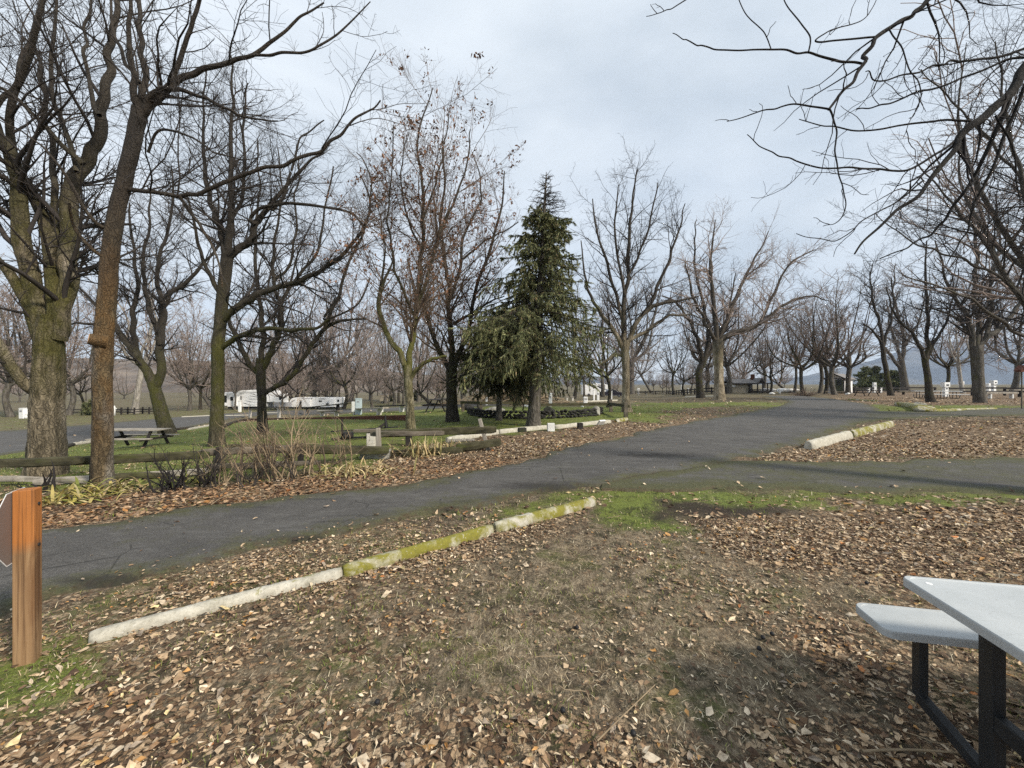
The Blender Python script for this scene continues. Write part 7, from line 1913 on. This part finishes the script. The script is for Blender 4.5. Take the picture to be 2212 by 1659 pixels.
def strap_plant(px, py, n, L, cols, label, seed, spread=0.3, name="daylily_clump", arch=1.0, cat="plant"):
    """arching strap leaves out of one crown"""
    rng = np.random.default_rng(seed); p = ground(px, py); V, Q, C_ = [], [], []
    ns = 7
    for k in range(n):
        a = rng.uniform(0, 2 * np.pi); e = rng.uniform(0.4, 1.35); l = L * rng.uniform(0.5, 1.1); w = rng.uniform(0.010, 0.020)
        pos = np.array([rng.normal(0, spread), rng.normal(0, spread * 0.5), 0.0]); d = np.array([math.cos(a) * math.cos(e), math.sin(a) * math.cos(e), math.sin(e)])
        side = np.array([-math.sin(a), math.cos(a), 0]); c = np.array(cols[rng.integers(len(cols))]) * rng.uniform(0.75, 1.25); o = len(V)
        for i in range(ns):
            t_ = i / (ns - 1); ww = w * (1 - t_ ** 2.5) * (0.6 + 0.4 * min(1, t_ * 4)) + 0.0008
            V += [pos - side * ww, pos + np.array([0, 0, -ww * 0.4]), pos + side * ww]; C_ += [c] * 3
            d = d + np.array([0, 0, -0.30 * arch]); d /= np.linalg.norm(d); pos = pos + d * l / (ns - 1); pos[2] = max(pos[2], 0.008 + 0.004 * (k % 5))
        for i in range(ns - 1):
            for j in range(2): Q.append((o + i * 3 + j, o + i * 3 + j + 1, o + i * 3 + j + 4, o + i * 3 + j + 3))
    return tag(link(name, mesh_np(name, np.array(V), [np.array(Q)], M['grass'], True, colors=np.array(C_)), None, p), label, cat)
YG = [(0.28, 0.25, 0.06), (0.36, 0.29, 0.10), (0.17, 0.19, 0.04), (0.40, 0.34, 0.17), (0.20, 0.15, 0.07)]
ST = [(0.50, 0.40, 0.22), (0.38, 0.28, 0.14), (0.30, 0.26, 0.10)]
strap_plant(135, 1086, 70, 0.42, YG, "yellow-green daylily clump just right of the orange post", 1, 0.22)
strap_plant(190, 1066, 70, 0.42, YG, "fading yellow daylily clump left of the rusty trunk's foot", 2, 0.22)
strap_plant(262, 1060, 60, 0.38, ST + YG, "straw-yellow daylily remains right of the rusty trunk's foot", 3, 0.25)
strap_plant(425, 1040, 30, 0.35, YG, "small yellow-green daylily clump behind the black bush", 4, 0.15)
strap_plant(770, 1022, 120, 0.38, ST, "straw-coloured clump of dead grass at the end of the bushes", 5, 0.35, "dry_grass_clump", 0.8)
strap_plant(905, 985, 90, 0.50, ST, "dry golden grass tuft under the lower rail near the leaning post", 6, 0.30, "dry_grass_clump", 0.35)
strap_plant(975, 975, 60, 0.36, ST, "dry golden grass tuft just left of the leaning post", 7, 0.25, "dry_grass_clump", 0.4)

# ------------------------------------------------------------------ fallen leaves, straw, grass
rng = np.random.default_rng(2024)
def cand(n, y0, y1, kx=1.45):
    """points spread evenly over the ground seen between two distances"""
    y = np.sqrt(rng.uniform(y0 ** 2, y1 ** 2, n)); x = rng.uniform(-1, 1, n) * (kx * y + 0.4)
    return x, y
LEAFCOL = np.array([(0.47, 0.35, 0.225), (0.36, 0.255, 0.155), (0.24, 0.155, 0.090), (0.13, 0.080, 0.048), (0.60, 0.49, 0.35), (0.40, 0.22, 0.08), (0.085, 0.052, 0.032), (0.28, 0.225, 0.17), (0.62, 0.49, 0.26), (0.42, 0.17, 0.06)])
LEAFP = np.array([0.20, 0.19, 0.16, 0.13, 0.10, 0.04, 0.11, 0.05, 0.015, 0.005]); LEAFP /= LEAFP.sum()
VV, FF, CC, off = [], [], [], 0
for n, y0, y1, size in ((52000, 1.35, 4.6, (0.010, 0.036)), (13000, 1.35, 4.6, (0.032, 0.066)), (56000, 4.6, 11, (0.03, 0.085)), (34000, 11, 26, (0.06, 0.12)), (12000, 26, 45, (0.12, 0.2))):
    x, y = cand(n, y0, y1); L, G, S, P = zones(x, y); px, py = proj(x, y); rd = road_mask(px, py)
    cl = fbm(x * 1.7, y * 1.7, 77, 4)
    pr = np.clip((L ** 1.35 * 1.1 if size[0] != 0.032 else L ** 3.2 * 1.2) + (cl - 0.52) * 1.9 * (0.12 + L), 0.012, 1)
    ex, ey = proj(x + rng.normal(0, 0.22, n), y + rng.normal(0, 0.22, n)); edge = rd & ~road_mask(ex, ey)
    pr = np.where(rd, np.where(edge, 0.30 * pr + 0.03, 0.003), pr)
    k = rng.random(n) < pr; x, y, rdk = x[k], y[k], rd[k]
    z = gz(x, y); z = np.where(rdk, terrain(x, y) + 0.012 + 0.0004 * y, z)
    pos = np.stack([x, y, z + rng.uniform(0.003, 0.020, len(x))], -1)
    c = LEAFCOL[rng.choice(len(LEAFCOL), len(x), p=LEAFP)] * rng.uniform(0.75, 1.2, (len(x), 1))
    bed = poly_mask(*proj(x, y), ZONES[11][0]); c[bed] *= np.array([0.74, 0.64, 0.57])
    v, f, cc = leaf_cloud(pos, rng, size, c, 0.0, 1.1)
    VV.append(v); FF.append(f + off); CC.append(cc); off += len(v)
tag(link("fallen_leaves", mesh_np("fallen_leaves", np.concatenate(VV), [np.concatenate(FF)], M['leaf'], False, colors=np.concatenate(CC))), kind="stuff")

def blades(n, y0, y1, ln, wd, cols, prob, lay=0.4, tuft=5, kx=1.45):
    x, y = cand(n // tuft, y0, y1, kx); L, G, S, P = zones(x, y); px, py = proj(x, y); rd = road_mask(px, py)
    k = rng.random(len(x)) < prob(L, G, S, P, x, y) * np.where(rd, 0.06, 1)
    x, y = np.repeat(x[k], tuft), np.repeat(y[k], tuft); m = len(x)
    x = x + rng.normal(0, 0.018 + 0.002 * y, m); y = y + rng.normal(0, 0.018 + 0.002 * y, m)
    z = gz(x, y); b = np.stack([x, y, z - 0.004], -1)
    a = rng.uniform(0, 2 * np.pi, m); e = np.clip(rng.normal(lay, 0.35, m), 0.02, 1.5)
    l = rng.uniform(*ln, m)[:, None]; w = rng.uniform(*wd, m)[:, None]
    d = np.stack([np.cos(a) * np.cos(e), np.sin(a) * np.cos(e), np.sin(e)], -1); s = np.stack([-np.sin(a), np.cos(a), np.zeros(m)], -1)
    mid = b + d * l * 0.55; tip = mid + (d * 0.45 + np.array([0, 0, -0.18])) * l
    V = np.stack([b - s * w, b + s * w, mid + s * w * 0.7, tip, mid - s * w * 0.7], 1).reshape(-1, 3)
    i = (np.arange(m) * 5)[:, None]
    c = cols[rng.integers(len(cols), size=m)] * rng.uniform(0.7, 1.3, (m, 1))
    return V, i + np.array([[0, 1, 2, 4]]), i + np.array([[4, 2, 3]]), np.repeat(c, 5, 0)
def stuff_blades(name, sets):
    V, Q, T, C_, off = [], [], [], [], 0
    for st in sets:
        v, q, t_, c = blades(*st[0], **st[1]); V.append(v); Q.append(q + off); T.append(t_ + off); C_.append(c); off += len(v)
    tag(link(name, mesh_np(name, np.concatenate(V), [np.concatenate(Q), np.concatenate(T)], M['grass'], False, colors=np.concatenate(C_))), kind="stuff")
GC = np.array([(0.12, 0.155, 0.028), (0.16, 0.21, 0.036), (0.08, 0.09, 0.025), (0.22, 0.225, 0.06), (0.26, 0.22, 0.10)])
SC = np.array([(0.48, 0.39, 0.25), (0.36, 0.28, 0.17), (0.22, 0.16, 0.09), (0.62, 0.53, 0.37), (0.12, 0.09, 0.05)])
gprob = lambda L, G, S, P, x, y: np.clip(G * 1.1 + (fbm(x * 1.4, y * 1.4, 33, 4) - 0.53) * 2.2 * (0.4 + G), 0.0, 1)
sprob = lambda L, G, S, P, x, y: np.clip(0.25 + P * 0.6 + (fbm(x * 1.1, y * 1.1, 63, 4) - 0.5) * 1.5, 0.03, 1)
stuff_blades("grass", [((60000, 1.35, 4.0, (0.02, 0.060), (0.0010, 0.0020), GC, gprob), dict(lay=0.8, tuft=7)),
                       ((60000, 4.0, 10, (0.03, 0.07), (0.002, 0.004), GC, gprob), dict(lay=0.9, tuft=6)),
                       ((36000, 10, 26, (0.05, 0.10), (0.005, 0.010), GC, gprob), dict(lay=0.9, tuft=5))])
stuff_blades("dead_grass", [((84000, 1.35, 4.2, (0.02, 0.070), (0.0010, 0.0022), SC, sprob), dict(lay=0.15, tuft=3)),
                            ((50000, 4.2, 10, (0.04, 0.10), (0.002, 0.004), SC, sprob), dict(lay=0.2, tuft=4))])

# twigs and husks lying about
n = 200; x, y = cand(n, 1.5, 8)
ok_ = ~road_mask(*proj(x, y)); x, y = x[ok_], y[ok_]; n = len(x); a = rng.uniform(0, 2 * np.pi, n); l = rng.uniform(0.05, 0.26, n); s = np.linspace(-0.5, 0.5, 6)
P = np.stack([x[:, None] + np.cos(a)[:, None] * l[:, None] * s, y[:, None] + np.sin(a)[:, None] * l[:, None] * s, np.zeros((n, 6))], -1)
P[..., :2] += rng.normal(0, 0.006, (n, 6, 2)); P[..., 2] = terrain(P[..., 0], P[..., 1]) + 0.012 + rng.uniform(0, 0.012, (n, 1))
v, q_ = tubes(P, np.repeat(rng.uniform(0.0012, 0.0035, n)[:, None], 6, 1), 4)
tag(link("fallen_twigs", mesh_np("fallen_twigs", v, [q_], M['twig_straw'], True)), kind="stuff")
def stick(pts, r, label, mat='twig_straw'):
    P = [ground(*q) for q in pts]; b = P[0].copy(); pp = resample(np.array([tuple(q - b + Vector((0, 0, 0.018))) for q in P]), 14)
    v, q_ = tubes(pp[None], np.linspace(r, r * 0.5, 14)[None], 7)
    tag(link("stick", mesh_np("stick", v, [q_], M[mat], True), None, b), label, "stick")
stick([(1862, 1632), (1960, 1629), (2080, 1636), (2200, 1641)], 0.006, "long thin pale stick lying under the white picnic table's leg")
stick([(1290, 1610), (1340, 1560), (1415, 1487)], 0.004, "thin straight twig lying diagonally in the grass at the bottom middle")
stick([(455, 1095), (480, 1078), (520, 1068), (590, 1066)], 0.008, "curved bare stick at the near edge of the planting bed")
# walnut husks
hm = bpy.data.meshes.new("walnut_husk"); bm = bmesh.new(); bmesh.ops.create_icosphere(bm, subdivisions=2, radius=0.014)
for v in bm.verts: v.co *= 1 + random.Random(v.index).uniform(-0.06, 0.06)
bm.to_mesh(hm); bm.free(); hm.materials.append(M['black']); hm.polygons.foreach_set("use_smooth", [True] * len(hm.polygons))
for i, (px, py) in enumerate([(1246, 1358), (1216, 1538), (1648, 1380), (1668, 1372), (815, 1520), (1368, 1588), (1640, 1404), (1872, 1262)]):
    p = ground(px, py); o = link("walnut_husk", hm, None, (p.x, p.y, p.z + 0.008)); o.rotation_euler = (i, i * 2, i)
    tag(o, "small round black walnut husk lying among the leaves", "husk", "black walnut husks scattered in the grass")

# ------------------------------------------------------------------ air
hz = MB().box((0, 0, 297), (8600, 8600, 650))
hb = hz.mesh("haze", M['black']); hb.materials.clear()
hm_ = bpy.data.materials.new("haze"); hm_.use_nodes = True; hn = hm_.node_tree.nodes; hl = hm_.node_tree.links
hn.clear(); ho = hn.new("ShaderNodeOutputMaterial"); hv = hn.new("ShaderNodeVolumePrincipled")
hv.inputs["Color"].default_value = (0.62, 0.76, 1.0, 1); hv.inputs["Density"].default_value = 0.00015; hv.inputs["Anisotropy"].default_value = 0.2
hl.new(hv.outputs[0], ho.inputs["Volume"]); hb.materials.append(hm_)
tag(link("haze", hb), kind="stuff")
